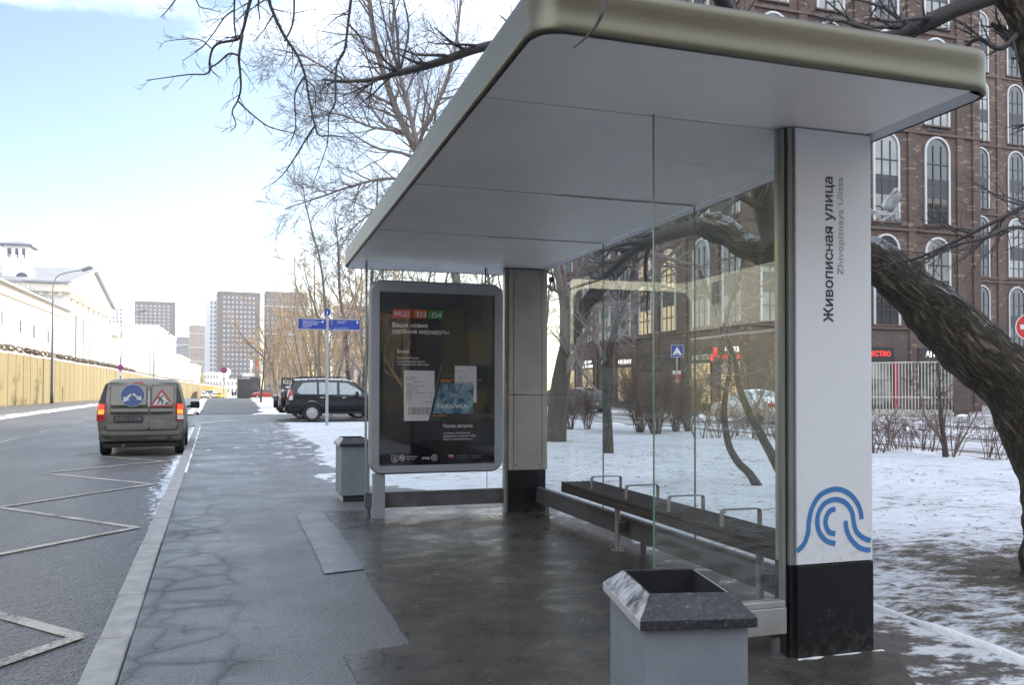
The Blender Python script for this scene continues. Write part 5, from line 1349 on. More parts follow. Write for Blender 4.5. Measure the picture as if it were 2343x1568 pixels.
dl, dr = vdoor(-.70, .160), vdoor(.168, .735)
vc.rear('door_seal', rrp(-.725, .76, .565, 1.625, .08), M['van_dark'], van, .004)
for x0, x1, dd in ((-.62, .10, dl), (.215, .66, dr)):
    vc.rear('window_panel', rrp(x0-.012, x1+.012, 1.118, 1.572, .05), M['van_dark'], dd, .015); vc.rear('window_panel', rrp(x0, x1, 1.13, 1.56, .045), M['van_paint'], dd, .018, .004)
for z in (1.075, .965): vc.rear('trim_groove', rrp(-.62, .15, z-.018, z+.018, .012), M['van_dark'], dl, .015); vc.rear('trim_groove', rrp(.18, .65, z-.018, z+.018, .012), M['van_dark'], dr, .015)
vc.rear('trim_bar', rrp(-.60, .15, .985, 1.055, .015), M['van_paint'], dl, .030, .02); vc.rear('trim_bar', rrp(.18, .64, .985, 1.055, .015), M['van_paint'], dr, .030, .02)
pl = vc.rear('number_plate', rrp(-.545, .04, .765, .895, .02), M['van_dark'], van, .018, .012); vc.rear('plate_face', rrp(-.515, .01, .785, .875, .012), M['steel_dull'], pl, .021, .004)
text('plate_number', 'О 173 ЕС', M['van_dark'], pl, (-.49, float(vyr(.83))-.023, .802), (1, 0, 0), (0, 0, 1), .055, .0005, .02, .44)
# round blue sign with two white arrows
def vdisc(cx, cz, r, mat, off, name, par, n=28): return vc.rear(name, [(cx + r*math.cos(2*math.pi*i/n), cz + r*math.sin(2*math.pi*i/n)) for i in range(n)], mat, par, off)
vz = lambda x, y: ((x-868)*.00136, (1400-y)*.00131)          # van picture -> metres on its tail
bs_ = vdisc(-.181, 1.345, .250, M['van_white'], .024, 'arrow_sign', dl); vdisc(-.181, 1.345, .240, M['van_blue'], .0255, 'sign_face', bs_)
vc.rear('arrow', [vz(*p) for p in [(598, 485), (606, 388), (637, 408), (700, 340), (728, 368), (668, 430), (697, 447)]], M['van_white'], bs_, .027)
vc.rear('arrow', [vz(*p) for p in [(727, 358), (752, 333), (824, 402), (862, 372), (872, 458), (784, 436), (806, 420)]], M['van_white'], bs_, .027)
ts = vc.rear('roadworks_sign', [vz(*p) for p in [(1172, 272), (1190, 280), (1358, 548), (1345, 566), (1002, 566), (996, 546), (1156, 280)]], M['van_red'], dr, .024)
vc.rear('sign_face', [vz(*p) for p in [(1172, 318), (1308, 536), (1042, 536)]], M['van_white'], ts, .0255)
for q_ in ([(1166, 372), (1186, 366), (1202, 382), (1194, 402), (1176, 404), (1164, 392)], [(1100, 418), (1130, 393), (1165, 400), (1178, 440), (1195, 470), (1190, 524), (1172, 524), (1172, 482), (1152, 458), (1122, 520), (1100, 528), (1130, 452), (1124, 422), (1112, 432)], [(1176, 440), (1252, 492), (1248, 498), (1172, 450)], [(1205, 526), (1262, 484), (1296, 526)]):
    vc.rear('worker_symbol', [vz(*p) for p in q_], M['letter_dark'], ts, .027)
vc.rear('white_smear', [vz(*p) for p in [(965, 300), (984, 292), (992, 560), (976, 566), (962, 480), (970, 420)]], M['van_white'], dl, .020)
# lamps and dark pillars
for sg in (-1, 1):
    pts = [(.70, 1.165), (.855, 1.165), (.885, .95), (.89, .79), (.715, .79)]; px_ = [(sg*x, z) for x, z in pts]
    tl = vc.rear('tail_light', px_ if sg > 0 else px_[::-1], M['light_red'], van, .020, .05)
    def seg(a, c, m_, nm):
        q_ = [(sg*.735, c), (sg*(.855 if c > 1 else .875), c), (sg*(.865 if c > 1 else .88), a), (sg*.745, a)]; vc.rear(nm, q_ if sg > 0 else q_[::-1], M[m_], tl, .024)
    seg(1.045, 1.15, 'lit_red', 'brake_lamp'); seg(.935, 1.035, 'lit_amber', 'indicator'); seg(.81, .915, 'light_clear' if sg > 0 else 'light_red', 'reverse_lamp')
    q_ = [(sg*.715, 1.175), (sg*.852, 1.175), (sg*.80, 1.38), (sg*.735, 1.60), (sg*.715, 1.60)]; vc.rear('pillar_trim', q_ if sg > 0 else q_[::-1], M['van_dark'], van, .010, .03)
    wheel_ = None
bump_ = vc.rear('bumper', rrp(-.83, .83, .335, .535, .05), M['van_paint'], van, .02, .05); vc.rear('bumper_groove', rrp(-.78, .78, .455, .475, .008), M['van_dark'], bump_, .024); vc.rear('tow_cap', rrp(.53, .64, .38, .45, .02), M['van_dark'], bump_, .024)
vc.rear('high_lamp', rrp(-.19, .03, 1.615, 1.64, .01), M['light_red'], van, .012)
vc.side('side_window', [(2.2, 1.03), (3.15, 1.0)], [(2.2, 1.55), (2.75, 1.55), (3.15, 1.2)], M['car_glass'], van)
for sg in (1, -1):
    g = MB(); g.tube([(sg*.86, 2.95, 1.03), (sg*.98, 2.93, 1.06)], .03, 8); g.box((min(sg*.95, sg*1.17), 2.86, 1.0), (max(sg*.95, sg*1.17), 3.0, 1.17)); g.build('mirror', M['black_plastic'], van, bevel=.04, seg=3)
g = MB(); g.box((-.74, .05, .20), (.74, 3.9, .30)); g.build('underside', M['black_plastic'], van)
g = MB(); g.tube([(-.35, -.02, .25), (-.35, .5, .25)], .03, 8); g.build('exhaust', M['steel_dull'], van)

# --- big black off-roader parked beside the lot, rear towards the street
def make_suv(detail=True, body='car_black'):
    e = empty('parked_car', (0, 0, 0))
    yr_ = lambda z: np.interp(z, [0, .4, .5, .72, .8, 1.1, 1.8, 1.9], [.0, -.04, -.08, -.08, .02, .05, .26, .36])
    c = Car([(0, .46, 1.16, 1.76, .84, .91, .70), (.1, .42, 1.16, 1.82, .86, .93, .72), (1.4, .40, 1.15, 1.86, .86, .93, .72), (2.6, .40, 1.12, 1.83, .86, .93, .70), (2.95, .40, 1.12, 1.76, .86, .93, .66), (3.6, .40, 1.10, 1.22, .86, .92, .64), (4.5, .42, 1.0, 1.12, .84, .88, .62), (4.78, .48, .8, .92, .74, .80, .52)], yr_)
    c.body('body', M[body], e)
    for y in (1.08, 3.86):
        for sg in (1, -1): wheel(e, sg*.80, y, .385, .25, sg, 6, 'rim_alloy', detail)
        well(c, e, y, .385, flare=body)
    G = 'car_glass_frost' if detail else 'car_glass'
    c.side('side_window', [(.38, 1.26), (.5, 1.19), (1.28, 1.18)], [(.38, 1.40), (.62, 1.66), (1.28, 1.69)], M[G], e); c.side('side_window', [(1.38, 1.18), (2.15, 1.17)], [(1.38, 1.69), (2.15, 1.68)], M[G], e)
    c.side('side_window', [(2.27, 1.17), (3.2, 1.15)], [(2.27, 1.67), (2.6, 1.66), (3.2, 1.32)], M[G], e)
    c.rear('rear_window', rr(-.60, .60, 1.22, 1.66, .05, 4), M['car_glass'], e, .012)
    for sg in (1, -1):
        q_ = [(sg*.70, 1.42), (sg*.80, 1.40), (sg*.90, 1.20), (sg*.90, .92), (sg*.74, .92), (sg*.74, 1.18)]; c.rear('tail_light', q_ if sg > 0 else q_[::-1], M['light_red'], e, .014, .06)
        c.side('side_lamp', [(.03, 1.14), (.20, 1.14)], [(.03, 1.36), (.06, 1.38), (.20, 1.15)], M['light_red'], e, .012, (sg,), 4, 3); c.side('side_lamp', [(.0, .93), (.20, .93)], [(.0, 1.12), (.20, 1.12)], M['light_clear'], e, .012, (sg,), 4, 3)
        for y in (1.5, 2.45):
            g = MB(); x = c.x_at(y, 1.03); g.box((min(sg*x, sg*(x+.035)), y-.09, 1.01), (max(sg*x, sg*(x+.035)), y+.09, 1.05)); g.build('door_handle', M['chrome'], e, bevel=.01)
        for y in (1.33, 2.21):
            g = MB(); P_ = [(sg*(c.x_at(y, z)+.001), y, z) for z in np.linspace(.5, 1.15, 6)]; g.tube(P_, .006, 4); g.build('door_gap', M['black_plastic'], e)
        c.side('bumper_side', [(.0, .46), (.62, .50)], [(.0, .80), (.5, .80), (.62, .78)], M[body], e, .02, (sg,))
        c.side('side_moulding', [(1.62, .70), (3.3, .70)], [(1.62, .80), (3.3, .80)], M[body], e, .018, (sg,))
        g = MB(); g.tube([(sg*.64, .5, 1.86), (sg*.64, .6, 1.92), (sg*.64, 2.5, 1.92), (sg*.64, 2.6, 1.85)], .02, 6); g.build('roof_rail', M['black_plastic'], e)
        g = MB(); g.box((min(sg*.78, sg*.98), 1.55, .36), (max(sg*.78, sg*.98), 3.35, .42)); g.build('side_step', M['black_plastic'], e, bevel=.015)
        g = MB(); g.box((min(sg*.9, sg*1.12), 2.95, 1.10), (max(sg*.9, sg*1.12), 3.07, 1.30)); g.build('mirror', M[body], e, bevel=.03)
    g = MB(); g.lathe([(.10, -.20), (.33, -.20), (.375, -.14), (.375, .0), (.33, .03)], (.05, -.02, .98), 26, 'y'); g.build('spare_wheel', M['car_black'], e, bevel=.02)
    g = MB(); g.box((-.62, .02, 1.79), (.62, .30, 1.83)); g.build('spoiler', M[body], e, bevel=.012)
    c.rear('bumper', rr(-.88, .88, .46, .78, .06, 4), M[body], e, .03, .06)
    g = MB(); g.box((-.72, .05, .34), (.72, 4.3, .45)); g.build('underside', M['black_plastic'], e)
    return e
suv = make_suv(); suv.scale = (1.04, 1.02, 1.045); suv.location = (1.62, 38.95, -.075); suv.rotation_euler = (0, 0, math.radians(-90)); tag(suv, 'big black off-road car with a tail-mounted spare wheel and snowy roof', 'car', 'cars parked on the lot')
suv2 = make_suv(False, 'car_dark'); suv2.scale = (1, 1, .87); suv2.location = (1.42, 42.9, -.075); suv2.rotation_euler = (0, 0, math.radians(-90)); tag(suv2, 'dark off-road car half hidden behind the big black one', 'car', 'cars parked on the lot')
# --- ordinary saloon/hatchback
def make_car(mat, name='parked_car', hatch=False, h=1.48, glass='car_glass'):
    e = empty(name, (0, 0, 0)); yr_ = lambda z: np.interp(z, [0, .4, .55, .9, 1.0], [.05, -.03, -.04, .02, .06])
    k_ = h/1.48
    if hatch: st = [(0, .32, .90, .98*k_, .74, .84, .60), (.12, .26, .92, 1.30*k_, .78, .86, .58), (.6, .24, .92, 1.46*k_, .78, .87, .58), (2.0, .22, .92, 1.5*k_, .78, .87, .58), (2.5, .22, .92, 1.40*k_, .78, .87, .56), (3.1, .22, .92, 1.02, .78, .86, .60), (3.9, .25, .78, .86, .74, .80, .56), (4.15, .34, .6, .68, .62, .70, .44)]
    else: st = [(0, .32, .86, .94, .72, .80, .58), (.15, .27, .90, 1.02, .76, .85, .60), (.8, .24, .92, 1.07, .78, .87, .62), (1.25, .22, .93, 1.36*k_, .78, .87, .58), (1.9, .22, .93, 1.48*k_, .78, .87, .57), (2.5, .22, .92, 1.44*k_, .78, .87, .56), (3.3, .22, .90, 1.0, .78, .86, .60), (4.15, .25, .78, .86, .74, .80, .56), (4.4, .34, .6, .68, .62, .70, .44)]
    c = Car(st, yr_); c.body('body', M[mat], e)
    wy = (.75, 3.25) if hatch else (.85, 3.5)
    for y in wy:
        for sg in (1, -1): wheel(e, sg*.75, y, .31, .2, sg, 5, 'rim_alloy', False)
        well(c, e, y, .31)
    a = .35 if hatch else 1.15
    c.side('side_window', [(a, 1.0), (a+.95, .98)], [(a, 1.12*k_), (a+.35, 1.36*k_), (a+.95, 1.38*k_)], M[glass], e); c.side('side_window', [(a+1.02, .98), (a+1.95, .97)], [(a+1.02, 1.38*k_), (a+1.4, 1.36*k_), (a+1.95, 1.02)], M[glass], e)
    for sg in (1, -1):
        q_ = [(sg*.50, .72), (sg*.80, .72), (sg*.80, .88), (sg*.50, .88)]; c.rear('tail_light', q_ if sg > 0 else q_[::-1], M['light_red'], e, .014, .03)
        g = MB(); g.box((min(sg*.84, sg*1.0), c.L-1.45, .93), (max(sg*.84, sg*1.0), c.L-1.35, 1.05)); g.build('mirror', M[mat], e, bevel=.02)
    c.rear('number_plate', [(-.26, .50), (.26, .50), (.26, .61), (-.26, .61)], M['sign_white'], e, .012)
    c.rear('bumper', rr(-.80, .80, .34, .60, .05, 4), M[mat], e, .02, .05)
    # windscreen and rear screen follow the roof line as sloping panes
    for y0, y1 in (((.14, .5) if hatch else (.88, 1.5)), ((2.45, 3.0) if hatch else (2.6, 3.2))):
        g = MB()
        for i in range(5):
            y = y0 + (y1-y0)*i/4; zt = np.interp(y, c.ys, c.D[:, 2]); 
            for x in (-.50, 0, .50): g.v.append((x, y, zt+.010))
        for i in range(4):
            for j in range(2): g.f.append((i*3+j, i*3+j+1, i*3+j+4, i*3+j+3)); g.m.append(0)
        g.build('screen', M[glass], e)
    return e
def park(e, x, y, rz, z, label, group=None, cat='car'): e.location = (x, y, z); e.rotation_euler = (0, 0, math.radians(rz)); return tag(e, label, cat, group)
park(make_car('car_snowy', hatch=True, h=1.58), 20.4, 47.5, 0, -.045, 'snow covered hatchback parked far along the side street, left of the shrubs', 'cars parked along the side street')
park(make_car('car_white', h=1.46, glass='car_glass_frost'), 20.9, 29.0, 2, -.045, 'snow covered saloon parked on the side street behind the thin curved trees', 'cars parked along the side street')
park(make_car('car_dark', hatch=True), 20.6, 52.5, 0, -.045, 'dark car parked farthest along the side street', 'cars parked along the side street')
park(make_car('car_red'), 4.9, 128, 78, -.0, 'red car parked beside the black kiosk', None)
park(make_car('car_beige', 'driving_car', True), -9.8, 213, 180, zg(213)-.1, 'pale beige car coming down the street in front of the yellow truck', 'traffic at the street end')
park(make_car('taxi_yellow', 'driving_car'), -6.6, 222, 176, zg(222)-.1, 'yellow car right of the yellow truck at the street end', 'traffic at the street end')
park(make_car('car_white', 'driving_car'), -8.3, 236, 180, zg(236)-.1, 'white car behind the pale beige one at the street end', 'traffic at the street end')
tr = empty('truck', (-9.9, 243, zg(243)-.1), math.pi, label='truck with a yellow box body at the end of the street', cat='truck', group='traffic at the street end')
g = MB(); g.box((-1.15, 0, .95), (1.15, 4.6, 3.1)); g.build('box_body', M['taxi_yellow'], tr, bevel=.05)
g = MB(); g.prism([(4.65, .5), (6.4, .5), (6.4, 1.4), (6.0, 2.3), (4.65, 2.35)], (-1.05, 0, 0), (0, 1, 0), (0, 0, 1), (2.1, 0, 0)); g.build('cab', M['car_white'], tr, bevel=.06)
g = MB(); g.add([(-.9, 6.42, 1.42), (.9, 6.42, 1.42), (.9, 6.06, 2.2), (-.9, 6.06, 2.2)], [(1, 0, 3, 2)]); g.build('windscreen', M['car_glass'], tr)
for y in (1.1, 5.5):
    for sg in (1, -1): wheel(tr, sg*.95, y, .42, .26, sg, 5, 'steel_dull', False)
g = MB(); g.box((-.9, .2, .55), (.9, 6.2, .94)); g.build('chassis', M['black_plastic'], tr)

# ------------------------------------------------------------------ people far down the footway
def person(px, d, label, lean, coat):
    p = at(px, 892, d); e = empty('person', (p.x, p.y, zg(p.y)), math.radians(lean), label=label, cat='person', group='people walking on the far footway')
    J = {'pel': (0, 0, .95), 'che': (0, .02, 1.35), 'nek': (0, .03, 1.50), 'hed': (0, .05, 1.66), 'top': (0, .05, 1.74)}
    ed, vs, rad = [], [], []
    def chain(pts, rs, root=None):
        prev = root
        for q_, r_ in zip(pts, rs):
            vs.append(q_); rad.append(r_); 
            if prev is not None: ed.append((prev, len(vs)-1))
            prev = len(vs)-1
        return prev
    chain([J['pel'], J['che'], J['nek'], J['hed'], J['top']], [.15, .17, .06, .095, .07])
    for sg in (1, -1):
        chain([(sg*.10, .0, .88), (sg*.11, sg*.10+.04, .50), (sg*.11, sg*.20-.02, .08), (sg*.11, sg*.20+.12, .05)], [.095, .065, .05, .04], 0)
        chain([(sg*.20, .02, 1.40), (sg*.25, -sg*.06, 1.12), (sg*.24, -sg*.02+.08, .88), (sg*.24, -sg*.02+.12, .80)], [.075, .055, .045, .035], 1)
    me = bpy.data.meshes.new('body'); me.from_pydata(vs, ed, []); o = bpy.data.objects.new('body', me); COL.objects.link(o); o.parent = e
    sk = o.modifiers.new('skin', 'SKIN'); 
    for v_, r_ in zip(me.skin_vertices[0].data, rad): v_.radius = (r_, r_)
    me.skin_vertices[0].data[0].use_root = True
    ss = o.modifiers.new('sub', 'SUBSURF'); ss.levels = ss.render_levels = 1; me.materials.append(M[coat])
    g = MB(); g.lathe([(.02, .13), (.09, .10), (.115, .0), (.10, -.06)], (0, .05, 1.68), 12); g.build('hat', M['cloth_dark'], e, smooth=True)
    g = MB(); g.lathe([(.07, -.05), (.075, .03), (.05, .07)], (0, .105, 1.645), 10); g.build('face', M['skin'], e, smooth=True)
    g = MB(); g.lathe([(.24, .55), (.20, .95), (.23, 1.35), (.14, 1.47)], (0, .01, 0), 14); g.build('coat', M[coat], e, smooth=True)
    return e
person(532.6, 196, 'person in dark winter clothes walking on the left of the pair', 0, 'cloth_dark'); person(538.8, 199, 'person in a dark coat walking on the right of the pair', 180, 'kiosk_black')

# ------------------------------------------------------------------ lamps and signs
def lamp_post(y, label, h=13.2, x=-18.25):
    e = empty('street_lamp', (x, y, zg(y)), label=label, cat='street lamp', group='street lamps along the yellow wall')
    g = MB(); g.lathe([(.17, 0), (.15, 1.2), (.12, h*.55), (.09, h*.76)], (0, 0, 0), 12); g.build('pole', M['lamp_metal'], e, smooth=True)
    P_ = smooth_path([(0, 0, h*.75), (0, 0, h*.86), (.35, 0, h*.94), (1.2, 0, h*.972), (2.6, 0, h*.998)], 5); g = MB(); g.tube(P_, .05, 8); g.build('arm', M['lamp_metal'], e, smooth=True)
    g = MB(); g.prism([(2.5, h*.99), (2.65, h*.985), (3.55, h*1.012), (3.5, h*1.025), (3.2, h*1.03), (2.55, h*1.008)], (0, -.16, 0), (1, 0, 0), (0, 0, 1), (0, .32, 0)); g.build('lamp_head', M['lamp_metal'], e, bevel=.03)
    return e
lamp_post(91.0, 'tall grey street lamp nearest along the yellow wall, arm over the street'); lamp_post(137, 'second street lamp along the yellow wall, behind the no stopping sign')
for i, y in enumerate((183, 229, 275)): lamp_post(y, ('third', 'fourth', 'farthest')[i] + ' street lamp along the yellow wall')
def disc(g, r, y, n=24, mi=0):
    o = len(g.v); g.v += [(r*math.cos(2*math.pi*i/n), y, r*math.sin(2*math.pi*i/n)) for i in range(n)]; g.f.append(tuple(range(o, o+n))); g.m.append(mi)
def no_stopping(x, y, h, label, r=.35, plate=True):
    e = empty('no_stopping_sign', (x, y, zg(y)), label=label, cat='road sign', group='no stopping signs')
    g = MB(); g.tube([(0, 0, -.1), (0, 0, h+.4)], .035, 8); g.build('pole', M['lamp_metal'], e)
    f = MB(); f.lathe([(r, -.06), (r, -.045)], (0, 0, h), 26, 'y'); s_ = f.build('plate', M['sign_red'], e)
    g = MB(); disc(g, r*.82, -.062); o = g.build('face', M['sign_blue'], s_); o.location = (0, 0, h)
    g = MB()
    for a in (45, -45): t = math.radians(a); g.prism([(-r*.85, -r*.085), (r*.85, -r*.085), (r*.85, r*.085), (-r*.85, r*.085)], (0, -.064 - (.002 if a > 0 else 0), h), (math.cos(t), 0, math.sin(t)), (-math.sin(t), 0, math.cos(t)), (0, -.001, 0))
    g.build('cross', M['sign_red'], s_)
    if plate:
        g = MB(); g.box((-.33, -.06, h-.80), (.33, -.045, h-.50)); g.box((-.2, -.06, h-1.5), (.2, -.046, h-.85)); g.build('lower_plates', M['sign_white'], e)
        g = MB(); g.prism([(-.04, 0), (.04, 0), (.04, .3), (.10, .3), (0, .45), (-.10, .3), (-.04, .3)], (0, -.0605, h-1.4), (1, 0, 0), (0, 0, 1), (0, -.003, 0)); g.build('arrow', M['letter_dark'], e)
no_stopping(-13.9, 104, 3.85, 'no stopping sign with white plates below it on the left side of the street'); no_stopping(-3.05, 116, 3.9, 'no stopping sign on a thin pole beside the far footway', .42)
# blue finger post
fp = empty('direction_post', (2.83, 31.94, .02), label='grey post with three blue direction boards and an information cube on top', cat='direction post')
g = MB(); g.lathe([(.10, .0), (.10, .02), (.055, .03), (.055, 4.15)], (0, 0, 0), 14); g.build('pole', M['frame_grey'], fp, smooth=False)
g = MB(); g.box((-.10, -.10, 4.15), (.10, .10, 4.36)); cu_ = g.build('info_cube', M['sign_blue'], fp); text('lettering', 'i', M['sign_white'], cu_, (-.03, -.103, 4.18), (1, 0, 0), (0, 0, 1), .13, .001, .05)
def board_(rz, L, x0, rows_, off=0.0):
    e = bpy.data.objects.new('board', None); COL.objects.link(e); e.parent = fp; e.rotation_euler = (0, 0, rz); e.location = (0, 0, off)
    g = MB(); g.box((x0, -.022, 3.62), (x0+L, .022, 3.98)); g.build('panel', M['sign_blue'], e, bevel=.004)
    g = MB(); g.box((x0-.01, -.03, 3.98), (x0+L+.01, .03, 4.02)); g.box((x0-.01, -.03, 3.58), (x0+L+.01, .03, 3.62)); g.build('board_frame', M['frame_grey'], e)
    for s, z, hh, wd, xo in rows_: text('lettering', s, M['sign_white'], e, (x0+xo, -.0235, z), (1, 0, 0), (0, 0, 1), hh, .0008, .01, wd)
    g = MB(); g.prism([(0, .05), (.04, .05), (.04, .0), (.06, 0), (.06, .05), (.10, .05), (.05, .11)], (x0+L-.16 if x0 < 0 else x0+L-.14, -.0235, 3.84), (1, 0, 0), (0, 0, 1), (0, -.001, 0)); g.build('arrow', M['sign_white'], e)
board_(math.radians(2), 1.0, -1.06, [('Улица маршала Тухачевского', 3.915, .03, .50, .15), ('Ивановское шоссе 7А', 3.865, .03, .70, .15), ('Больница имени Вишневского', 3.815, .03, .56, .15), ('Поликлиника № 52', 3.765, .03, .54, .15), ('Живописная улица', 3.715, .03, .34, .15), ('ул. Живописная', 3.665, .025, .26, .15)])
board_(math.radians(-6), 1.0, .20, [('Парк «Живописный»', 3.90, .035, .34, .16), ('Park Zhivopisny', 3.845, .03, .26, .16), ('600 м   Живописная улица', 3.655, .025, .52, .05)])
board_(math.radians(62), .9, .06, [('Набережная', 3.9, .035, .4, .2), ('улица', 3.83, .03, .4, .2), ('1200 м', 3.66, .03, .2, .1)])
# speed hump sign on the side street
p = at(1549, 804, 41); e = empty('speed_hump_sign', (p.x, p.y, 0), math.radians(-20), label='square blue sign with a white triangle, on a thin pole among the shrubs', cat='road sign')
g = MB(); g.tube([(0, 0, -.1), (0, 0, p.z+.3)], .03, 8); g.build('pole', M['metal_fence'], e)
g = MB(); g.box((-.30, -.06, p.z-.30), (.30, -.045, p.z+.30)); s_ = g.build('plate', M['sign_white'], e)
g = MB(); g.box((-.285, -.0615, p.z-.285), (.285, -.0605, p.z+.285)); g.build('face', M['sign_blue'], s_)
g = MB(); g.add([(-.23, -.063, p.z-.19), (.23, -.063, p.z-.19), (0, -.063, p.z+.22)], [(0, 1, 2)]); g.build('triangle', M['sign_white'], s_)
g = MB(); g.add([(.13*math.cos(t), -.0645, p.z-.17+.06*math.sin(t)) for t in np.linspace(0, math.pi, 10)], [tuple(range(10))[::-1]]); g.build('hump', M['letter_dark'], s_)
# no entry sign at the right edge
p = at(2361, 748, 19); e = empty('no_entry_sign', (p.x, p.y, 0), math.radians(-45), label='round red no entry sign with a white bar behind the leaning tree', cat='road sign')
g = MB(); g.tube([(0, 0, -.1), (0, 0, p.z+.25)], .03, 8); g.build('pole', M['metal_fence'], e)
g = MB(); g.lathe([(.33, -.05), (.33, -.035)], (0, 0, p.z), 26, 'y'); s_ = g.build('plate', M['sign_white'], e)
g = MB(); disc(g, .31, -.052); o = g.build('face', M['sign_red'], s_); o.location = (0, 0, p.z)
g = MB(); g.box((-.23, -.056, p.z-.055), (.23, -.053, p.z+.055)); g.build('bar', M['sign_white'], s_)
# ------------------------------------------------------------------ bare trees
def rvec(r): return Vector((r.gauss(0, 1), r.gauss(0, 1), r.gauss(0, 1)))
def grow(g, r, p, d, L, rad, lev, P_, out=None):
    """one limb and, from it, its side shoots"""
    n = max(3, int(L/P_['seg'][lev])); st = L/n; path, rr_ = [Vector(p)], [rad]; d = d.normalized()
    for i in range(n):
        d = (d + rvec(r)*P_['wob'][lev] + Vector((0, 0, P_['up'][lev]))).normalized()
        p = path[-1] + d*st; path.append(p); rr_.append(max(P_['rmin'], rad*(1 - P_['tap']*(i+1)/n)))
    g.tube(path, rr_, P_['sides'][lev], False)
    if lev + 1 < len(P_['n']):
        sprout(g, r, path, rr_, P_['n'][lev], L, lev, P_)
def sprout(g, r, path, rr_, num, L, lev, P_, t0=.2):
    for i in range(num):
        t = t0 + (1-t0)*(i + r.random())/num; k_ = t*(len(path)-1); a = min(int(k_), len(path)-2); f = k_-a
        q_ = path[a].lerp(path[a+1], f); dd = (path[a+1]-path[a]).normalized()
        side = dd.cross(rvec(r)).normalized(); an = math.radians(r.uniform(*P_['ang']))
        d2 = dd*math.cos(an) + side*math.sin(an)
        L2 = L*r.uniform(*P_['len'])*(1.1 - .55*t); ra = (rr_[a]*(1-f) + rr_[a+1]*f)*r.uniform(.42, .66)
        grow(g, r, q_, d2, max(L2, .06), max(P_['rmin'], ra), lev+1, P_)
def params(n, seg, wob, up, sides, rmin=.004, tap=.8, ang=(28, 62), len_=(.35, .62)):
    return dict(n=n, seg=seg, wob=wob, up=up, sides=sides, rmin=rmin, tap=tap, ang=ang, len=len_)
def limb(g, pts, r0, r1, n=8, k=6, pw=1.0):
    p = smooth_path(pts, k); m_ = len(p); rr_ = [r0 + (r1-r0)*(i/(m_-1))**pw for i in range(m_)]; g.tube(p, rr_, n, True); return p, rr_
def tree_obj(name, label, trunk, crown, tm, cm, group=None, cat='tree', loc_=(0, 0, 0)):
    e = empty(name, loc_, label=label, cat=cat, group=group)
    for g, nm, m_ in ((trunk, 'trunk', tm), (crown, 'crown', cm)):
        if g is not None and g.v: o = g.build(nm, M[m_], e, smooth=True); o.location = (-loc_[0], -loc_[1], -loc_[2])
    return e
# --- the leaning tree on the right that arches over the shelter
r = random.Random(5)
tk, cw = MB(), MB()
A = lambda *q: [at(*p) for p in q]
main = A((2440, 1345, 5.9), (2418, 1230, 5.9), (2407, 1120, 5.9), (2366, 985, 5.92), (2305, 880, 5.95), (2225, 800, 6.0), (2150, 722, 6.1), (2070, 650, 6.2), (2003, 603, 6.3), (1900, 572, 6.6), (1790, 572, 6.9), (1713, 570, 7.2), (1665, 535, 7.4), (1625, 518, 7.6))
p = smooth_path(main, 8); m_ = len(p); prof_ = np.interp(np.linspace(0, 1, m_), [0, .04, .1, .25, .38, .5, .65, .85, 1], [.30, .23, .20, .205, .235, .19, .165, .115, .12])
# bark ridges modelled into the near trunk
vs_n = 26; tb = MB(); tb.tube(p, list(prof_), vs_n)
for i in range(m_):
    c = p[i]
    for k_ in range(vs_n):
        v = Vector(tb.v[i*vs_n+k_]); q_ = v*5.5; dn = (v-c).normalized()
        tb.v[i*vs_n+k_] = tuple(v + dn*(.020*noise.noise(Vector((k_*1.7, i*.35, 1.0))) + .022*noise.noise(v*7) + .03*noise.noise(v*2.2)))
tk.v, tk.f, tk.m, tk.a = tb.v, tb.f, tb.m, tb.a
l2, r2_ = limb(tk, A((2335, 940, 5.93), (2420, 840, 5.9), (2470, 660, 5.8), (2455, 400, 5.6), (2385, 190, 5.4), (2356, 90, 5.3), (2290, -25, 5.2), (2000, -190, 5.0)), .15, .07, 14)
l3, r3_ = limb(cw, A((2300, -20, 5.2), (2150, 35, 5.2), (2062, 78, 5.3), (1960, 120, 5.6), (1800, 180, 6)), .055, .02, 10)
l4, r4_ = limb(cw, A((1640, 520, 7.6), (1588, 520, 7.9), (1498, 546, 8.4), (1440, 582, 8.9), (1381, 634, 9.4), (1330, 650, 9.8)), .10, .018, 9)
l5, r5_ = limb(cw, A((1640, 520, 7.6), (1655, 470, 7.7), (1640, 380, 7.9), (1560, 260, 8.2), (1420, 150, 8.7), (1250, 90, 9.2), (1110, 106, 9.6), (1000, 143, 9.8), (914, 166, 10)), .085, .042, 9)
l6, r6_ = limb(cw, A((914, 166, 10), (850, 182, 10.1), (790, 185, 10.2), (738, 181, 10.3)), .035, .012, 6)
l7, r7_ = limb(cw, A((1640, 380, 7.9), (1500, 150, 7.9), (1300, -40, 8), (1100, -150, 8.1), (900, -180, 8.3), (720, -130, 8.4), (600, -60, 8.5)), .09, .035, 8)
l8, r8_ = limb(cw, A((1780, 560, 6.9), (1760, 500, 6.9), (1745, 420, 6.7), (1760, 300, 6.3), (1700, 100, 6.0), (1600, -100, 5.6)), .12, .05, 8)
l9, r9_ = limb(cw, A((2425, 500, 5.7), (2360, 470, 5.5), (2280, 505, 5.4), (2180, 555, 5.5), (2100, 590, 5.6), (2010, 610, 5.8)), .018, .006, 6)
l10, r10_ = limb(cw, A((2420, 560, 5.7), (2330, 520, 5.3), (2250, 545, 5.2), (2150, 575, 5.3), (2050, 640, 5.4)), .013, .005, 6)
l11, r11_ = limb(cw, A((2345, 60, 5.3), (2290, 110, 5.2), (2230, 90, 5.3), (2160, 170, 5.5), (2080, 230, 5.9)), .02, .007, 6)
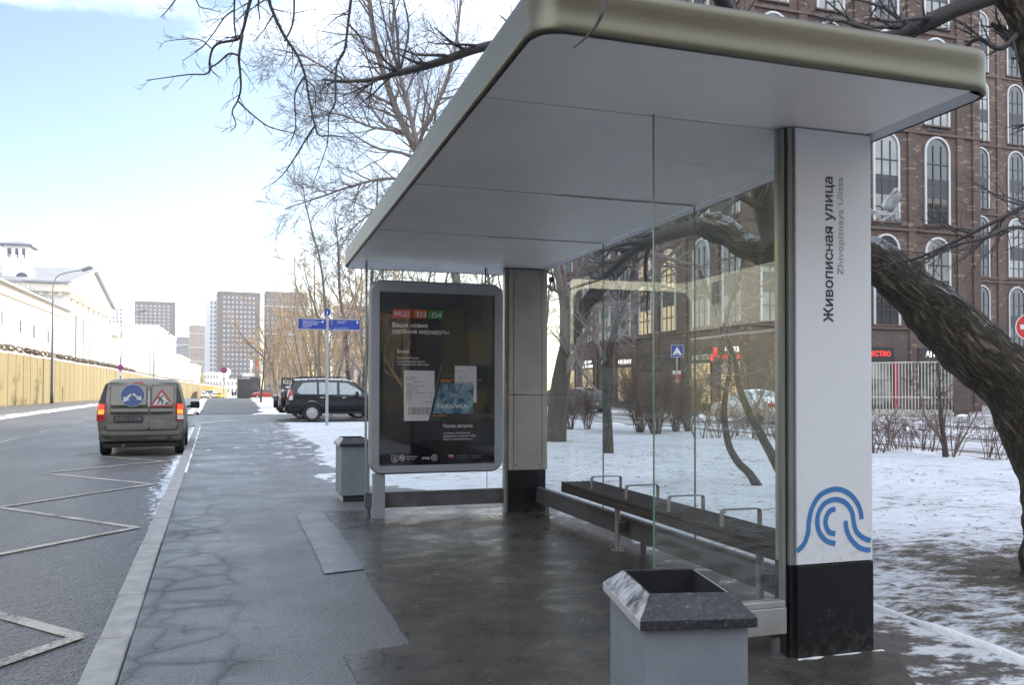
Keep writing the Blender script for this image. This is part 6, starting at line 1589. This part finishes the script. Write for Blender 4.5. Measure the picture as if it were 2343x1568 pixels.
TW = params([7, 4, 2, 0], [.12, .09, .06, .05], [.12, .14, .16, .2], [.02, .0, -.01, 0], [4, 3, 3, 3], .0024, .75, (25, 60), (.4, .7))
z1b = lambda x, y: ((400 + x/2.13)/1.306, (y/2.13)/1.306)
def tw(pts, r0, r1, num=9, L=.55, d=8.5, lev=1):
    q_ = [at(*z1b(x, y), d + .04*i) for i, (x, y) in enumerate(pts)]; p_, rr_ = limb(cw, q_, r0, r1, 5, 4); sprout(cw, r, p_, rr_, num, L, lev, TW, .12); return p_
tw([(800, -240), (770, -80), (740, 0), (715, 100), (690, 200), (655, 250), (550, 270), (500, 310), (480, 400), (485, 430), (460, 470), (360, 472), (220, 490), (80, 510)], .022, .005, 12, .5)
tw([(690, 215), (668, 360), (675, 450), (680, 560), (660, 640), (625, 710), (650, 790), (612, 840)], .017, .004, 9, .5)
tw([(665, 350), (605, 340), (540, 395), (485, 430)], .012, .008, 4, .4)
tw([(660, 640), (745, 720), (850, 800), (940, 828), (1030, 850)], .010, .004, 7, .4)
tw([(655, -120), (640, 0), (640, 170), (656, 250)], .012, .008, 5, .5); tw([(640, 60), (575, 110), (500, 220), (420, 310), (310, 385)], .009, .003, 6, .35); tw([(500, 310), (420, 250), (290, 250), (195, 262)], .008, .003, 6, .3)
tw([(900, -260), (880, -60), (860, 0), (900, 110), (960, 230), (1040, 350), (1090, 480), (1110, 600), (1150, 790), (1180, 860), (1260, 862), (1350, 870)], .022, .006, 16, .6)
tw([(1088, 480), (1025, 600), (1030, 800), (990, 930)], .011, .004, 7, .45); tw([(1150, 800), (1080, 910), (1000, 1040), (930, 1130), (850, 1185)], .011, .003, 9, .4); tw([(960, 260), (1010, 150), (1020, 0), (1010, -120)], .010, .012, 5, .4)
tw([(1400, -260), (1380, 0), (1362, 150), (1340, 320), (1290, 420), (1280, 650), (1240, 740), (1230, 920), (1140, 1170)], .018, .004, 16, .55); tw([(1365, 150), (1450, 250), (1500, 420), (1540, 560)], .012, .004, 7, .5)
tw([(320, -120), (260, 0), (215, 60), (170, 108)], .010, .004, 4, .25); tw([(380, -60), (415, 35), (480, 55), (550, 76)], .008, .003, 4, .2); tw([(1090, 500), (1150, 560), (1160, 680), (1200, 700)], .008, .004, 5, .4)
TW2 = params([9, 5, 3, 0], [.14, .10, .08, .06], [.12, .14, .16, .2], [.03, .02, 0, 0], [5, 4, 3, 3], .0026, .75, (25, 62), (.4, .7))
for (pp_, rr_, num, L, t0) in ((l3, r3_, 10, 1.1, .1), (l4, r4_, 16, 1.5, .15), (l5, r5_, 12, 1.5, .45), (l6, r6_, 10, 1.0, .0), (l7, r7_, 12, 1.4, .2), (l8, r8_, 8, 1.3, .1), (l2, r2_, 16, 1.3, .25), (l9, r9_, 16, .7, .1), (l10, r10_, 14, .6, .1), (l11, r11_, 12, .6, .1)):
    sprout(cw, r, pp_, rr_, num, L, 0 if L > .8 else 1, TW2, t0)
# a few branches that stand up from the knot at the limb's end
for e_ in ((890, 90, 10.2), (905, 40, 10.4), (935, 60, 10.1), (870, 120, 9.9)):
    p_, rr_ = limb(cw, [at(914, 166, 10), at(*e_), at(e_[0]-25, e_[1]-110, e_[2]+.2)], .02, .007, 5, 4); sprout(cw, r, p_, rr_, 7, .8, 1, TW2, .2)
# thin twig hanging in front of the roof edge
q_ = [at(1500, -420, 3.4), at(1440, -200, 2.95), at(1385, 0, 2.72), at(1368, 50, 2.7), at(1340, 85, 2.7), at(1313, 108, 2.7)]; limb(cw, q_, .012, .0022, 5, 5)
lt = tree_obj('leaning_tree', 'thick leaning tree with rough bark bent across the right side, arching over the shelter', tk, cw, 'bark_dark', 'twig_dark', None, 'tree', tuple(main[0]))
# torn plastic bag caught in its twigs
pb = MB(); BD = 5.5
def sheet(rows, n=7, fold=.012):
    o = len(pb.v)
    for i, (a, c) in enumerate(rows):
        A_, C_ = at(*a, BD), at(*c, BD)
        for j in range(n):
            t = j/(n-1); q_ = A_.lerp(C_, t); w_ = noise.noise(Vector((i*.9, j*.8, o*.01))); pb.v.append(tuple(q_ + Vector((.3, -.9, .1))*(w_*fold*4) + Vector((0, 0, fold*noise.noise(Vector((j*.7, i, 3)))))))
    for i in range(len(rows)-1):
        for j in range(n-1): k_ = o+i*n+j; pb.f.append((k_, k_+1, k_+n+1, k_+n)); pb.m.append(0)
sheet([((2046, 431), (2056, 432)), ((2034, 445), (2060, 446)), ((2026, 458), (2062, 460)), ((2018, 470), (2052, 470)), ((2016, 480), (2044, 482))])
sheet([((1990, 476), (1990, 488)), ((2008, 482), (2006, 494)), ((2024, 482), (2026, 494)), ((2040, 476), (2046, 488)), ((2050, 468), (2058, 476))], 5)
sheet([((2036, 488), (2044, 490)), ((2022, 500), (2034, 500)), ((2008, 508), (2016, 510))], 4); sheet([((2044, 486), (2050, 486)), ((2050, 500), (2056, 500)), ((2052, 512), (2058, 510))], 4)
tag(pb.build('plastic_bag', M['bag_plastic'], smooth=True), 'torn white plastic bag caught in the twigs beside the name pillar', 'plastic bag').modifiers.new('film', 'SOLIDIFY').thickness = .003
# --- trees on the lawn behind the glass
def lawn_tree(label, pts, r0, r1, num, L, tm='bark_grey', cm='twig_brown', flare=1.5, seed=1, extra=(), P_=None, name='bare_tree', group='bare trees on the snowy lawn'):
    rr0 = random.Random(seed); tk_, cw_ = MB(), MB(); P_ = P_ or params([8, 6, 4, 0], [.4, .25, .16, .1], [.10, .14, .16, .2], [.03, .02, 0, 0], [6, 4, 3, 3], .006, .78, (28, 62), (.42, .7))
    pts = [Vector(p) for p in pts]; pts = [pts[0] - (pts[1]-pts[0]).normalized()*.25 - Vector((0, 0, .12))] + pts; path = smooth_path(pts, 6); m_ = len(path); rad = [r0*(1 + (flare-1)*max(0, 1-i/(m_*.12))**2)*(1-i/(m_-1)) + r1*(i/(m_-1)) for i in range(m_)]
    tk_.tube(path, rad, 12); sprout(cw_, rr0, path, rad, num, L, 0, P_, .3)
    for ex in extra:
        q_, ra, rb, nn, LL = ex; p2, r2 = limb(cw_, q_, ra, rb, 7, 5); sprout(cw_, rr0, p2, r2, nn, LL, 0, P_, .2)
    return tree_obj(name, label, tk_, cw_, tm, cm, group, 'tree', tuple(pts[0]))
def B(*q): return [at(*p) for p in q]
lawn_tree('leaning grey tree with a broad flared foot behind the far pillar', B((1272, 1012, 21.6), (1276, 940, 21.6), (1285, 860, 21.5), (1310, 760, 21.3), (1355, 680, 21), (1420, 610, 20.5), (1500, 545, 20), (1600, 480, 19.5), (1700, 400, 19)), .30, .09, 12, 4.5, seed=3, extra=((B((1300, 790, 21.3), (1290, 700, 21), (1270, 600, 21), (1230, 450, 21)), .14, .05, 8, 3), (B((1330, 710, 21.2), (1400, 690, 20.8), (1470, 640, 20.3), (1560, 560, 20)), .13, .04, 8, 3)))
lawn_tree('thin straight dark tree between the far pillar and the glass seam', B((1393, 1030, 17.6), (1390, 960, 17.6), (1386, 880, 17.6), (1396, 800, 17.5), (1420, 710, 17.3), (1445, 640, 17.2), (1460, 560, 17), (1480, 440, 17)), .115, .04, 9, 2.6, seed=4)
lawn_tree('slender tree with a strongly curved trunk, left of two close together', B((1716, 1086, 11.75), (1690, 1060, 11.75), (1668, 1020, 11.75), (1658, 960, 11.8), (1660, 900, 11.8), (1672, 830, 11.9), (1660, 740, 12), (1690, 640, 12), (1720, 520, 12.2)), .062, .022, 9, 1.7, seed=5)
lawn_tree('slender tree leaning left, right of two close together', B((1800, 1112, 10.3), (1770, 1050, 10.4), (1738, 990, 10.6), (1712, 940, 10.8), (1690, 880, 11), (1680, 820, 11.2), (1640, 720, 11.4), (1600, 620, 11.6)), .070, .024, 9, 1.7, seed=6)
SH = params([5, 5, 3, 0], [.16, .12, .09, .07], [.10, .14, .16, .2], [.06, .04, .02, 0], [4, 3, 3, 3], .004, .7, (18, 42), (.45, .75))
lawn_tree('small forked tree on the lawn between name pillar and leaning trunk', B((2165, 1072, 16.6), (2160, 1010, 16.6), (2152, 950, 16.6), (2150, 890, 16.6), (2146, 830, 16.6)), .075, .015, 9, 1.3, 'bark_grey', 'shrub_twig', 1.2, 8, ((B((2160, 1010, 16.6), (2120, 960, 16.6), (2105, 900, 16.7), (2095, 850, 16.8)), .03, .008, 6, .8), (B((2170, 1070, 16.6), (2200, 1010, 16.5), (2240, 940, 16.3)), .03, .008, 5, .7)), SH, 'small_tree', None)
# --- trees seen over and beside the shelter
CT = params([11, 8, 5, 0], [.4, .24, .15, .1], [.11, .14, .15, .18], [.03, .02, .0, 0], [5, 4, 3, 3], .0034, .86, (25, 58), (.48, .86))
lawn_tree('tall pale barked tree with many fine twigs behind the shelter roof', B((1072, 1024, 20), (1066, 900, 20), (1056, 740, 20), (1030, 560, 20), (985, 410, 20), (949, 338, 20), (905, 245, 20.3), (865, 120, 20.6), (845, 0, 21), (835, -140, 21.3)), .14, .05, 26, 3.6, 'bark_pale', 'twig_brown', 1.3, 11,
    ((B((960, 355, 20), (945, 290, 20.2), (925, 210, 20.5), (900, 100, 20.8), (905, -60, 21)), .07, .03, 18, 2.8), (B((1000, 430, 20), (896, 408, 19.6), (810, 424, 19.4), (738, 449, 19.2), (650, 478, 19)), .045, .010, 22, 1.8), (B((985, 410, 20), (960, 330, 19.5), (1000, 240, 19), (1040, 120, 19), (1060, -60, 19)), .06, .025, 20, 2.8),
     (B((930, 300, 20.1), (850, 290, 19.8), (770, 260, 19.5), (700, 270, 19.2)), .038, .010, 20, 1.9), (B((900, 240, 20.3), (800, 190, 20), (700, 130, 19.8), (620, 110, 19.6)), .038, .010, 20, 1.9), (B((1015, 500, 20), (900, 470, 19.2), (820, 510, 18.8), (770, 580, 18.6)), .036, .009, 20, 1.6)), CT, 'bare_tree', 'bare trees beside the lot')
lawn_tree('slim tall bare tree whose trunk rises just behind the direction post', B((757, 935, 46), (750, 820, 46), (743, 690, 46), (733, 600, 46), (716, 535, 46), (700, 470, 46), (692, 420, 46)), .10, .025, 16, 3.6, 'bark_pale', 'twig_brown', 1.2, 13, (), params([8, 6, 4, 0], [.6, .4, .3, .2], [.08, .12, .15, .2], [.06, .03, .01, 0], [5, 3, 3, 3], .0065, .85, (28, 58), (.45, .8)), 'bare_tree', 'bare trees beside the lot')
# bushy thicket behind the parked cars: four kinds, each tree set out on its own
def proto_tree(seed, H, r0, num, L, stems=1, mat='twig_tan', tmat='bark_pale', spread=.25):
    rr0 = random.Random(seed); tk_, cw_ = MB(), MB()
    P_ = params([10, 7, 5, 0], [.7, .45, .35, .25], [.09, .13, .16, .2], [.07, .04, .01, 0], [5, 3, 3, 3], .011, .75, (22, 55), (.42, .70))
    for s in range(stems):
        a = 2*math.pi*s/max(1, stems) + rr0.random(); k_ = spread*(1 if stems > 1 else .4); lean = Vector((math.cos(a)*k_, math.sin(a)*k_, 0))
        b0 = Vector((math.cos(a), math.sin(a), 0))*(.25 if stems > 1 else 0); pts = [b0 + lean*H*t + Vector((rr0.gauss(0, .03*H*t), rr0.gauss(0, .03*H*t), H*t)) for t in np.linspace(0, 1, 6)]
        path = smooth_path(pts, 4); m_ = len(path); rad = [r0*(1-.8*i/(m_-1)) for i in range(m_)]; tk_.tube(path, rad, 7); sprout(cw_, rr0, path, rad, num, L, 0, P_, .12)
    e = empty('bare_tree', (0, 0, 0)); tk_.build('trunk', M[tmat], e, smooth=True); cw_.build('crown', M[mat], e); return e
PT = [proto_tree(21, 10, .15, 16, 4.4), proto_tree(22, 9, .11, 9, 3.4, 3, spread=.22), proto_tree(23, 12, .17, 18, 4.8, 1, 'twig_brown', 'bark_grey'), proto_tree(24, 6.5, .07, 7, 2.4, 5, spread=.3)]
used = [False]*4
def plant(k_, x, y, s, label, group, zoff=0):
    o = PT[k_] if not used[k_] else copy_tree(PT[k_]); used[k_] = True
    o.location = (x, y, zg(y)+zoff); o.rotation_euler = (0, 0, R.uniform(0, 6.28)); o.scale = (s, s, s*R.uniform(.92, 1.1)); return tag(o, label, 'tree', group)
TG = 'bare trees of the thicket behind the parked cars'
spots = [(2, 7.0, 54, .95), (0, 9.5, 56, 1.0), (1, 5.2, 58, .9), (3, 4.4, 63, 1.0), (0, 12, 60, 1.05), (2, 7.8, 66, 1.0), (1, 10.2, 69, 1.1), (3, 6.0, 71, 1.2), (0, 14.5, 66, 1.1), (2, 12.6, 75, 1.1), (1, 7.2, 80, 1.2), (3, 4.2, 84, 1.1), (0, 10.0, 86, 1.1), (1, 14.2, 84, 1.2), (2, 17, 72, 1.0), (3, 9.2, 60, 1.1), (3, 12.8, 53.6, 1.0), (0, 16.5, 57, .9), (2, 18.5, 62, 1.0), (1, 17.5, 52, 1.0), (3, 5.6, 92, 1.3), (0, 7.5, 98, 1.1), (2, 12.2, 96, 1.1), (1, 4.0, 106, 1.1), (0, 9.0, 112, 1.2), (3, 3.6, 118, 1.3)]
for k_, x, y, s in spots: plant(k_, x, y, s*(1.22 if k_ < 3 else 1.1), 'bare twiggy tree in the sunlit thicket behind the parked cars', TG)
lawn_tree('golden bare tree by the far footway with a long limb reaching left over the road', B((634, 902, 98), (630, 880, 98), (622, 845, 98), (600, 815, 98), (572, 790, 98), (548, 760, 98), (535, 735, 98)), .22, .05, 14, 4.2, 'bark_pale', 'twig_tan', 1.4, 41,
    ((B((622, 845, 98), (590, 790, 98), (570, 785, 98), (535, 790, 98), (505, 812, 98)), .08, .02, 10, 2.4), (B((630, 870, 98), (640, 800, 98), (645, 730, 98), (640, 660, 98)), .16, .04, 16, 4), (B((634, 880, 98), (665, 820, 98), (690, 760, 98), (700, 690, 98)), .14, .04, 16, 4)), params([8, 6, 4, 0], [.9, .6, .4, .3], [.08, .12, .15, .2], [.05, .03, .01, 0], [5, 3, 3, 3], .014, .8, (25, 58), (.45, .8)), 'bare_tree', None)
plant(1, 3.4, 104, 1.25, 'golden many-stemmed bare tree beside the black kiosk, leaning over the footway', None)
plant(2, 1.2, 86, .62, 'thin young bare tree at the edge of the far snow bank', None)
# shrubs on the lawn by the side street
def make_shrub(seed, H, stems, num):
    rr0 = random.Random(seed); g = MB()
    for s in range(stems):
        a = rr0.uniform(0, 6.28); k_ = rr0.uniform(.1, .45); b0 = Vector((math.cos(a), math.sin(a), 0))*rr0.uniform(.02, .16)
        d = Vector((math.cos(a)*k_, math.sin(a)*k_, 1)); grow(g, rr0, b0, d, H*rr0.uniform(.7, 1.1), .013, 0, params([num, 3, 2, 0], [.16, .12, .1, .1], [.08, .12, .15, .2], [.05, .03, 0, 0], [4, 3, 3, 3], .0042, .7, (18, 45), (.4, .65)))
    return g.build('shrub', M['shrub_twig'])
SP = [make_shrub(31, 1.9, 40, 9), make_shrub(32, 1.5, 26, 8), make_shrub(33, 1.0, 7, 4)]; su = [False]*3
def shrub(k_, x, y, s, label, group):
    o = SP[k_] if not su[k_] else SP[k_].copy()
    if su[k_]: COL.objects.link(o)
    su[k_] = True; o.location = (x, y, .0); o.rotation_euler = (0, 0, R.uniform(0, 6.28)); o.scale = (s, s, s); return tag(o, label, 'shrub', group)
for (k_, px, py, s) in [(0, 1465, 992, 1.0), (0, 1500, 996, .95), (0, 1575, 988, .9), (1, 1545, 990, .9), (1, 1302, 985, .95), (1, 1345, 985, .8), (2, 1605, 1006, 1.2), (2, 1642, 1005, 1.1), (2, 1690, 1000, 1.0), (2, 1745, 1010, 1.2), (2, 1720, 1006, .9), (2, 1775, 1008, 1.0)]:
    p = onZ(px, py, 0); shrub(k_, p.x, p.y, s, 'leafless brown shrub in the row between lawn and side street, behind the glass', 'leafless shrubs behind the glass')
for i, (px, py, s) in enumerate([(2003, 1040, 1.1), (2030, 1036, .9), (2056, 1034, .8), (2080, 1036, .8), (2108, 1036, .9), (2130, 1034, .9), (2180, 1042, .9), (2262, 1048, .9), (2290, 1052, .7), (1995, 1030, .9)]):
    p = onZ(px, py, 0); shrub(2, p.x, p.y, s, 'small bare shrub in the thin row along the lawn edge, right of the name pillar', 'small bare shrubs right of the name pillar')

for k_, x, y, s in [(2, -4.5, -14, .9), (0, 4.5, -12, 1.0), (2, 9.5, -16, 1.1), (1, 14, -11, 1.0), (0, 7.5, -24, 1.1), (2, 0.5, -22, 1.0)]: plant(k_, x, y, s, 'bare street tree behind the bus stop, mirrored in its glass', 'bare street trees behind the bus stop')

# bits of leaf and twig lying on the snow and the asphalt
g = MB(); rl = random.Random(77)
for i in range(1500):
    if rl.random() < .75: y = rl.uniform(.5, 17); x = rl.uniform(3.8, 11.5); z = .034 + .014*fbm(x, y, .9) if y < 9 else .036
    else: x = rl.uniform(-.4, 3.6); y = rl.uniform(1.5, 20); z = .012
    z += zg(y); a = rl.uniform(0, 6.28); L, w_ = (rl.uniform(.012, .035), rl.uniform(.006, .02)) if rl.random() < .6 else (rl.uniform(.04, .11), .004)
    if x < 3.6: L *= .5; w_ *= .6
    u, v = Vector((math.cos(a), math.sin(a), rl.uniform(-.15, .3))), Vector((-math.sin(a), math.cos(a), rl.uniform(-.3, .3))); c = Vector((x, y, z))
    g.add([c - u*L, c - v*w_ + Vector((0, 0, .004)), c + u*L, c + v*w_ + Vector((0, 0, .004))], [(0, 1, 2, 3)])
tag(g.build('leaf_litter', M['leaf_litter']), kind='stuff')
# ------------------------------------------------------------------ winter haze over the whole place
g = MB(); g.box((-500, -120, -4.5), (700, 1000, 95)); m = bpy.data.materials.new('haze'); m.use_nodes = True; nt = m.node_tree; nt.nodes.clear()
pv, out = nt.nodes.new('ShaderNodeVolumePrincipled'), nt.nodes.new('ShaderNodeOutputMaterial'); pv.inputs['Density'].default_value = .00022; pv.inputs['Color'].default_value = (.96, .96, .98, 1); pv.inputs['Anisotropy'].default_value = .3
nt.links.new(pv.outputs[0], out.inputs['Volume']); tag(g.build('haze', m), kind='stuff')
print('objects', len(bpy.data.objects), 'faces', sum(len(m.polygons) for m in bpy.data.meshes))
